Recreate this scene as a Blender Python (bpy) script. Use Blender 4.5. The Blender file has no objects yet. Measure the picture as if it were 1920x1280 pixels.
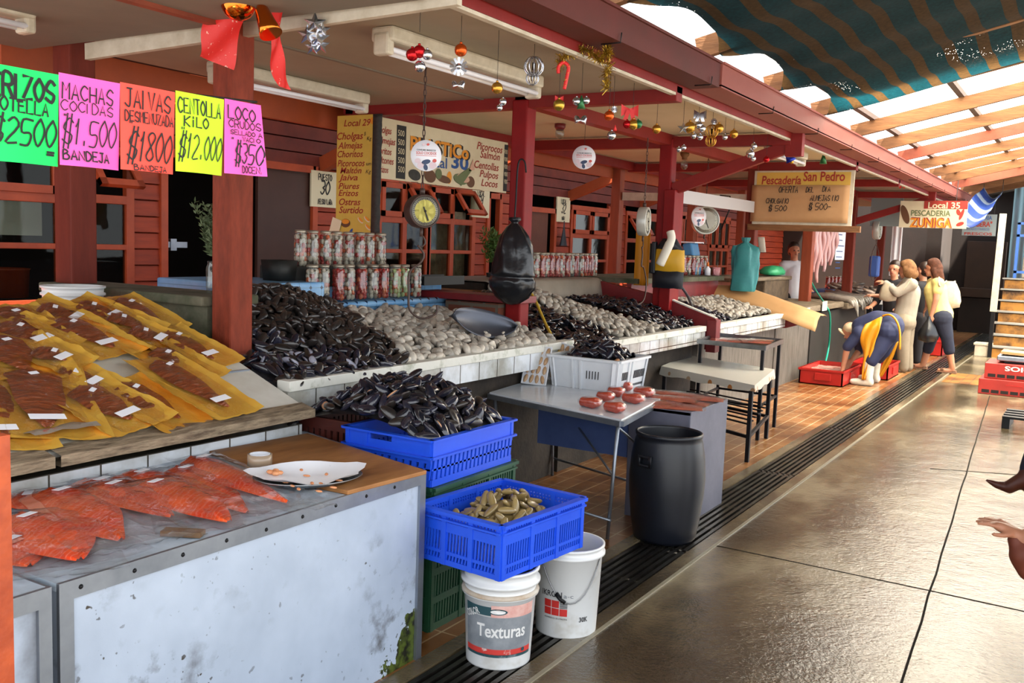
import bpy, bmesh, math, random
from mathutils import Vector as V, Matrix as MX, Euler, noise
random.seed(7)
S = bpy.context.scene
COL = S.collection
pi = math.pi
# ---------------------------------------------------------------- camera
H = 1.65
YAW, PIT, ROLL, FPX = 0.54805686, 0.1043494, 0.03684785, 1780.18684
cF = V((-math.sin(YAW)*math.cos(PIT), math.cos(YAW)*math.cos(PIT), -math.sin(PIT)))
cR0 = V((math.cos(YAW), math.sin(YAW), 0)); cU0 = cR0.cross(cF)
cR = cR0*math.cos(ROLL) + cU0*math.sin(ROLL); cU = cU0*math.cos(ROLL) - cR0*math.sin(ROLL)
cam = bpy.data.cameras.new('camera'); cam.sensor_width = 36; cam.lens = FPX/1920*36
cam.clip_start = .05; cam.clip_end = 300
co = bpy.data.objects.new('camera', cam); COL.objects.link(co); S.camera = co
co.matrix_world = MX(((cR.x, cU.x, -cF.x, 0), (cR.y, cU.y, -cF.y, 0), (cR.z, cU.z, -cF.z, H), (0, 0, 0, 1)))
cam.dof.use_dof = False
# a pixel of the photograph turned into a point of the plane x, y or z = const
CP = V((0, 0, H))
def ray(px, py): return cF*FPX + cR*(px-960) - cU*(py-640)
def PX(px, py, x): d = ray(px, py); return CP + d*(x/d.x)
def PY(px, py, y): d = ray(px, py); return CP + d*(y/d.y)
def PZ(px, py, z): d = ray(px, py); return CP + d*((z-H)/d.z)
# ---------------------------------------------------------------- view, world, sun
S.view_settings.view_transform = 'Standard'; S.view_settings.look = 'None'
S.view_settings.exposure = 0.75; S.view_settings.gamma = 1
S.view_settings.use_curve_mapping = False
def lin(h):
    h = h.lstrip('#'); c = [int(h[i:i+2], 16)/255 for i in (0, 2, 4)]
    return tuple(x/12.92 if x <= .04045 else ((x+.055)/1.055)**2.4 for x in c) + (1,)
W = bpy.data.worlds.new('world'); S.world = W; W.use_nodes = True
bgn = W.node_tree.nodes['Background']; bgn.inputs[0].default_value = (.93, .965, 1.0, 1); bgn.inputs[1].default_value = 1.8
sl = bpy.data.lights.new('sun', 'SUN'); sl.energy = 40; sl.angle = math.radians(3); sl.color = (1, .93, .80)
so = bpy.data.objects.new('sun', sl); COL.objects.link(so)
so.rotation_euler = V((-.42, .10, -1)).to_track_quat('-Z', 'Y').to_euler()
# ---------------------------------------------------------------- materials
MATS = {}
def mat(name, col, rough=.6, metal=0., col2=None, ns=6., amt=.5, bump=0., bs=40., coat=0., spec=.5, detail=4., stretch=None, rnd=0., sss=0., thr=None):
    """principled surface; colour drifts to col2 by noise (thr = hard blotches), fine bump, random tone per object"""
    m = bpy.data.materials.new(name); m.use_nodes = True; nt = m.node_tree; N = nt.nodes; L = nt.links
    b = N['Principled BSDF']; b.inputs['Roughness'].default_value = rough; b.inputs['Metallic'].default_value = metal
    b.inputs['Coat Weight'].default_value = coat; b.inputs['Coat Roughness'].default_value = .12
    b.inputs['Specular IOR Level'].default_value = spec
    if sss: b.inputs['Subsurface Weight'].default_value = sss; b.inputs['Subsurface Radius'].default_value = (.02, .008, .004)
    c1 = lin(col); b.inputs['Base Color'].default_value = c1
    tc = N.new('ShaderNodeTexCoord'); vec = tc.outputs['Object']
    if stretch:
        mp = N.new('ShaderNodeMapping'); mp.inputs['Scale'].default_value = stretch; L.new(vec, mp.inputs[0]); vec = mp.outputs[0]
    out = None
    if col2:
        n = N.new('ShaderNodeTexNoise'); n.inputs['Scale'].default_value = ns; n.inputs['Detail'].default_value = detail
        n.inputs['Roughness'].default_value = .65; L.new(vec, n.inputs[0])
        r = N.new('ShaderNodeValToRGB'); e = r.color_ramp.elements
        if thr: e[0].position = thr[0]; e[1].position = thr[1]
        else: e[0].position = .5-.35*(1-amt*.5); e[1].position = .5+.35*(1-amt*.5)
        e[0].color = c1; e[1].color = lin(col2); L.new(n.outputs[0], r.inputs[0]); out = r.outputs[0]
    if rnd:
        oi = N.new('ShaderNodeObjectInfo'); mr = N.new('ShaderNodeMapRange'); mr.inputs[3].default_value = 1-rnd; mr.inputs[4].default_value = 1+rnd
        L.new(oi.outputs['Random'], mr.inputs[0]); hs = N.new('ShaderNodeHueSaturation')
        if out: L.new(out, hs.inputs['Color'])
        else: hs.inputs['Color'].default_value = c1
        L.new(mr.outputs[0], hs.inputs['Value']); out = hs.outputs[0]
    if out: L.new(out, b.inputs['Base Color'])
    if bump:
        n2 = N.new('ShaderNodeTexNoise'); n2.inputs['Scale'].default_value = bs; n2.inputs['Detail'].default_value = 5; L.new(vec, n2.inputs[0])
        bp = N.new('ShaderNodeBump'); bp.inputs['Strength'].default_value = bump; bp.inputs['Distance'].default_value = .01
        L.new(n2.outputs[0], bp.inputs['Height']); L.new(bp.outputs[0], b.inputs['Normal'])
        if coat: L.new(bp.outputs[0], b.inputs['Coat Normal'])
    MATS[name] = m
    return m
def film(name, tint='#ffffff', gloss=.25, rough=.08, haze=0., bump=.4, bs=30., hcol='#ffffff', tl=.4):
    """clear plastic or glass: see-through, with a share of sharp reflection and a little milkiness"""
    m = bpy.data.materials.new(name); m.use_nodes = True; nt = m.node_tree; N = nt.nodes; L = nt.links
    N.remove(N['Principled BSDF']); o = N['Material Output']
    t = N.new('ShaderNodeBsdfTransparent'); t.inputs[0].default_value = lin(tint)
    g = N.new('ShaderNodeBsdfGlossy'); g.inputs['Roughness'].default_value = rough
    lw = N.new('ShaderNodeLayerWeight'); lw.inputs[0].default_value = .5
    pw = N.new('ShaderNodeMath'); pw.operation = 'POWER'; pw.inputs[1].default_value = 4; L.new(lw.outputs['Facing'], pw.inputs[0])
    mu = N.new('ShaderNodeMath'); mu.operation = 'MULTIPLY_ADD'; mu.inputs[1].default_value = .6; mu.inputs[2].default_value = .03+gloss*.07
    L.new(pw.outputs[0], mu.inputs[0]); mx = N.new('ShaderNodeMixShader'); L.new(mu.outputs[0], mx.inputs[0])
    last = t.outputs[0]
    if haze:
        d = N.new('ShaderNodeBsdfDiffuse'); d.inputs[0].default_value = lin(hcol); tr = N.new('ShaderNodeBsdfTranslucent'); tr.inputs[0].default_value = lin(hcol)
        m1 = N.new('ShaderNodeMixShader'); m1.inputs[0].default_value = tl; L.new(d.outputs[0], m1.inputs[1]); L.new(tr.outputs[0], m1.inputs[2])
        m2 = N.new('ShaderNodeMixShader'); m2.inputs[0].default_value = haze; L.new(last, m2.inputs[1]); L.new(m1.outputs[0], m2.inputs[2]); last = m2.outputs[0]
    L.new(last, mx.inputs[1]); L.new(g.outputs[0], mx.inputs[2]); L.new(mx.outputs[0], o.inputs[0])
    if bump:
        tc = N.new('ShaderNodeTexCoord'); n = N.new('ShaderNodeTexNoise'); n.inputs['Scale'].default_value = bs; n.inputs['Detail'].default_value = 3
        n.inputs['Distortion'].default_value = 1.2
        L.new(tc.outputs['Object'], n.inputs[0]); bp = N.new('ShaderNodeBump'); bp.inputs['Strength'].default_value = bump; bp.inputs['Distance'].default_value = .01
        L.new(n.outputs[0], bp.inputs['Height']); L.new(bp.outputs[0], g.inputs['Normal'])
    MATS[name] = m
    return m
def nodes(m): return m.node_tree.nodes, m.node_tree.links
def setcol(m, sock):
    N, L = nodes(m); L.new(sock, N['Principled BSDF'].inputs['Base Color'])
# ---------------------------------------------------------------- mesh builder
class MB:
    def __init__(s): s.v = []; s.f = []; s.m = []; s.s = []
    def add(s, vs, fs, m=0, sm=False):
        k = len(s.v); s.v += [V(p) for p in vs]
        for f in fs: s.f.append([i+k for i in f]); s.m.append(m); s.s.append(sm)
        return s
    def box(s, c, d, rot=None, m=0):
        x, y, z = d[0]/2, d[1]/2, d[2]/2
        R = Euler(rot).to_matrix() if rot else None
        vs = [V((sx*x, sy*y, sz*z)) for sz in (-1, 1) for sy in (-1, 1) for sx in (-1, 1)]
        vs = [(R @ p if R else p) + V(c) for p in vs]
        return s.add(vs, [(0, 2, 3, 1), (4, 5, 7, 6), (0, 1, 5, 4), (2, 6, 7, 3), (0, 4, 6, 2), (1, 3, 7, 5)], m)
    def bb(s, a, b, m=0):
        a, b = V(a), V(b); return s.box((a+b)/2, [abs(t) for t in (b-a)], None, m)
    def bar(s, a, b, w, h, m=0, up=(0, 0, 1)):
        a, b = V(a), V(b); t = (b-a).normalized(); u = V(up)
        if abs(t.dot(u)) > .99: u = V((1, 0, 0))
        r = t.cross(u).normalized(); u = r.cross(t)
        vs = [p + r*(i*w/2) + u*(j*h/2) for p in (a, b) for j in (-1, 1) for i in (-1, 1)]
        return s.add(vs, [(0, 2, 3, 1), (4, 5, 7, 6), (0, 1, 5, 4), (2, 6, 7, 3), (0, 4, 6, 2), (1, 3, 7, 5)], m)
    def tube(s, pts, r, n=8, m=0, sm=True, caps=True):
        pts = [V(p) for p in pts]; k = len(pts); rs = r if isinstance(r, (list, tuple)) else [r]*k
        vs = []; ref = None
        for i, p in enumerate(pts):
            t = (pts[min(i+1, k-1)] - pts[max(i-1, 0)])
            t = t.normalized() if t.length > 1e-9 else V((0, 0, 1))
            if ref is None: ref = V((0, 0, 1)) if abs(t.z) < .9 else V((1, 0, 0))
            a = t.cross(ref)
            if a.length < 1e-6: a = t.orthogonal()
            a.normalize(); b = a.cross(t); ref = b
            for j in range(n):
                q = 2*pi*j/n; vs.append(p + (a*math.cos(q) + b*math.sin(q))*rs[i])
        fs = [(i*n+j, i*n+(j+1) % n, (i+1)*n+(j+1) % n, (i+1)*n+j) for i in range(k-1) for j in range(n)]
        s.add(vs, fs, m, sm)
        if caps: 
            o = len(s.v)-len(vs); s.f += [[o+j for j in range(n)][::-1], [o+(k-1)*n+j for j in range(n)]]; s.m += [m, m]; s.s += [False, False]
        return s
    def lathe(s, prof, n=24, o=(0, 0, 0), m=0, sm=True, R=None):
        o = V(o); vs = []
        for r, z in prof:
            for j in range(n):
                q = 2*pi*j/n; p = V((r*math.cos(q), r*math.sin(q), z)); vs.append((R @ p if R else p) + o)
        k = len(prof)
        fs = [(i*n+j, i*n+(j+1) % n, (i+1)*n+(j+1) % n, (i+1)*n+j) for i in range(k-1) for j in range(n)]
        s.add(vs, fs, m, sm); b = len(s.v)-len(vs)
        for i in (0, k-1):
            if prof[i][0] > 1e-4: s.f.append([b+i*n+j for j in range(n)]); s.m.append(m); s.s.append(False)
        return s
    def ball(s, c, r, n=12, m=0, R=None):
        r = (r, r, r) if isinstance(r, (int, float)) else r; h = max(4, n//2); vs = []; c = V(c)
        for i in range(h+1):
            th = pi*i/h
            for j in range(n):
                q = 2*pi*j/n; p = V((r[0]*math.sin(th)*math.cos(q), r[1]*math.sin(th)*math.sin(q), r[2]*math.cos(th))); vs.append((R @ p if R else p)+c)
        return s.add(vs, [(i*n+j, (i+1)*n+j, (i+1)*n+(j+1) % n, i*n+(j+1) % n) for i in range(h) for j in range(n)], m, True)
    def sheet(s, rows, m=0, sm=True):
        n = len(rows[0]); k = len(rows)
        return s.add([p for r in rows for p in r], [(i*n+j, i*n+j+1, (i+1)*n+j+1, (i+1)*n+j) for i in range(k-1) for j in range(n-1)], m, sm)
    def prism(s, poly, ex, m=0):
        """polygon (3-D points) pushed along ex"""
        n = len(poly); a = [V(p) for p in poly]; b = [p+V(ex) for p in a]
        return s.add(a+b, [list(range(n))[::-1], list(range(n, 2*n))] + [(i, (i+1) % n, n+(i+1) % n, n+i) for i in range(n)], m)
    def xf(s, M):
        s.v = [M @ p for p in s.v]; return s
def link(name, me, mats, parent):
    o = bpy.data.objects.new(name, me); COL.objects.link(o)
    for x in (mats if isinstance(mats, (list, tuple)) else [mats]): me.materials.append(MATS[x] if isinstance(x, str) else x)
    if parent: o.parent = parent
    return o
def mesh(name, b):
    me = bpy.data.meshes.new(name); me.from_pydata([tuple(p) for p in b.v], [], b.f)
    me.polygons.foreach_set('material_index', b.m); me.polygons.foreach_set('use_smooth', b.s); me.update()
    bm = bmesh.new(); bm.from_mesh(me); bmesh.ops.recalc_face_normals(bm, faces=bm.faces[:]); bm.to_mesh(me); bm.free()
    return me
def part(root, name, b, mats, label=None, bevel=0, solid=0, kind=None):
    """child mesh; coordinates are local to the thing"""
    o = link(name, mesh(name, b), mats, root)
    mods(o, bevel, solid)
    if label: o['label'] = label
    if kind: o['kind'] = kind
    return o
def wpart(root, name, b, mats, **k):
    """child mesh given in world coordinates"""
    r = root
    while r.parent: r = r.parent
    b.xf(r.matrix_basis.inverted()); return part(root, name, b, mats, **k)
def mods(o, bevel, solid):
    if solid: q = o.modifiers.new('solid', 'SOLIDIFY'); q.thickness = solid; q.offset = 0
    if bevel: q = o.modifiers.new('bevel', 'BEVEL'); q.width = bevel; q.segments = 2; q.limit_method = 'ANGLE'; q.angle_limit = math.radians(50)
def tags(o, label, cat, group=None, kind=None):
    if label: o['label'] = label
    if cat: o['category'] = cat
    if group: o['group'] = group
    if kind: o['kind'] = kind
    return o
def thing(name, label, cat, loc=(0, 0, 0), rz=0, group=None, kind=None, rot=None):
    o = bpy.data.objects.new(name, None); o.empty_display_size = .05; COL.objects.link(o)
    o.location = loc; o.rotation_euler = rot or (0, 0, rz)
    return tags(o, label, cat, group, kind)
def solo(name, label, cat, b, mats, loc=None, rz=0, group=None, kind=None, bevel=0, solid=0, rot=None):
    """a thing that is one mesh. loc None: world coordinates, origin moved to the foot"""
    if loc is None:
        xs = [p.x for p in b.v]; ys = [p.y for p in b.v]; zs = [p.z for p in b.v]
        loc = V(((min(xs)+max(xs))/2, (min(ys)+max(ys))/2, min(zs))); b.xf(MX.Translation(-loc))
    o = link(name, mesh(name, b), mats, None); o.location = loc; o.rotation_euler = rot or (0, 0, rz); mods(o, bevel, solid)
    return tags(o, label, cat, group, kind)
def dup(root, loc, rot=None, label=None, group=None):
    r = root.copy(); COL.objects.link(r); r.location = loc
    if rot is not None: r.rotation_euler = rot
    if label: r['label'] = label
    if group: r['group'] = group
    for ch in list(root.children):
        c = ch.copy(); COL.objects.link(c); c.parent = r
        for g in list(ch.children):
            d = g.copy(); COL.objects.link(d); d.parent = c
    return r
def struct(name, b, mats, label=None, cat=None, bevel=0, parent=None, solid=0):
    if parent: o = part(parent, name, b, mats, bevel=bevel, solid=solid)
    else: o = solo(name, label, cat, b, mats, bevel=bevel, solid=solid)
    if not parent: o['kind'] = 'structure'
    return o
def jit(a): return random.uniform(-a, a)
def smooth(pts, k=6):
    """Catmull-Rom through points"""
    P = [V(p) for p in pts]; out = []
    for i in range(len(P)-1):
        a, b, c, d = P[max(i-1, 0)], P[i], P[i+1], P[min(i+2, len(P)-1)]
        for j in range(k):
            t = j/k; out.append(.5*((2*b) + (c-a)*t + (2*a-5*b+4*c-d)*t*t + (3*b-a-3*c+d)*t*t*t))
    return out + [P[-1]]
# ---------------------------------------------------------------- lettering
GL = {'A': '00 26 40|12 32', 'B': '00 06 26 35 24 03|24 42 30 00', 'C': '45 26 04 02 20 41', 'D': '00 06 26 44 42 20 00', 'E': '40 00 06 46|03 33', 'F': '00 06 46|03 33',
      'G': '45 26 04 02 20 41 43 23', 'H': '00 06|40 46|03 43', 'I': '00 06', 'J': '16 46|36 31 20 01', 'K': '00 06|46 03 40', 'L': '06 00 40', 'M': '00 06 23 46 40', 'N': '00 06 40 46',
      'O': '26 04 02 20 42 44 26', 'P': '00 06 36 44 33 03', 'Q': '26 04 02 20 42 44 26|31 50', 'R': '00 06 36 44 33 03|23 40', 'S': '45 26 04 13 42 30 01', 'T': '06 46|26 20', 'U': '06 02 20 42 46',
      'V': '06 20 46', 'W': '06 10 24 30 46', 'X': '00 46|06 40', 'Y': '06 23 46|23 20', 'Z': '06 46 00 40', '0': '26 04 02 20 42 44 26', '1': '04 26 20', '2': '05 26 44 00 40', '3': '06 36 44 23 42 20 01',
      '4': '30 36 02 42', '5': '46 06 03 33 42 30 00', '6': '46 14 01 20 42 23 02', '7': '06 46 10', '8': '23 05 26 45 23 01 20 41 23', '9': '44 25 04 23 44 20', '$': '45 26 04 13 42 30 01|17 1x|37 3x',
      '.': '10 11', '-': '03 33', '=': '02 42|04 44', '"': '07 05|27 25', ':': '11 12|14 15', '(': '16 03 10', ')': '06 13 00', "'": '06 14', 'i': '20 24|25 26', '/': '00 46'}
def stroke(b, text, o, ux, uy, h, w, m=0, adv=None, lift=.002, slant=0., squash=.62, jt=0.):
    """hand lettering in marker strokes: flat ribbons lying just off a surface"""
    o, ux, uy = V(o), V(ux), V(uy); nz = ux.cross(uy).normalized(); x = 0; s = h/6
    for ch in text:
        g = GL.get(ch, GL.get(ch.upper()))
        wd = 4*s*squash
        if ch in ' ': x += wd*.8; continue
        if ch in "Ii1.'": wd *= .55
        if g:
            js = 1+jit(jt); jy = jit(jt)*h*.5
            for line in g.split('|'):
                pts = []
                for q in line.split(' '):
                    a = int(q[0]); c = -1 if q[1] == 'x' else int(q[1])
                    pts.append(V((x + a*s*squash*(.5 if ch in 'Ii1' and a else 1) + (c*s*slant), c*s*js+jy, 0)))
                if len(pts) > 3 and ch not in 'MNWEZK': pts = smooth(pts, 3)
                vs = []; n = len(pts)
                for i, p in enumerate(pts):
                    t = pts[min(i+1, n-1)]-pts[max(i-1, 0)]; t = t.normalized() if t.length else V((1, 0, 0)); q = V((-t.y, t.x, 0))*w/2
                    if i == 0: p = p-t*w*.3
                    if i == n-1: p = p+t*w*.3
                    for k in (p+q, p-q): vs.append(o + ux*k.x + uy*k.y + nz*lift)
                b.add(vs, [(2*i, 2*i+1, 2*i+3, 2*i+2) for i in range(n-1)], m)
        x += wd + s*1.1*squash*1.3
    return x
def slen(text, h, squash=.62):
    s = h/6; x = 0
    for ch in text:
        wd = 4*s*squash
        if ch == ' ': x += wd*.8; continue
        if ch in "Ii1.'": wd *= .55
        x += wd + s*1.1*squash*1.3
    return x
def paint(b, text, o, ux, uy, h, m=0, width=None, shear=0., bold=0., lift=.002, space=1.):
    """sign-painter's lettering: filled type turned into faces on a surface"""
    cu = bpy.data.curves.new('t', 'FONT'); cu.body = text; cu.size = 1; cu.shear = shear; cu.offset = bold; cu.space_character = space; cu.resolution_u = 3
    ob = bpy.data.objects.new('t', cu); me = bpy.data.meshes.new_from_object(ob)
    o, ux, uy = V(o), V(ux), V(uy); nz = ux.cross(uy).normalized()
    if me.vertices:
        xs = [v.co.x for v in me.vertices]; k = h/.69; kx = k if not width else width/max(1e-6, max(xs)-min(xs)); x0 = min(xs)
        b.add([o + ux*((v.co.x-x0)*kx) + uy*(v.co.y*k) + nz*lift for v in me.vertices], [list(p.vertices) for p in me.polygons], m)
    bpy.data.meshes.remove(me); bpy.data.objects.remove(ob); bpy.data.curves.remove(cu)
def disc(b, c, ux, uy, rx, ry, m=0, n=20, lift=.0015, a0=0, a1=2*pi):
    c, ux, uy = V(c), V(ux), V(uy); nz = ux.cross(uy).normalized()
    pts = [c + ux*(rx*math.cos(a0+(a1-a0)*i/n)) + uy*(ry*math.sin(a0+(a1-a0)*i/n)) + nz*lift for i in range(n if a1-a0 > 6.2 else n+1)]
    b.add(pts, [list(range(len(pts)))], m)
def rect(b, o, ux, uy, w, h, m=0, lift=.001):
    o, ux, uy = V(o), V(ux), V(uy); nz = ux.cross(uy).normalized()*lift
    b.add([o+nz, o+ux*w+nz, o+ux*w+uy*h+nz, o+uy*h+nz], [(0, 1, 2, 3)], m)
XA, YA, ZA = V((1, 0, 0)), V((0, 1, 0)), V((0, 0, 1))
# ---------------------------------------------------------------- shared materials
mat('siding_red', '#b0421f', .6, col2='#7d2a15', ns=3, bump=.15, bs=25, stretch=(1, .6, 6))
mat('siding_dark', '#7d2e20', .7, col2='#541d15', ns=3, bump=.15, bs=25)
mat('frame_red', '#b84c25', .5, col2='#96391c', ns=5, bump=.08)
mat('fascia_orange', '#b04c22', .6, col2='#93401c', ns=3, bump=.1)
mat('post_brown', '#732c1e', .6, col2='#591f14', ns=4, spec=.2, bump=.15, bs=20, stretch=(4, 4, .6))
mat('post_worn', '#86372380'[:7], .6, col2='#642818', ns=5, spec=.2, amt=.9, bump=.2, bs=25, stretch=(4, 4, 1))
mat('post_crimson', '#851416', .5, col2='#6c1214', ns=4, spec=.2, bump=.08, bs=20)
mat('beam_red', '#84221e', .5, col2='#701c19', ns=3, spec=.25, bump=.08)
mat('gutter_dark', '#5f241e', .55, col2='#482017', ns=2, spec=.25, bump=.05)
mat('gutter_pink', '#82433a', .55, col2='#8f5046', ns=1.5, spec=.25, bump=.05)
mat('post_orange', '#9a4422', .55, col2='#7d3318', ns=4, bump=.15, bs=20, stretch=(4, 4, .6))
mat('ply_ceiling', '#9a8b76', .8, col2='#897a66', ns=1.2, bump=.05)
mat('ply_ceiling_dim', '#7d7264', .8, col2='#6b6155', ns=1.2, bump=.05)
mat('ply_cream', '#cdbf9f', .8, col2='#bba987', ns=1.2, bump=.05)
mat('trim_white', '#cfc6b4', .6, col2='#a89c86', ns=8, bump=.1)
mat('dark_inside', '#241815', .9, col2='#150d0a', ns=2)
mat('door_brown', '#4a2c22', .55, col2='#3a2119', ns=2, bump=.1, bs=15)
mat('timber', '#80552f', .75, col2='#583618', ns=5, amt=.9, bump=.25, bs=20, stretch=(.6, 4, 4))
mat('timber_red', '#94452c', .7, col2='#6f3320', ns=5, bump=.2, bs=20)
mat('timber_dark', '#4b3a38', .8)
mat('roofing_dark', '#221a17', .8)
mat('iron_black', '#17171a', .45, .6, bump=.1)
mat('steel', '#9a9c9e', .35, 1., col2='#6f7072', ns=8)
mat('galv', '#9fa6b0', .4, .85, col2='#7e858f', ns=6)
mat('curtain', '#a79a80', .9, col2='#6d6452', ns=6, amt=.9)
mat('paper', '#dcd8cc', .8); mat('cream_sign', '#d9cfae', .7)
mat('ink', '#141414', .6); mat('ink_red', '#8d1818', .6)
mat('far_wood', '#22130c', .8, col2='#160b06', ns=3, bump=.1)
mat('far_panel', '#38200f', .7, col2='#28150a', ns=3, bump=.1)
mat('corrugated_blue', '#7fa3b3', .5, .2)
film('window_glass', '#d8dcd8', -.25, .03, 0, .05, 3)
# wet concrete: dark and glossy where the water stands
m = mat('concrete', '#7d7460', .4, spec=.55); N, L = nodes(m); B = N['Principled BSDF']
tc = N.new('ShaderNodeTexCoord')
def noi(sc, det=5, vec=None, rough=.6):
    n = N.new('ShaderNodeTexNoise'); n.inputs['Scale'].default_value = sc; n.inputs['Detail'].default_value = det; n.inputs['Roughness'].default_value = rough; L.new(vec or tc.outputs['Object'], n.inputs[0]); return n.outputs[0]
def ramp(src, stops):
    r = N.new('ShaderNodeValToRGB'); e = r.color_ramp.elements
    while len(e) < len(stops): e.new(.5)
    for k, (p, c) in enumerate(stops): e[k].position = p; e[k].color = lin(c) if isinstance(c, str) else (c, c, c, 1)
    L.new(src, r.inputs[0]); return r.outputs[0]
def maths(op, a, b=0.):
    q = N.new('ShaderNodeMath'); q.operation = op
    for i, t in enumerate((a, b)):
        if isinstance(t, (int, float)): q.inputs[i].default_value = t
        else: L.new(t, q.inputs[i])
    return q.outputs[0]
mp = N.new('ShaderNodeMapping'); mp.inputs['Scale'].default_value = (1, .55, 1); mp.inputs['Rotation'].default_value = (0, 0, .5); L.new(tc.outputs['Object'], mp.inputs[0])
wet = noi(1.3, 6, mp.outputs[0], .55)
L.new(ramp(wet, [(.38, '#382f22'), (.5, '#594d3a'), (.64, '#7f735c')]), B.inputs['Base Color'])
L.new(ramp(wet, [(.38, .05), (.5, .11), (.66, .25)]), B.inputs['Roughness'])
bp = N.new('ShaderNodeBump'); bp.inputs['Strength'].default_value = .27; bp.inputs['Distance'].default_value = .012
L.new(maths('ADD', noi(55, 4), maths('MULTIPLY', noi(5, 3), 2.)), bp.inputs['Height']); L.new(bp.outputs[0], B.inputs['Normal'])
def brick(name, c1, c2, mortar, w, h, ms=.006, ax='xy', rough=.3, offset=0., bump=.3, nz=None, dirt=None, msm=.1):
    """tiles or bricks laid in the plane of the two named axes"""
    global N, L, tc
    m = mat(name, c1, rough); N, L = nodes(m); B = N['Principled BSDF']; tc = N.new('ShaderNodeTexCoord')
    se = N.new('ShaderNodeSeparateXYZ'); cb_ = N.new('ShaderNodeCombineXYZ'); L.new(tc.outputs['Object'], se.inputs[0])
    for i in (0, 1): L.new(se.outputs['xyz'.index(ax[i])], cb_.inputs[i])
    t = N.new('ShaderNodeTexBrick'); t.offset = offset; t.inputs['Color1'].default_value = lin(c1); t.inputs['Color2'].default_value = lin(c2); t.inputs['Mortar'].default_value = lin(mortar)
    t.inputs['Scale'].default_value = 1; t.inputs['Mortar Size'].default_value = ms; t.inputs['Brick Width'].default_value = w; t.inputs['Row Height'].default_value = h; t.inputs['Mortar Smooth'].default_value = msm
    L.new(cb_.outputs[0], t.inputs[0]); out = t.outputs[0]
    if dirt:
        mx = N.new('ShaderNodeMixRGB'); mx.blend_type = 'MULTIPLY'; mx.inputs[0].default_value = 1; L.new(out, mx.inputs[1]); L.new(ramp(noi(nz or 3), [(.35, dirt), (.6, '#ffffff')]), mx.inputs[2]); out = mx.outputs[0]
    L.new(out, B.inputs['Base Color']); bp = N.new('ShaderNodeBump'); bp.inputs['Strength'].default_value = bump; bp.inputs['Distance'].default_value = .004; bp.invert = True
    L.new(t.outputs['Fac'], bp.inputs['Height']); L.new(bp.outputs[0], B.inputs['Normal'])
    return m
brick('floor_tile', '#94663a', '#80542c', '#bfac8a', .245, .118, .0045, rough=.28, dirt='#a88a60', nz=1.6, ax='yx')
brick('floor_tile_cross', '#a3722f', '#94642a', '#5b4a30', .3, .118, .006, rough=.35, dirt='#9a8060', nz=2, ax='yx')
brick('white_tile', '#dfe4ea', '#d6dce3', '#55514a', .2, .4, .004, ax='yz', rough=.15, dirt='#b9b3a4', nz=3)
# ---------------------------------------------------------------- floor
b = MB(); b.bb((-1.70, -3, -.12), (7, 26, 0)); fl = solo('floor', 'wet grey concrete floor of the aisle', 'floor', b, 'concrete', kind='structure')
b = MB()
def joint(b, p, q, w=.008): b.bar(V(p)+V((0, 0, -.004)), V(q)+V((0, 0, -.004)), w, .012)
joint(b, PZ(1340, 1022, 0), PZ(1743, 1107, 0)); joint(b, PZ(1743, 1107, 0), PZ(1743, 1107, 0)+V((2, -.1, 0)))
pj_ = [PZ(1856, 742, 0).lerp(PZ(1690, 1285, 0), k/24)+V((jit(.004), 0, 0)) for k in range(25)]
for k in range(24): joint(b, pj_[k], pj_[k+1], .010)
joint(b, PZ(1690, 1285, 0), V((-.45, 2, 0)), .010)
joint(b, PZ(1770, 882, 0)+V((-.1, 0, 0)), PZ(1910, 890, 0), .008)
mat('joint_dark', '#1f1b15', .9, spec=.1); wpart(fl, 'expansion_joint', b, 'joint_dark')
b = MB(); b.bb((-1.70, -3, -.1), (-1.775, 26, .004)); struct('curb_strip', b, 'concrete', 'narrow concrete kerb strip beside the drain', 'kerb')
b = MB(); b.bb((-1.682, -3, -.01), (-1.70, 26, .006)); mat('curb_pale', '#8a8370', .35, col2='#7a7260', ns=4, bump=.2); struct('curb_edge', b, 'curb_pale', 'pale worn cement line along the drain kerb', 'kerb')
b = MB(); b.bb((-2.07, -3, -.1), (-2.145, 26, .004)); struct('drain_rim', b, 'concrete', 'concrete rim between the tiled walk and the drain', 'kerb')
b = MB(); b.bb((-6.8, -3, -.1), (-2.145, 26, 0)); struct('floor_walkway', b, 'floor_tile', 'brown tiled walk in front of the stalls', 'floor')
q = PZ(1790, 700, 0); b = MB(); b.bb((-1.65, 13.75, -.05), (-.75, 15.0, .003)); struct('floor_patch', b, 'floor_tile_cross', 'patch of orange floor tiles crossing the aisle', 'floor')
b = MB(); b.bb((-2.07, -3, -.14), (-1.775, 26, -.1)); struct('drain_channel', b, 'dark_inside', 'dark bottom of the floor drain', 'drain')
mat('grate_steel', '#5d5a55', .32, .9, col2='#3a3530', ns=9, bump=.1)
y = -1.77
while y < 24:
    b = MB()
    for k in range(7): b.bb((-2.06+k*.0415, y+.015, -.03), (-2.06+k*.0415+.022, y+2.19, 0))
    for yy in (y+.03, y+2.17): b.bb((-2.066, yy-.012, -.035), (-1.779, yy+.012, -.008))
    for yy in (y+.55, y+1.1, y+1.65): b.bb((-2.066, yy-.008, -.035), (-1.779, yy+.008, -.015))
    struct('drain_grate', b, 'grate_steel', 'slotted steel grate section of the long floor drain', 'grate'); COL.objects[-1]['group'] = 'drain grates'
    y += 2.2
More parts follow.
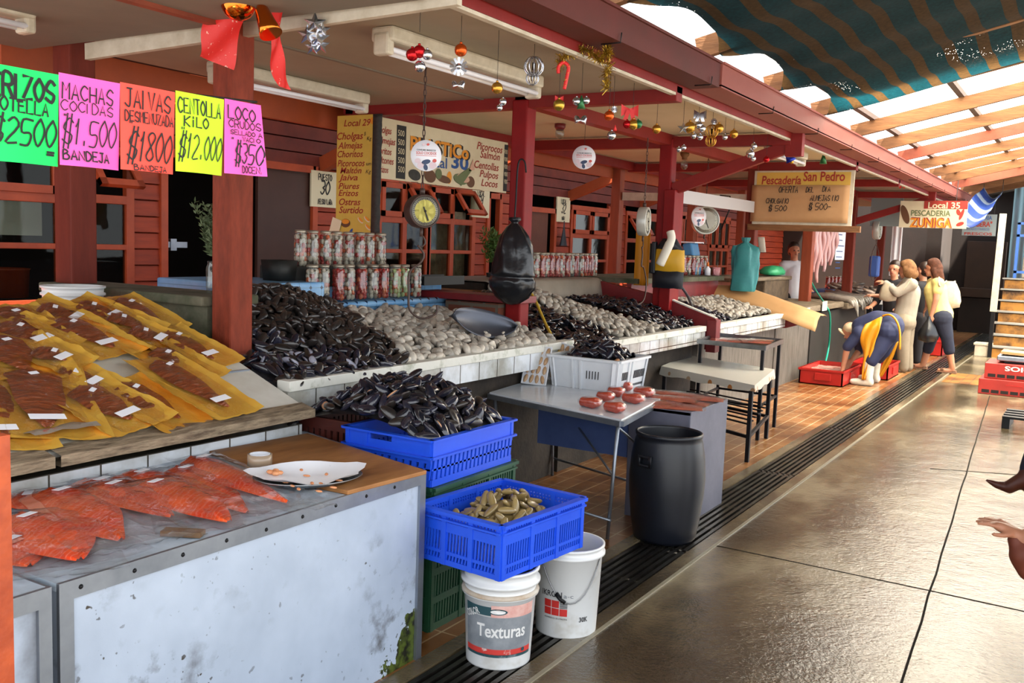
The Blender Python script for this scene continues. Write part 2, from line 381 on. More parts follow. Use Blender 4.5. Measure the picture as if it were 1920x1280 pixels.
# ---------------------------------------------------------------- posts, beams, canopies
YS = [3.25, 5.95, 8.65, 11.35, 14.05, 16.75]
def post(x, y, z0, z1, m, w=.13, label=None):
    b = MB(); b.bb((x-w/2, y-w/2, z0), (x+w/2, y+w/2, z1)); o = struct('post', b, m, label, 'post', bevel=.012); return o
post(-3.6, 3.25, .8, 2.66, 'post_worn', .14, 'worn brown timber post behind the smoked fish board')
post(-3.6, 5.95, .8, 2.66, 'post_crimson', .13, 'crimson painted post with a black bag hooked on it')
post(-3.6, 8.65, .8, 2.68, 'post_crimson', .13, 'crimson post with yellow and black bags hung on it')
post(-3.6, 11.35, .8, 2.68, 'post_brown', .13, 'brown post wearing a teal plastic bag')
post(-3.6, 14.05, .8, 2.68, 'post_orange', .15, 'orange-brown post rising beside the pink hanging fish')
post(-3.6, 16.75, .8, 2.68, 'post_brown', .15, 'brown post at the right of the white paper list')
post(-3.6, 19.45, 0, 2.68, 'post_brown', .13, 'brown post behind the hanging pan scale')
b = MB(); b.bb((-3.58, 8.55, .75), (-3.47, 8.78, 2.2)); struct('post_brace', b, 'post_crimson', 'short crimson board doubling the post under the brace', 'post', bevel=.006)
for (x, y, l) in ((-4.92, 3.3, 'dark brown post at the moss-covered partition'), (-5.4, 11.35, 'orange post standing before the red facade'), (-5.4, 14.05, 'orange post behind the round white scale'), (-5.4, 16.75, 'far orange post in the dark stall')):
    post(x, y, 0, 2.75, 'post_brown' if y < 4 else 'post_orange', .16 if y < 4 else .13, l)
post(-4.9, 14.9, 0, 2.6, 'post_orange', .12, 'thin orange post beside the person in the white shirt')
for i, y in enumerate(YS[1:]):
    b = MB(); b.bb((-5.25, y-.05, 2.6), (-2.42, y+.05, 2.7)); struct('cross_beam', b, 'beam_red', ['red cross beam at the second post', 'red cross beam at the third post', 'red cross beam over the cardboard offer sign', 'red cross beam over the hanging fish', 'far red cross beam'][i], 'beam', bevel=.005)
b = MB(); b.bb((-3.65, 5.9, 2.62), (-3.55, 22, 2.72)); struct('plate_beam', b, 'beam_red', 'long red beam resting on the post tops', 'beam')
b = MB(); b.bb((-5.27, 5.9, 2.62), (-5.17, 22, 2.72)); struct('rear_beam', b, 'beam_red', 'red beam along the back edge of the canopies', 'beam')
# slanted braces from post to gutter
def brace(y, p0, p1, l):
    b = MB(); b.bar(p0, p1, .07, .11); b.bb((p1[0]-.05, y-.045, p1[2]-.1), (p1[0]+.1, y+.045, 2.8)); struct('gutter_brace', b, 'beam_red', l, 'brace', bevel=.005)
brace(8.65, (-3.53, 8.65, 2.21), (-2.42, 8.65, 2.6), 'red slanted brace carrying the gutter at the third post')
brace(16.75, (-3.55, 16.75, 2.2), (-2.42, 16.75, 2.58), 'far red brace carrying the gutter')
# canopies, one per stall
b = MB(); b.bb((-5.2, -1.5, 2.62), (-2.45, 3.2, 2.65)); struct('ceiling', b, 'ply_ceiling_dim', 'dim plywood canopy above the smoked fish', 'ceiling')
b = MB(); b.bb((-5.65, -1.5, 2.74), (-2.3, 3.3, 2.76)); struct('roof', b, 'roofing_dark', 'roofing over the nearest canopy', 'roof')
b = MB(); p = PZ(110, 0, 2.6); b.bb((-3.62, -1, 2.6), (-3.57, 3.2, 2.62)); struct('trim_1', b, 'timber_red', 'brown batten under the dim canopy', 'batten')
b = MB(); b.bar((-4.74, 3.26, 2.585), (-2.3, 3.26, 2.64), .035, .085); struct('trim_2', b, 'trim_white', 'frayed pale edging board across the canopy', 'board')
b = MB(); b.bb((-5.2, 3.3, 2.68), (-2.45, 5.95, 2.7)); struct('ceiling', b, 'ply_ceiling', 'beige plywood canopy above the shellfish counter', 'ceiling')
b = MB(); b.bb((-3.95, 3.3, 2.672), (-3.92, 5.9, 2.681)); struct('trim_3', b, 'ply_ceiling_dim', 'seam batten under the beige canopy', 'batten')
for i in range(1, 7):
    y0 = YS[0]+2.7*i; b = MB(); b.bb((-5.2, y0+.01, 2.72), (-2.45, y0+2.69, 2.74))
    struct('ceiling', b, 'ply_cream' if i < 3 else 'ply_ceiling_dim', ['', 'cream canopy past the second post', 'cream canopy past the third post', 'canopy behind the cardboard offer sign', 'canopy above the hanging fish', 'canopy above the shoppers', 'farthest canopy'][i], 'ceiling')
b = MB(); b.bb((-5.65, 3.2, 2.76), (-2.3, 22.2, 2.78)); struct('roof', b, 'roofing_dark', 'roofing over the canopies', 'roof')
b = MB(); b.bb((-2.46, 3.28, 2.655), (-2.42, 22, 2.715)); struct('trim_4', b, ['beam_red'], 'red eave board under the gutter', 'board')
b = MB(); b.bb((-2.462, 3.3, 2.637), (-2.425, 22, 2.654)); struct('trim_5', b, 'trim_white', 'thin pale edge of the canopies', 'board')
# gutter
b = MB(); b.bb((-2.40, -1.5, 2.70), (-2.20, 6.08, 2.72)); b.bb((-2.215, -1.5, 2.71), (-2.20, 6.08, 2.85)); b.bb((-2.40, -1.5, 2.72), (-2.385, 6.08, 2.85)); b.bb((-2.215, -1.5, 2.85), (-2.185, 6.08, 2.865))
struct('gutter', b, 'gutter_dark', 'near length of dark red box gutter', 'gutter')
b = MB(); b.bb((-2.40, 6.09, 2.70), (-2.19, 22.5, 2.72)); b.bb((-2.205, 6.09, 2.71), (-2.19, 22.5, 2.85)); b.bb((-2.40, 6.09, 2.72), (-2.385, 22.5, 2.85)); b.bb((-2.205, 6.09, 2.85), (-2.175, 22.5, 2.865))
g = struct('gutter', b, 'gutter_pink', 'far length of lighter pink box gutter', 'gutter')  # lighter, pinker tone than the near length
b = MB()
for k in range(14):
    yy = 3.2+k*1.35; b.tube([(-2.30, yy, 2.69), (-2.19, yy, 2.69), (-2.185, yy, 2.74)], .004, 5)
struct('gutter_bracket', b, 'iron_black', 'thin iron straps under the gutter', 'bracket')
b = MB(); pts = [(-2.43+jit(.004), 3+.5*k, 2.71+.012*math.sin(k*1.7)) for k in range(36)]; b.tube(smooth(pts, 3), .009, 6); solo('cable', 'black electric cable running under the gutter', 'cable', b, 'iron_black')
# ---------------------------------------------------------------- aisle roof
SL = .235
def rz(x): return 2.93+SL*(x+2.25)
RY = [1.6, 3.1, 4.5, 5.95, 7.35, 8.8, 10.4, 11.8, 13.15, 14.5, 15.8, 17.1, 18.4, 19.7, 21]
for i, y in enumerate(RY):
    b = MB(); b.bar((-2.3, y+jit(.03), rz(-2.3)), (2.8, y+jit(.03), rz(2.8)+jit(.02)), .06, .13)
    struct('rafter', b, 'timber_red' if i in (8, 12) else 'timber', 'reddish roof rafter over the aisle' if i in (8, 12) else 'bare timber roof rafter over the aisle', 'rafter'); COL.objects[-1]['group'] = 'reddish rafters' if i in (8, 12) else 'aisle rafters'
for x in (-2.1, -1.28, -.1, 1.1, 2.4):
    b = MB(); b.bb((x-.03, .2, rz(x)+.065), (x+.03, 22, rz(x)+.115)); struct('purlin', b, 'timber_dark', 'dark purlin seen against the bright roof', 'purlin'); COL.objects[-1]['group'] = 'purlins'
m = film('roof_sheet', '#f4f6f8', .15, .3, .93, 0, hcol='#fbf7ee', tl=.85)
n = 900; b = MB()
b.sheet([[(x, 8.25+10.4*j/n, rz(x)+.13+.012*math.sin(j*1.3)) for x in (-2.2, .3, 2.9)] for j in range(n+1)]); b.sheet([[(x, .2+8.04*j/500, rz(x)+.13+.012*math.sin(j*1.3)) for x in (-2.2, -2.08)] for j in range(501)])
struct('roof_panel', b, 'roof_sheet', 'bright translucent corrugated roof over the aisle', 'roof')
b = MB(); b.sheet([[(x, 18.65+5.4*j/300, rz(x)+.135+.012*math.sin(j*1.3)) for x in (-2.2, .3, 1.0)] for j in range(301)]); struct('roof', b, 'roofing_dark', 'opaque roof over the far end of the hall', 'roof')
b = MB(); b.sheet([[(x, .2+8.1*j/500, rz(x)+.135+.012*math.sin(j*1.3)) for x in (-2.09, .3, 1.9)] for j in range(501)]); struct('roof', b, 'roofing_dark', 'unseen opaque corrugated sheet added above the striped cloth as a sun block', 'roof')  # added out of view to darken the cloth and keep sun off the foreground
# striped shade cloth slung under the rafters
m = mat('shade_cloth', '#11606a', .85); N, L = nodes(m); B = N['Principled BSDF']; tc = N.new('ShaderNodeTexCoord'); sx = N.new('ShaderNodeSeparateXYZ'); L.new(tc.outputs['UV'], sx.inputs[0])
fr = maths('FRACT', maths('MULTIPLY', sx.outputs[0], 1/.215)); st = maths('LESS_THAN', fr, .36)
mx = N.new('ShaderNodeMixRGB'); L.new(st, mx.inputs[0]); L.new(ramp(noi(40), [(.3, '#072c36'), (.7, '#0f444f')]), mx.inputs[1]); L.new(ramp(noi(40), [(.3, '#44331f'), (.7, '#5b4329')]), mx.inputs[2])
L.new(mx.outputs[0], B.inputs['Base Color'])
tr = N.new('ShaderNodeBsdfTranslucent'); L.new(mx.outputs[0], tr.inputs[0]); m1 = N.new('ShaderNodeMixShader'); m1.inputs[0].default_value = .6
L.new(B.outputs[0], m1.inputs[1]); L.new(tr.outputs[0], m1.inputs[2])
vo = N.new('ShaderNodeTexVoronoi'); vo.inputs['Scale'].default_value = 55; L.new(tc.outputs['UV'], vo.inputs[0])
hole = maths('MULTIPLY', maths('LESS_THAN', vo.outputs['Distance'], .13), maths('GREATER_THAN', noi(1.7, 3, tc.outputs['UV']), .53))
tp = N.new('ShaderNodeBsdfTransparent'); m2 = N.new('ShaderNodeMixShader'); L.new(hole, m2.inputs[0]); L.new(m1.outputs[0], m2.inputs[1]); L.new(tp.outputs[0], m2.inputs[2]); L.new(m2.outputs[0], N['Material Output'].inputs[0])
def tarpz(x, y):
    e = RY; k = max(i for i in range(len(e)) if e[i] <= y+1e-6); t = (y-e[k])/(e[min(k+1, len(e)-1)]-e[k]+1e-9)
    sag = .06*math.sin(pi*t)**1.0; return rz(x)-.075-sag*(.55+.25*math.sin(x*1.3+k*2)) + .012*math.sin(9*y+3*x)
b = MB(); rows = []; uvs = []
ny, nx = 110, 46
for j in range(ny+1):
    y = 1.6+7.19*j/ny; row = []
    k = max(i for i in range(len(RY)) if RY[i] <= y+1e-6); t = (y-RY[k])/(RY[min(k+1, len(RY)-1)]-RY[k]); cut = .16*math.sin(pi*t)
    for i in range(nx+1):
        u = i/nx; x = -2.17+cut+(4.1-cut)*u
        row.append((x, y, tarpz(x, y)+.11*math.exp(-((x+2.17)/.25)**2)*math.sin(pi*t)))
    rows.append(row)
b.sheet(rows); o = struct('shade_cloth', b, 'shade_cloth', 'teal and brown striped shade cloth slung under the rafters', 'tarp')
o['kind'] = 'thing'
uv = o.data.uv_layers.new(name='uv')
for lp in o.data.loops: co_ = o.data.vertices[lp.vertex_index].co + o.location; uv.data[lp.index].uv = (co_.x, co_.y)
# ---------------------------------------------------------------- facade
FX = -6.8
def boards(b, y0, y1, z0, z1, x=FX, pitch=.135):
    z = z0
    while z < z1-.01:
        t = min(pitch, z1-z); b.add([(x+.022, y0, z), (x+.022, y1, z), (x+.006, y1, z+t-.012), (x+.006, y0, z+t-.012), (x-.03, y0, z), (x-.03, y1, z), (x-.03, y1, z+t), (x-.03, y0, z+t)], [(0, 1, 2, 3), (0, 4, 5, 1), (3, 2, 6, 7), (1, 5, 6, 2), (0, 3, 7, 4)], 0); z += t
b = MB()
for y0, y1 in ((5.03, 5.33), (7.22, 8.15), (10.1, 10.36), (10.66, 11.0), (12.22, 12.65), (13.97, 14.6), (16.0, 16.7), (18.0, 18.6), (19.9, 24)): boards(b, y0, y1, 0, 2.32)
for y0, y1 in ((1.5, 5.03), (8.15, 10.1), (12.65, 13.97), (14.6, 16.0), (16.7, 18.0), (18.6, 19.9)): boards(b, y0, y1, 0, 1.05)
wl = struct('wall_left', b, 'siding_red', 'red clapboard facade behind the stalls', 'wall')
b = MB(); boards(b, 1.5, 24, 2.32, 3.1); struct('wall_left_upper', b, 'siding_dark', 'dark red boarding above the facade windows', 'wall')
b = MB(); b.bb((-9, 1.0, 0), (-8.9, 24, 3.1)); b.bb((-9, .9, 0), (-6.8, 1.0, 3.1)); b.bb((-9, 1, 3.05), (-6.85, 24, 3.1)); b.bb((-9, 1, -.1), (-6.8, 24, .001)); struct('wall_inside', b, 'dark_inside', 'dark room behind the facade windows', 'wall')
b = MB(); b.bar((-7.0, 1, 3.25), (-5.95, 1, 2.95), .02, .02); b.add([(-7, 1, 3.3), (-7, 24, 3.3), (-5.95, 24, 2.98), (-5.95, 1, 2.98), (-7, 1, 3.26), (-7, 24, 3.26), (-5.95, 24, 2.94), (-5.95, 1, 2.94)], [(0, 1, 2, 3), (4, 5, 6, 7), (0, 3, 7, 4), (1, 2, 6, 5), (2, 3, 7, 6)]); struct('roof', b, 'roofing_dark', 'lean-to roof over the facade', 'roof')
b = MB(); b.bb((-5.5, 3.2, 2.52), (-5.45, 22, 2.72)); struct('fascia', b, 'fascia_orange', 'long orange fascia board before the facade', 'board')
for y in (4.9, 7.3, 9.7, 12.6, 15.2):
    b = MB(); b.bar((FX, y, 2.35), (-5.52, y, 2.85), .09, .14); struct('knee_brace', b, 'fascia_orange', 'orange knee brace between facade and fascia', 'brace'); COL.objects[-1]['group'] = 'orange knee braces'
def door_frame(n, y0, y1, z1, leaf=None, lab=''):
    t = thing('door_%d' % n, lab, 'door', (FX, (y0+y1)/2, 0), kind='structure'); b = MB(); w = .07
    for yy in (y0, y1): b.bb((FX-.03, yy-w/2, 0), (FX+.04, yy+w/2, z1+w))
    b.bb((FX-.03, y0, z1), (FX+.04, y1, z1+w)); wpart(t, 'frame', b, 'frame_red')
    if leaf:
        b = MB(); b.bb((FX-.03, leaf[0], .02), (FX+.005, leaf[1], z1)); l = wpart(t, 'door_leaf', b, leaf[2])
        b = MB(); b.ball((FX+.03, leaf[0]+.08, 1.05), .028, 8); b.tube([(FX, leaf[0]+.08, 1.05), (FX+.03, leaf[0]+.08, 1.05)], .01, 6); wpart(l, 'handle', b, 'steel')
    return t
door_frame(1, 5.36, 7.18, 2.26, (6.44, 7.14, 'door_brown'), 'wide facade doorway, half open, with a brown door leaf')
door_frame(2, 10.39, 10.68, 2.2, None, 'narrow dark doorway beside the second post')
mat('door_orange', '#6b3216', .5, col2='#54240f', ns=2, bump=.1); door_frame(3, 11.05, 12.18, 2.08, (11.1, 12.0, 'door_orange'), 'brown door at the right of the black bag')
b = MB(); b.box((FX+.01, 5.5, 1.52), (.02, .22, .05)); b.box((FX+.015, 5.46, 1.52), (.03, .06, .1)); struct('door_latch', b, 'galv', 'steel latch on the dark doorway', 'latch')
WN = [0]
def window(y0, y1, z0, z1, cols, rows, opens=(), lab='', curtain=False, dark=False):
    """rows: heights of rails; opens: columns whose top light is hinged outward"""
    WN[0] += 1; t = thing('window_%d' % WN[0], lab, 'window', (FX, (y0+y1)/2, z0), kind='structure'); w = .075
    b = MB(); ys = [y0+(y1-y0)*k/cols for k in range(cols+1)]; zs = [z0]+list(rows)+[z1]
    for k, y in enumerate(ys): b.bb((FX-.02, y-w/2, z0), (FX+.035, y+w/2, z1))
    for z in (z0, z1): b.bb((FX-.02, y0-w/2, z-w/2), (FX+.04, y1+w/2, z+w/2))
    for k in range(cols):
        for z in rows[:-1]: b.bb((FX-.01, ys[k], z-.022), (FX+.03, ys[k+1], z+.022))
        b.bb((FX-.015, ys[k], rows[-1]-.035), (FX+.032, ys[k+1], rows[-1]+.035))
    wpart(t, 'frame', b, 'frame_red', bevel=.005)
    for k in range(cols):
        for i in range(len(zs)-1):
            top = i == len(zs)-2
            if top:
                ya, yb, za, zb = ys[k]+w/2, ys[k+1]-w/2, zs[i]+.035, zs[i+1]-.04; h = zb-za; an = -.62 if k in opens else 0
                M = MX.Translation((FX+.03, (ya+yb)/2, zb)) @ MX.Rotation(an, 4, 'Y'); hw = (yb-ya)/2+.02; b = MB(); s = .06
                for u in (-1, 1): b.bb((-.02, u*hw-u*s, -h), (.02, u*hw, 0))
                b.bb((-.02, -hw, -h), (.02, hw, -h+s)); b.bb((-.02, -hw, -s), (.02, hw, 0)); b.xf(M); sa = wpart(t, 'sash', b, 'frame_red')
                b = MB(); b.bb((-.003, -hw+s, -h+s), (.003, hw-s, -s)); b.xf(M); wpart(sa, 'pane', b, 'window_glass')
            else:
                b = MB(); b.bb((FX, ys[k]+w/2, zs[i]), (FX+.006, ys[k+1]-w/2, zs[i+1])); wpart(t, 'pane', b, 'window_glass')
    if curtain:
        b = MB(); n = 40; b.sheet([[(FX-.1+.02*math.sin(j*1.1), y0+(y1-y0)*j/n, z) for j in range(n+1)] for z in (z0, z1-.3)]); wpart(t, 'curtain', b, 'curtain')
    return t
window(1.6, 4.42, 1.05, 2.3, 3, (1.49, 1.85), (), 'facade window behind the white bucket')
window(4.6, 5.03, 1.05, 2.3, 1, (1.49, 1.87), (0,), 'facade window with one light propped open left of the doorway')
window(8.2, 9.1, 1.05, 2.3, 2, (1.5, 1.85), (1,), 'facade window half hidden by the yellow price board')
window(9.12, 10.06, 1.05, 2.3, 2, (1.5, 1.87), (1,), 'facade window with beige curtain behind the dial scale', True)
window(12.7, 13.95, 1.05, 2.2, 2, (1.4, 1.78), (), 'facade window left of the first orange post')
window(14.65, 15.95, 1.05, 2.2, 2, (1.4, 1.75), (0,), 'facade window right of the first orange post')
window(16.75, 17.95, 1.0, 2.3, 3, (1.3, 1.65), (), 'far facade window behind the blue scale', True)
window(18.65, 19.85, 1.0, 2.3, 3, (1.3, 1.65), (), 'farthest facade window', True)
for (px, py, a, c, d) in ((610, 355, '30', 'PUESTO', 'NELSON LARA'), (902, 381, '31', 'LOCAL', 'OLIVARES'), (1057, 393, '32', 'LOCAL', 'MARIN')):
    p = PX(px, py, FX+.05); t = thing('number_plaque', {'30': 'cream number plaque 30 beside the brown door leaf', '31': 'cream number plaque 31 under the shellfish banner', '32': 'cream number plaque 32 right of the brown door'}[a], 'plaque', p, group=None)
    b = MB(); b.box((-.012, 0, 0), (.02, .4, .36)); part(t, 'board', b, 'cream_sign'); b = MB()
    stroke(b, c, (0, -slen(c, .06)/2, .09), YA, ZA, .06, .01); stroke(b, a, (0, -slen(a, .13)/2, -.05), YA, ZA, .13, .016, slant=.15); stroke(b, d, (0, -slen(d, .05, .45)/2, -.15), YA, ZA, .05, .008, squash=.45); part(t, 'lettering', b, 'ink')
p, q = PX(0, 440, FX-.15), PX(78, 376, FX-.15); b = MB(); b.bb((FX-.155, p.y-.3, p.z), (FX-.15, q.y, q.z)); solo('notice', 'white paper sheet behind the window glass at the left edge', 'paper', b, 'paper')
p = PX(10, 545, FX-.3); b = MB(); b.lathe([(0, 0), (.16, 0), (.17, .22), (.18, .22), (.16, .2), (0, .2)], 20); solo('red_pail', 'red pail on the sill inside the left window', 'pail', b, 'paint_crimson' if 'paint_crimson' in MATS else 'frame_red', loc=(FX-.3, p.y, 1.09)); b = MB(); b.bb((FX-.6, 1.6, .9), (FX-.08, 4.4, 1.088)); solo('inner_bench', 'dark bench inside the left window', 'bench', b, 'dark_inside')
# end of the hall
b = MB(); b.bb((-9, 24, 0), (-1.55, 24.1, 3.2)); struct('wall_back', b, 'far_wood', 'dark timber wall at the far end of the hall', 'wall')
b = MB(); b.bb((-2.55, 23.75, .95), (-1.75, 23.95, 2.05)); b.bb((-2.6, 23.5, .8), (-1.7, 23.9, 1.0)); solo('shutter', 'brown boarded kiosk shutter at the far end', 'shutter', b, 'far_panel', bevel=.01)
b = MB(); b.bb((-2.6, 23.6, 0), (-1.7, 23.9, .78)); solo('kiosk_counter', 'dark boarded kiosk front at the far end', 'counter', b, 'far_wood')
b = MB(); b.bb((-3.2, 22.3, 0), (-2.9, 23.9, 2.7)); struct('wall_partition', b, 'far_wood', 'dark partition beside the far kiosk', 'wall')
# ================================================================ foreground stall
mat('paint_white', '#b2bfd2', .45, col2='#9aa7ba', ns=2.2, amt=.8, bump=.05)
m = MATS['paint_white']; N, L = nodes(m); tc = N.new('ShaderNodeTexCoord'); B = N['Principled BSDF']; src = B.inputs['Base Color'].links[0].from_socket
dz = N.new('ShaderNodeSeparateXYZ'); L.new(tc.outputs['Object'], dz.inputs[0])
spots = maths('MULTIPLY', ramp(noi(30, 2), [(.67, 0), (.70, 1)]), ramp(noi(3, 3), [(.38, 0), (.55, 1)]))
edge_ = ramp(maths('ADD', dz.outputs[1], maths('MULTIPLY', noi(5, 5), .25)), [(.86, 0), (.96, .8)])
streak = maths('MAXIMUM', edge_, maths('MULTIPLY', ramp(noi(7, 6), [(.54, 0), (.68, .8)]), ramp(noi(1.4, 3), [(.48, 0), (.6, 1)])))
mx = N.new('ShaderNodeMixRGB'); L.new(maths('MAXIMUM', spots, streak), mx.inputs[0]); L.new(src, mx.inputs[1]); mx.inputs[2].default_value = lin('#3a342c')
# moss creeping up from the foot near the right end of the panel
mz = maths('SUBTRACT', maths('MULTIPLY_ADD', noi(9, 6), .55), .0)
N[-1].inputs[2].default_value = .0
yy = maths('MULTIPLY', maths('SUBTRACT', dz.outputs[1], .36), 1.1)
mo = maths('GREATER_THAN', maths('ADD', maths('SUBTRACT', yy, maths('MULTIPLY', dz.outputs[2], 1.15)), maths('MULTIPLY', noi(14, 6), .6)), .47)
mx2 = N.new('ShaderNodeMixRGB'); L.new(mo, mx2.inputs[0]); L.new(mx.outputs[0], mx2.inputs[1]); L.new(ramp(noi(30, 4), [(.4, '#14160a'), (.6, '#4c5a1c')]), mx2.inputs[2]); setcol(m, mx2.outputs[0])
mat('top_paint', '#b9c8d8', .3, col2='#8d9aa6', ns=5, amt=.9, bump=.08)
mat('board_white', '#d8d8d2', .45, col2='#b6b2a4', ns=3, bump=.05)
mat('driftwood', '#a08e74', .8, col2='#4f4030', ns=9, amt=.9, bump=.5, bs=30, stretch=(6, 1, 6))
mat('ply_brown', '#a9743f', .55, col2='#6d4119', ns=2.2, amt=.9, bump=.08, stretch=(2.5, .8, 1))
mat('gold_foil', '#ffda66', .24, .5, col2='#f2b640', ns=8, bump=1.3, bs=8)
mat('smoked', '#9a4c24', .3, coat=1., col2='#662f14', ns=7, amt=.9, bump=1.6, bs=22, stretch=(2.6, .7, 1))
mat('label', '#e9ecf4', .5)
mat('dark_wood', '#3b3128', .8, col2='#1d1813', ns=6, amt=.9, bump=.3)
mat('mossy', '#6c6656', .85, col2='#28351a', ns=4, amt=.9, bump=.5, bs=25)
m = mat('salmon', '#f2551f', .22, coat=.6, bump=.45, bs=12); N, L = nodes(m); tc = N.new('ShaderNodeTexCoord'); wv = N.new('ShaderNodeTexWave'); wv.inputs['Scale'].default_value = 26; wv.inputs['Distortion'].default_value = 5; wv.inputs['Detail Scale'].default_value = .6
wv.bands_direction = 'DIAGONAL'; L.new(tc.outputs['Object'], wv.inputs[0]); mx = N.new('ShaderNodeMixRGB'); L.new(maths('MULTIPLY', ramp(wv.outputs[1], [(.7, 0), (1., 1)]), .2), mx.inputs[0])
L.new(ramp(noi(5), [(.35, '#e8380c'), (.65, '#f56428')]), mx.inputs[1]); mx.inputs[2].default_value = lin('#f9b090'); setcol(m, mx.outputs[0])
mat('salmon_fat', '#ee9a7c', .3, coat=.5, col2='#e8744c', ns=14)
film('pack_film', '#fdfdfe', .5, .07, .02, .7, 9)
film('pack_film_loose', '#fdfefe', .3, .1, .03, 1., 16)
# base counter under the smoked fish
b = MB(); b.bb((-3.95, -.5, 0), (-3.04, 3.12, .64)); b.bb((-3.95, -.5, .64), (-3.0, 3.12, .80), 1)
t = thing('market_counter', 'tiled counter under the smoked fish boards', 'counter', (-3.4, 1.3, 0)); wpart(t, 'base', b, ['dark_wood', 'white_tile'])
# white cabinets
def cabinet(y0, y1, skew, lab):
    t = thing('display_cabinet', lab, 'cabinet', (-2.6, (y0+y1)/2, 0)); X = -2.15; Z = .75
    b = MB(); b.prism([(X-.012, y0+.012, 0), (X-.012, y1-.012, 0), (-3.03, y1-.012+skew, 0), (-3.03, y0+.012, 0)], (0, 0, Z-.02)); wpart(t, 'body', b, 'paint_white')
    b = MB(); b.prism([(X-.002, y0+.002, Z-.02), (X-.002, y1-.002, Z-.02), (-3.04, y1-.002+skew, Z-.02), (-3.04, y0+.002, Z-.02)], (0, 0, .022)); wpart(t, 'worktop', b, 'top_paint')
    b = MB(); b.bb((X-.012, y0, Z-.045), (X, y1, Z+.004)); b.bb((X-.012, y0, 0), (X, y0+.04, Z-.045)); b.bb((X-.012, y1-.035, .0), (X, y1, Z-.045))
    b.bar((X-.004, y1-.002, Z-.02), (-3.04, y1-.002+skew, Z-.02), .008, .045)
    wpart(t, 'metal_angle', b, 'galv')
    for k in range(int((y1-y0)/.16)):
        b = MB(); R = MX.Rotation(pi/2, 3, 'Y'); b.lathe([(0, 0), (.007, 0), (.004, .004), (0, .005)], 8, (X, y0+.06+k*.16, Z-.022+jit(.004)), R=R); wpart(t, 'screw', b, 'iron_black')
cabinet(1.385, 2.92, .26, 'white painted display cabinet carrying the orange salmon packs')
cabinet(-.3, 1.365, 0, 'white cabinet cut off at the lower left corner')
def P7(px, py, z=.755): return PZ(px, py, z)
b = MB(); b.prism([P7(392, 852, .753), P7(577, 818, .753), P7(800, 889, .753), P7(652, 928, .753), P7(540, 905, .753)], (0, 0, .016))
solo('cutting_board', 'stained brown plywood board at the right end of the white cabinet', 'board', b, 'ply_brown', bevel=.003)
b = MB(); c = P7(487, 872, .77); b.lathe([(.038, 0), (.046, 0), (.046, .044), (.038, .044), (.038, 0)], 32, c); t = thing('tape_roll', 'roll of brown packing tape on the plywood board', 'tape', c)
mat('tape', '#a48f78', .3, coat=.4); mat('tape_core', '#dfe2ea', .7); wpart(t, 'tape', b, 'tape'); b = MB(); b.lathe([(.034, 0), (.0385, 0), (.0385, .0455), (.034, .0455), (.034, 0)], 32, c); wpart(t, 'core', b, 'tape_core')
# steel plate lined with paper, flakes of salmon on it
c = P7(578, 900, .772); t = thing('platter', 'oval steel platter lined with white paper and salmon flakes', 'platter', c, .95)
b = MB(); b.lathe([(0, .004), (.15, .004), (.19, .02), (.195, .02), (.15, 0), (0, 0)], 40); b.xf(MX.Diagonal((1.0, .74, 1, 1))); part(t, 'plate', b, 'steel')
b = MB(); n = 26; rows = []
for r in range(7):
    rows.append([V((r/6*(.205+.02*math.sin(3*q)+.012*math.sin(7*q))*math.cos(q), r/6*.78*(.205+.02*math.sin(3*q)+.012*math.sin(7*q))*math.sin(q), .008+.026*(r/6)**3+.006*math.sin(5*q)*(r/6)**2)) for q in [2*pi*k/n for k in range(n+1)]])
b.sheet(rows); part(t, 'paper_liner', b, 'label')
mat('flake', '#c9743f', .5, coat=.3, col2='#e8a878', ns=30)
b = MB()
for k in range(7): b.ball((jit(.022), jit(.02), .012+abs(jit(.008))), (.014+jit(.004), .012, .008), 8)
solo('salmon_flakes_clump', 'largest clump of smoked salmon flakes on the papered platter', 'salmon', b, 'flake', loc=P7(518, 893, .782))
b = MB(); b.ball((0, 0, .003), (.016, .007, .004), 8); fp = None
for k, (px, py) in enumerate([(565, 882), (612, 890), (548, 912), (635, 902), (585, 907), (602, 908), (560, 918), (598, 922), (535, 905), (625, 915), (575, 893)]):
    if fp is None: fp = solo('salmon_flake', 'small flake of salmon scattered on the papered platter', 'salmon', b, 'flake', loc=P7(px, py, .786), rz=jit(3), group='salmon flakes on the platter')
    else: dup(fp, P7(px, py, .786), (0, 0, jit(3)))
b = MB(); b.box((0, 0, .008), (.12, .045, .016)); mat('offcut', '#7a5c3c', .6, col2='#4b3420', ns=5); solo('wood_offcut', 'small brown wood offcut among the loose plastic film', 'offcut', b, 'offcut', loc=P7(343, 1003), rz=.5, bevel=.002)
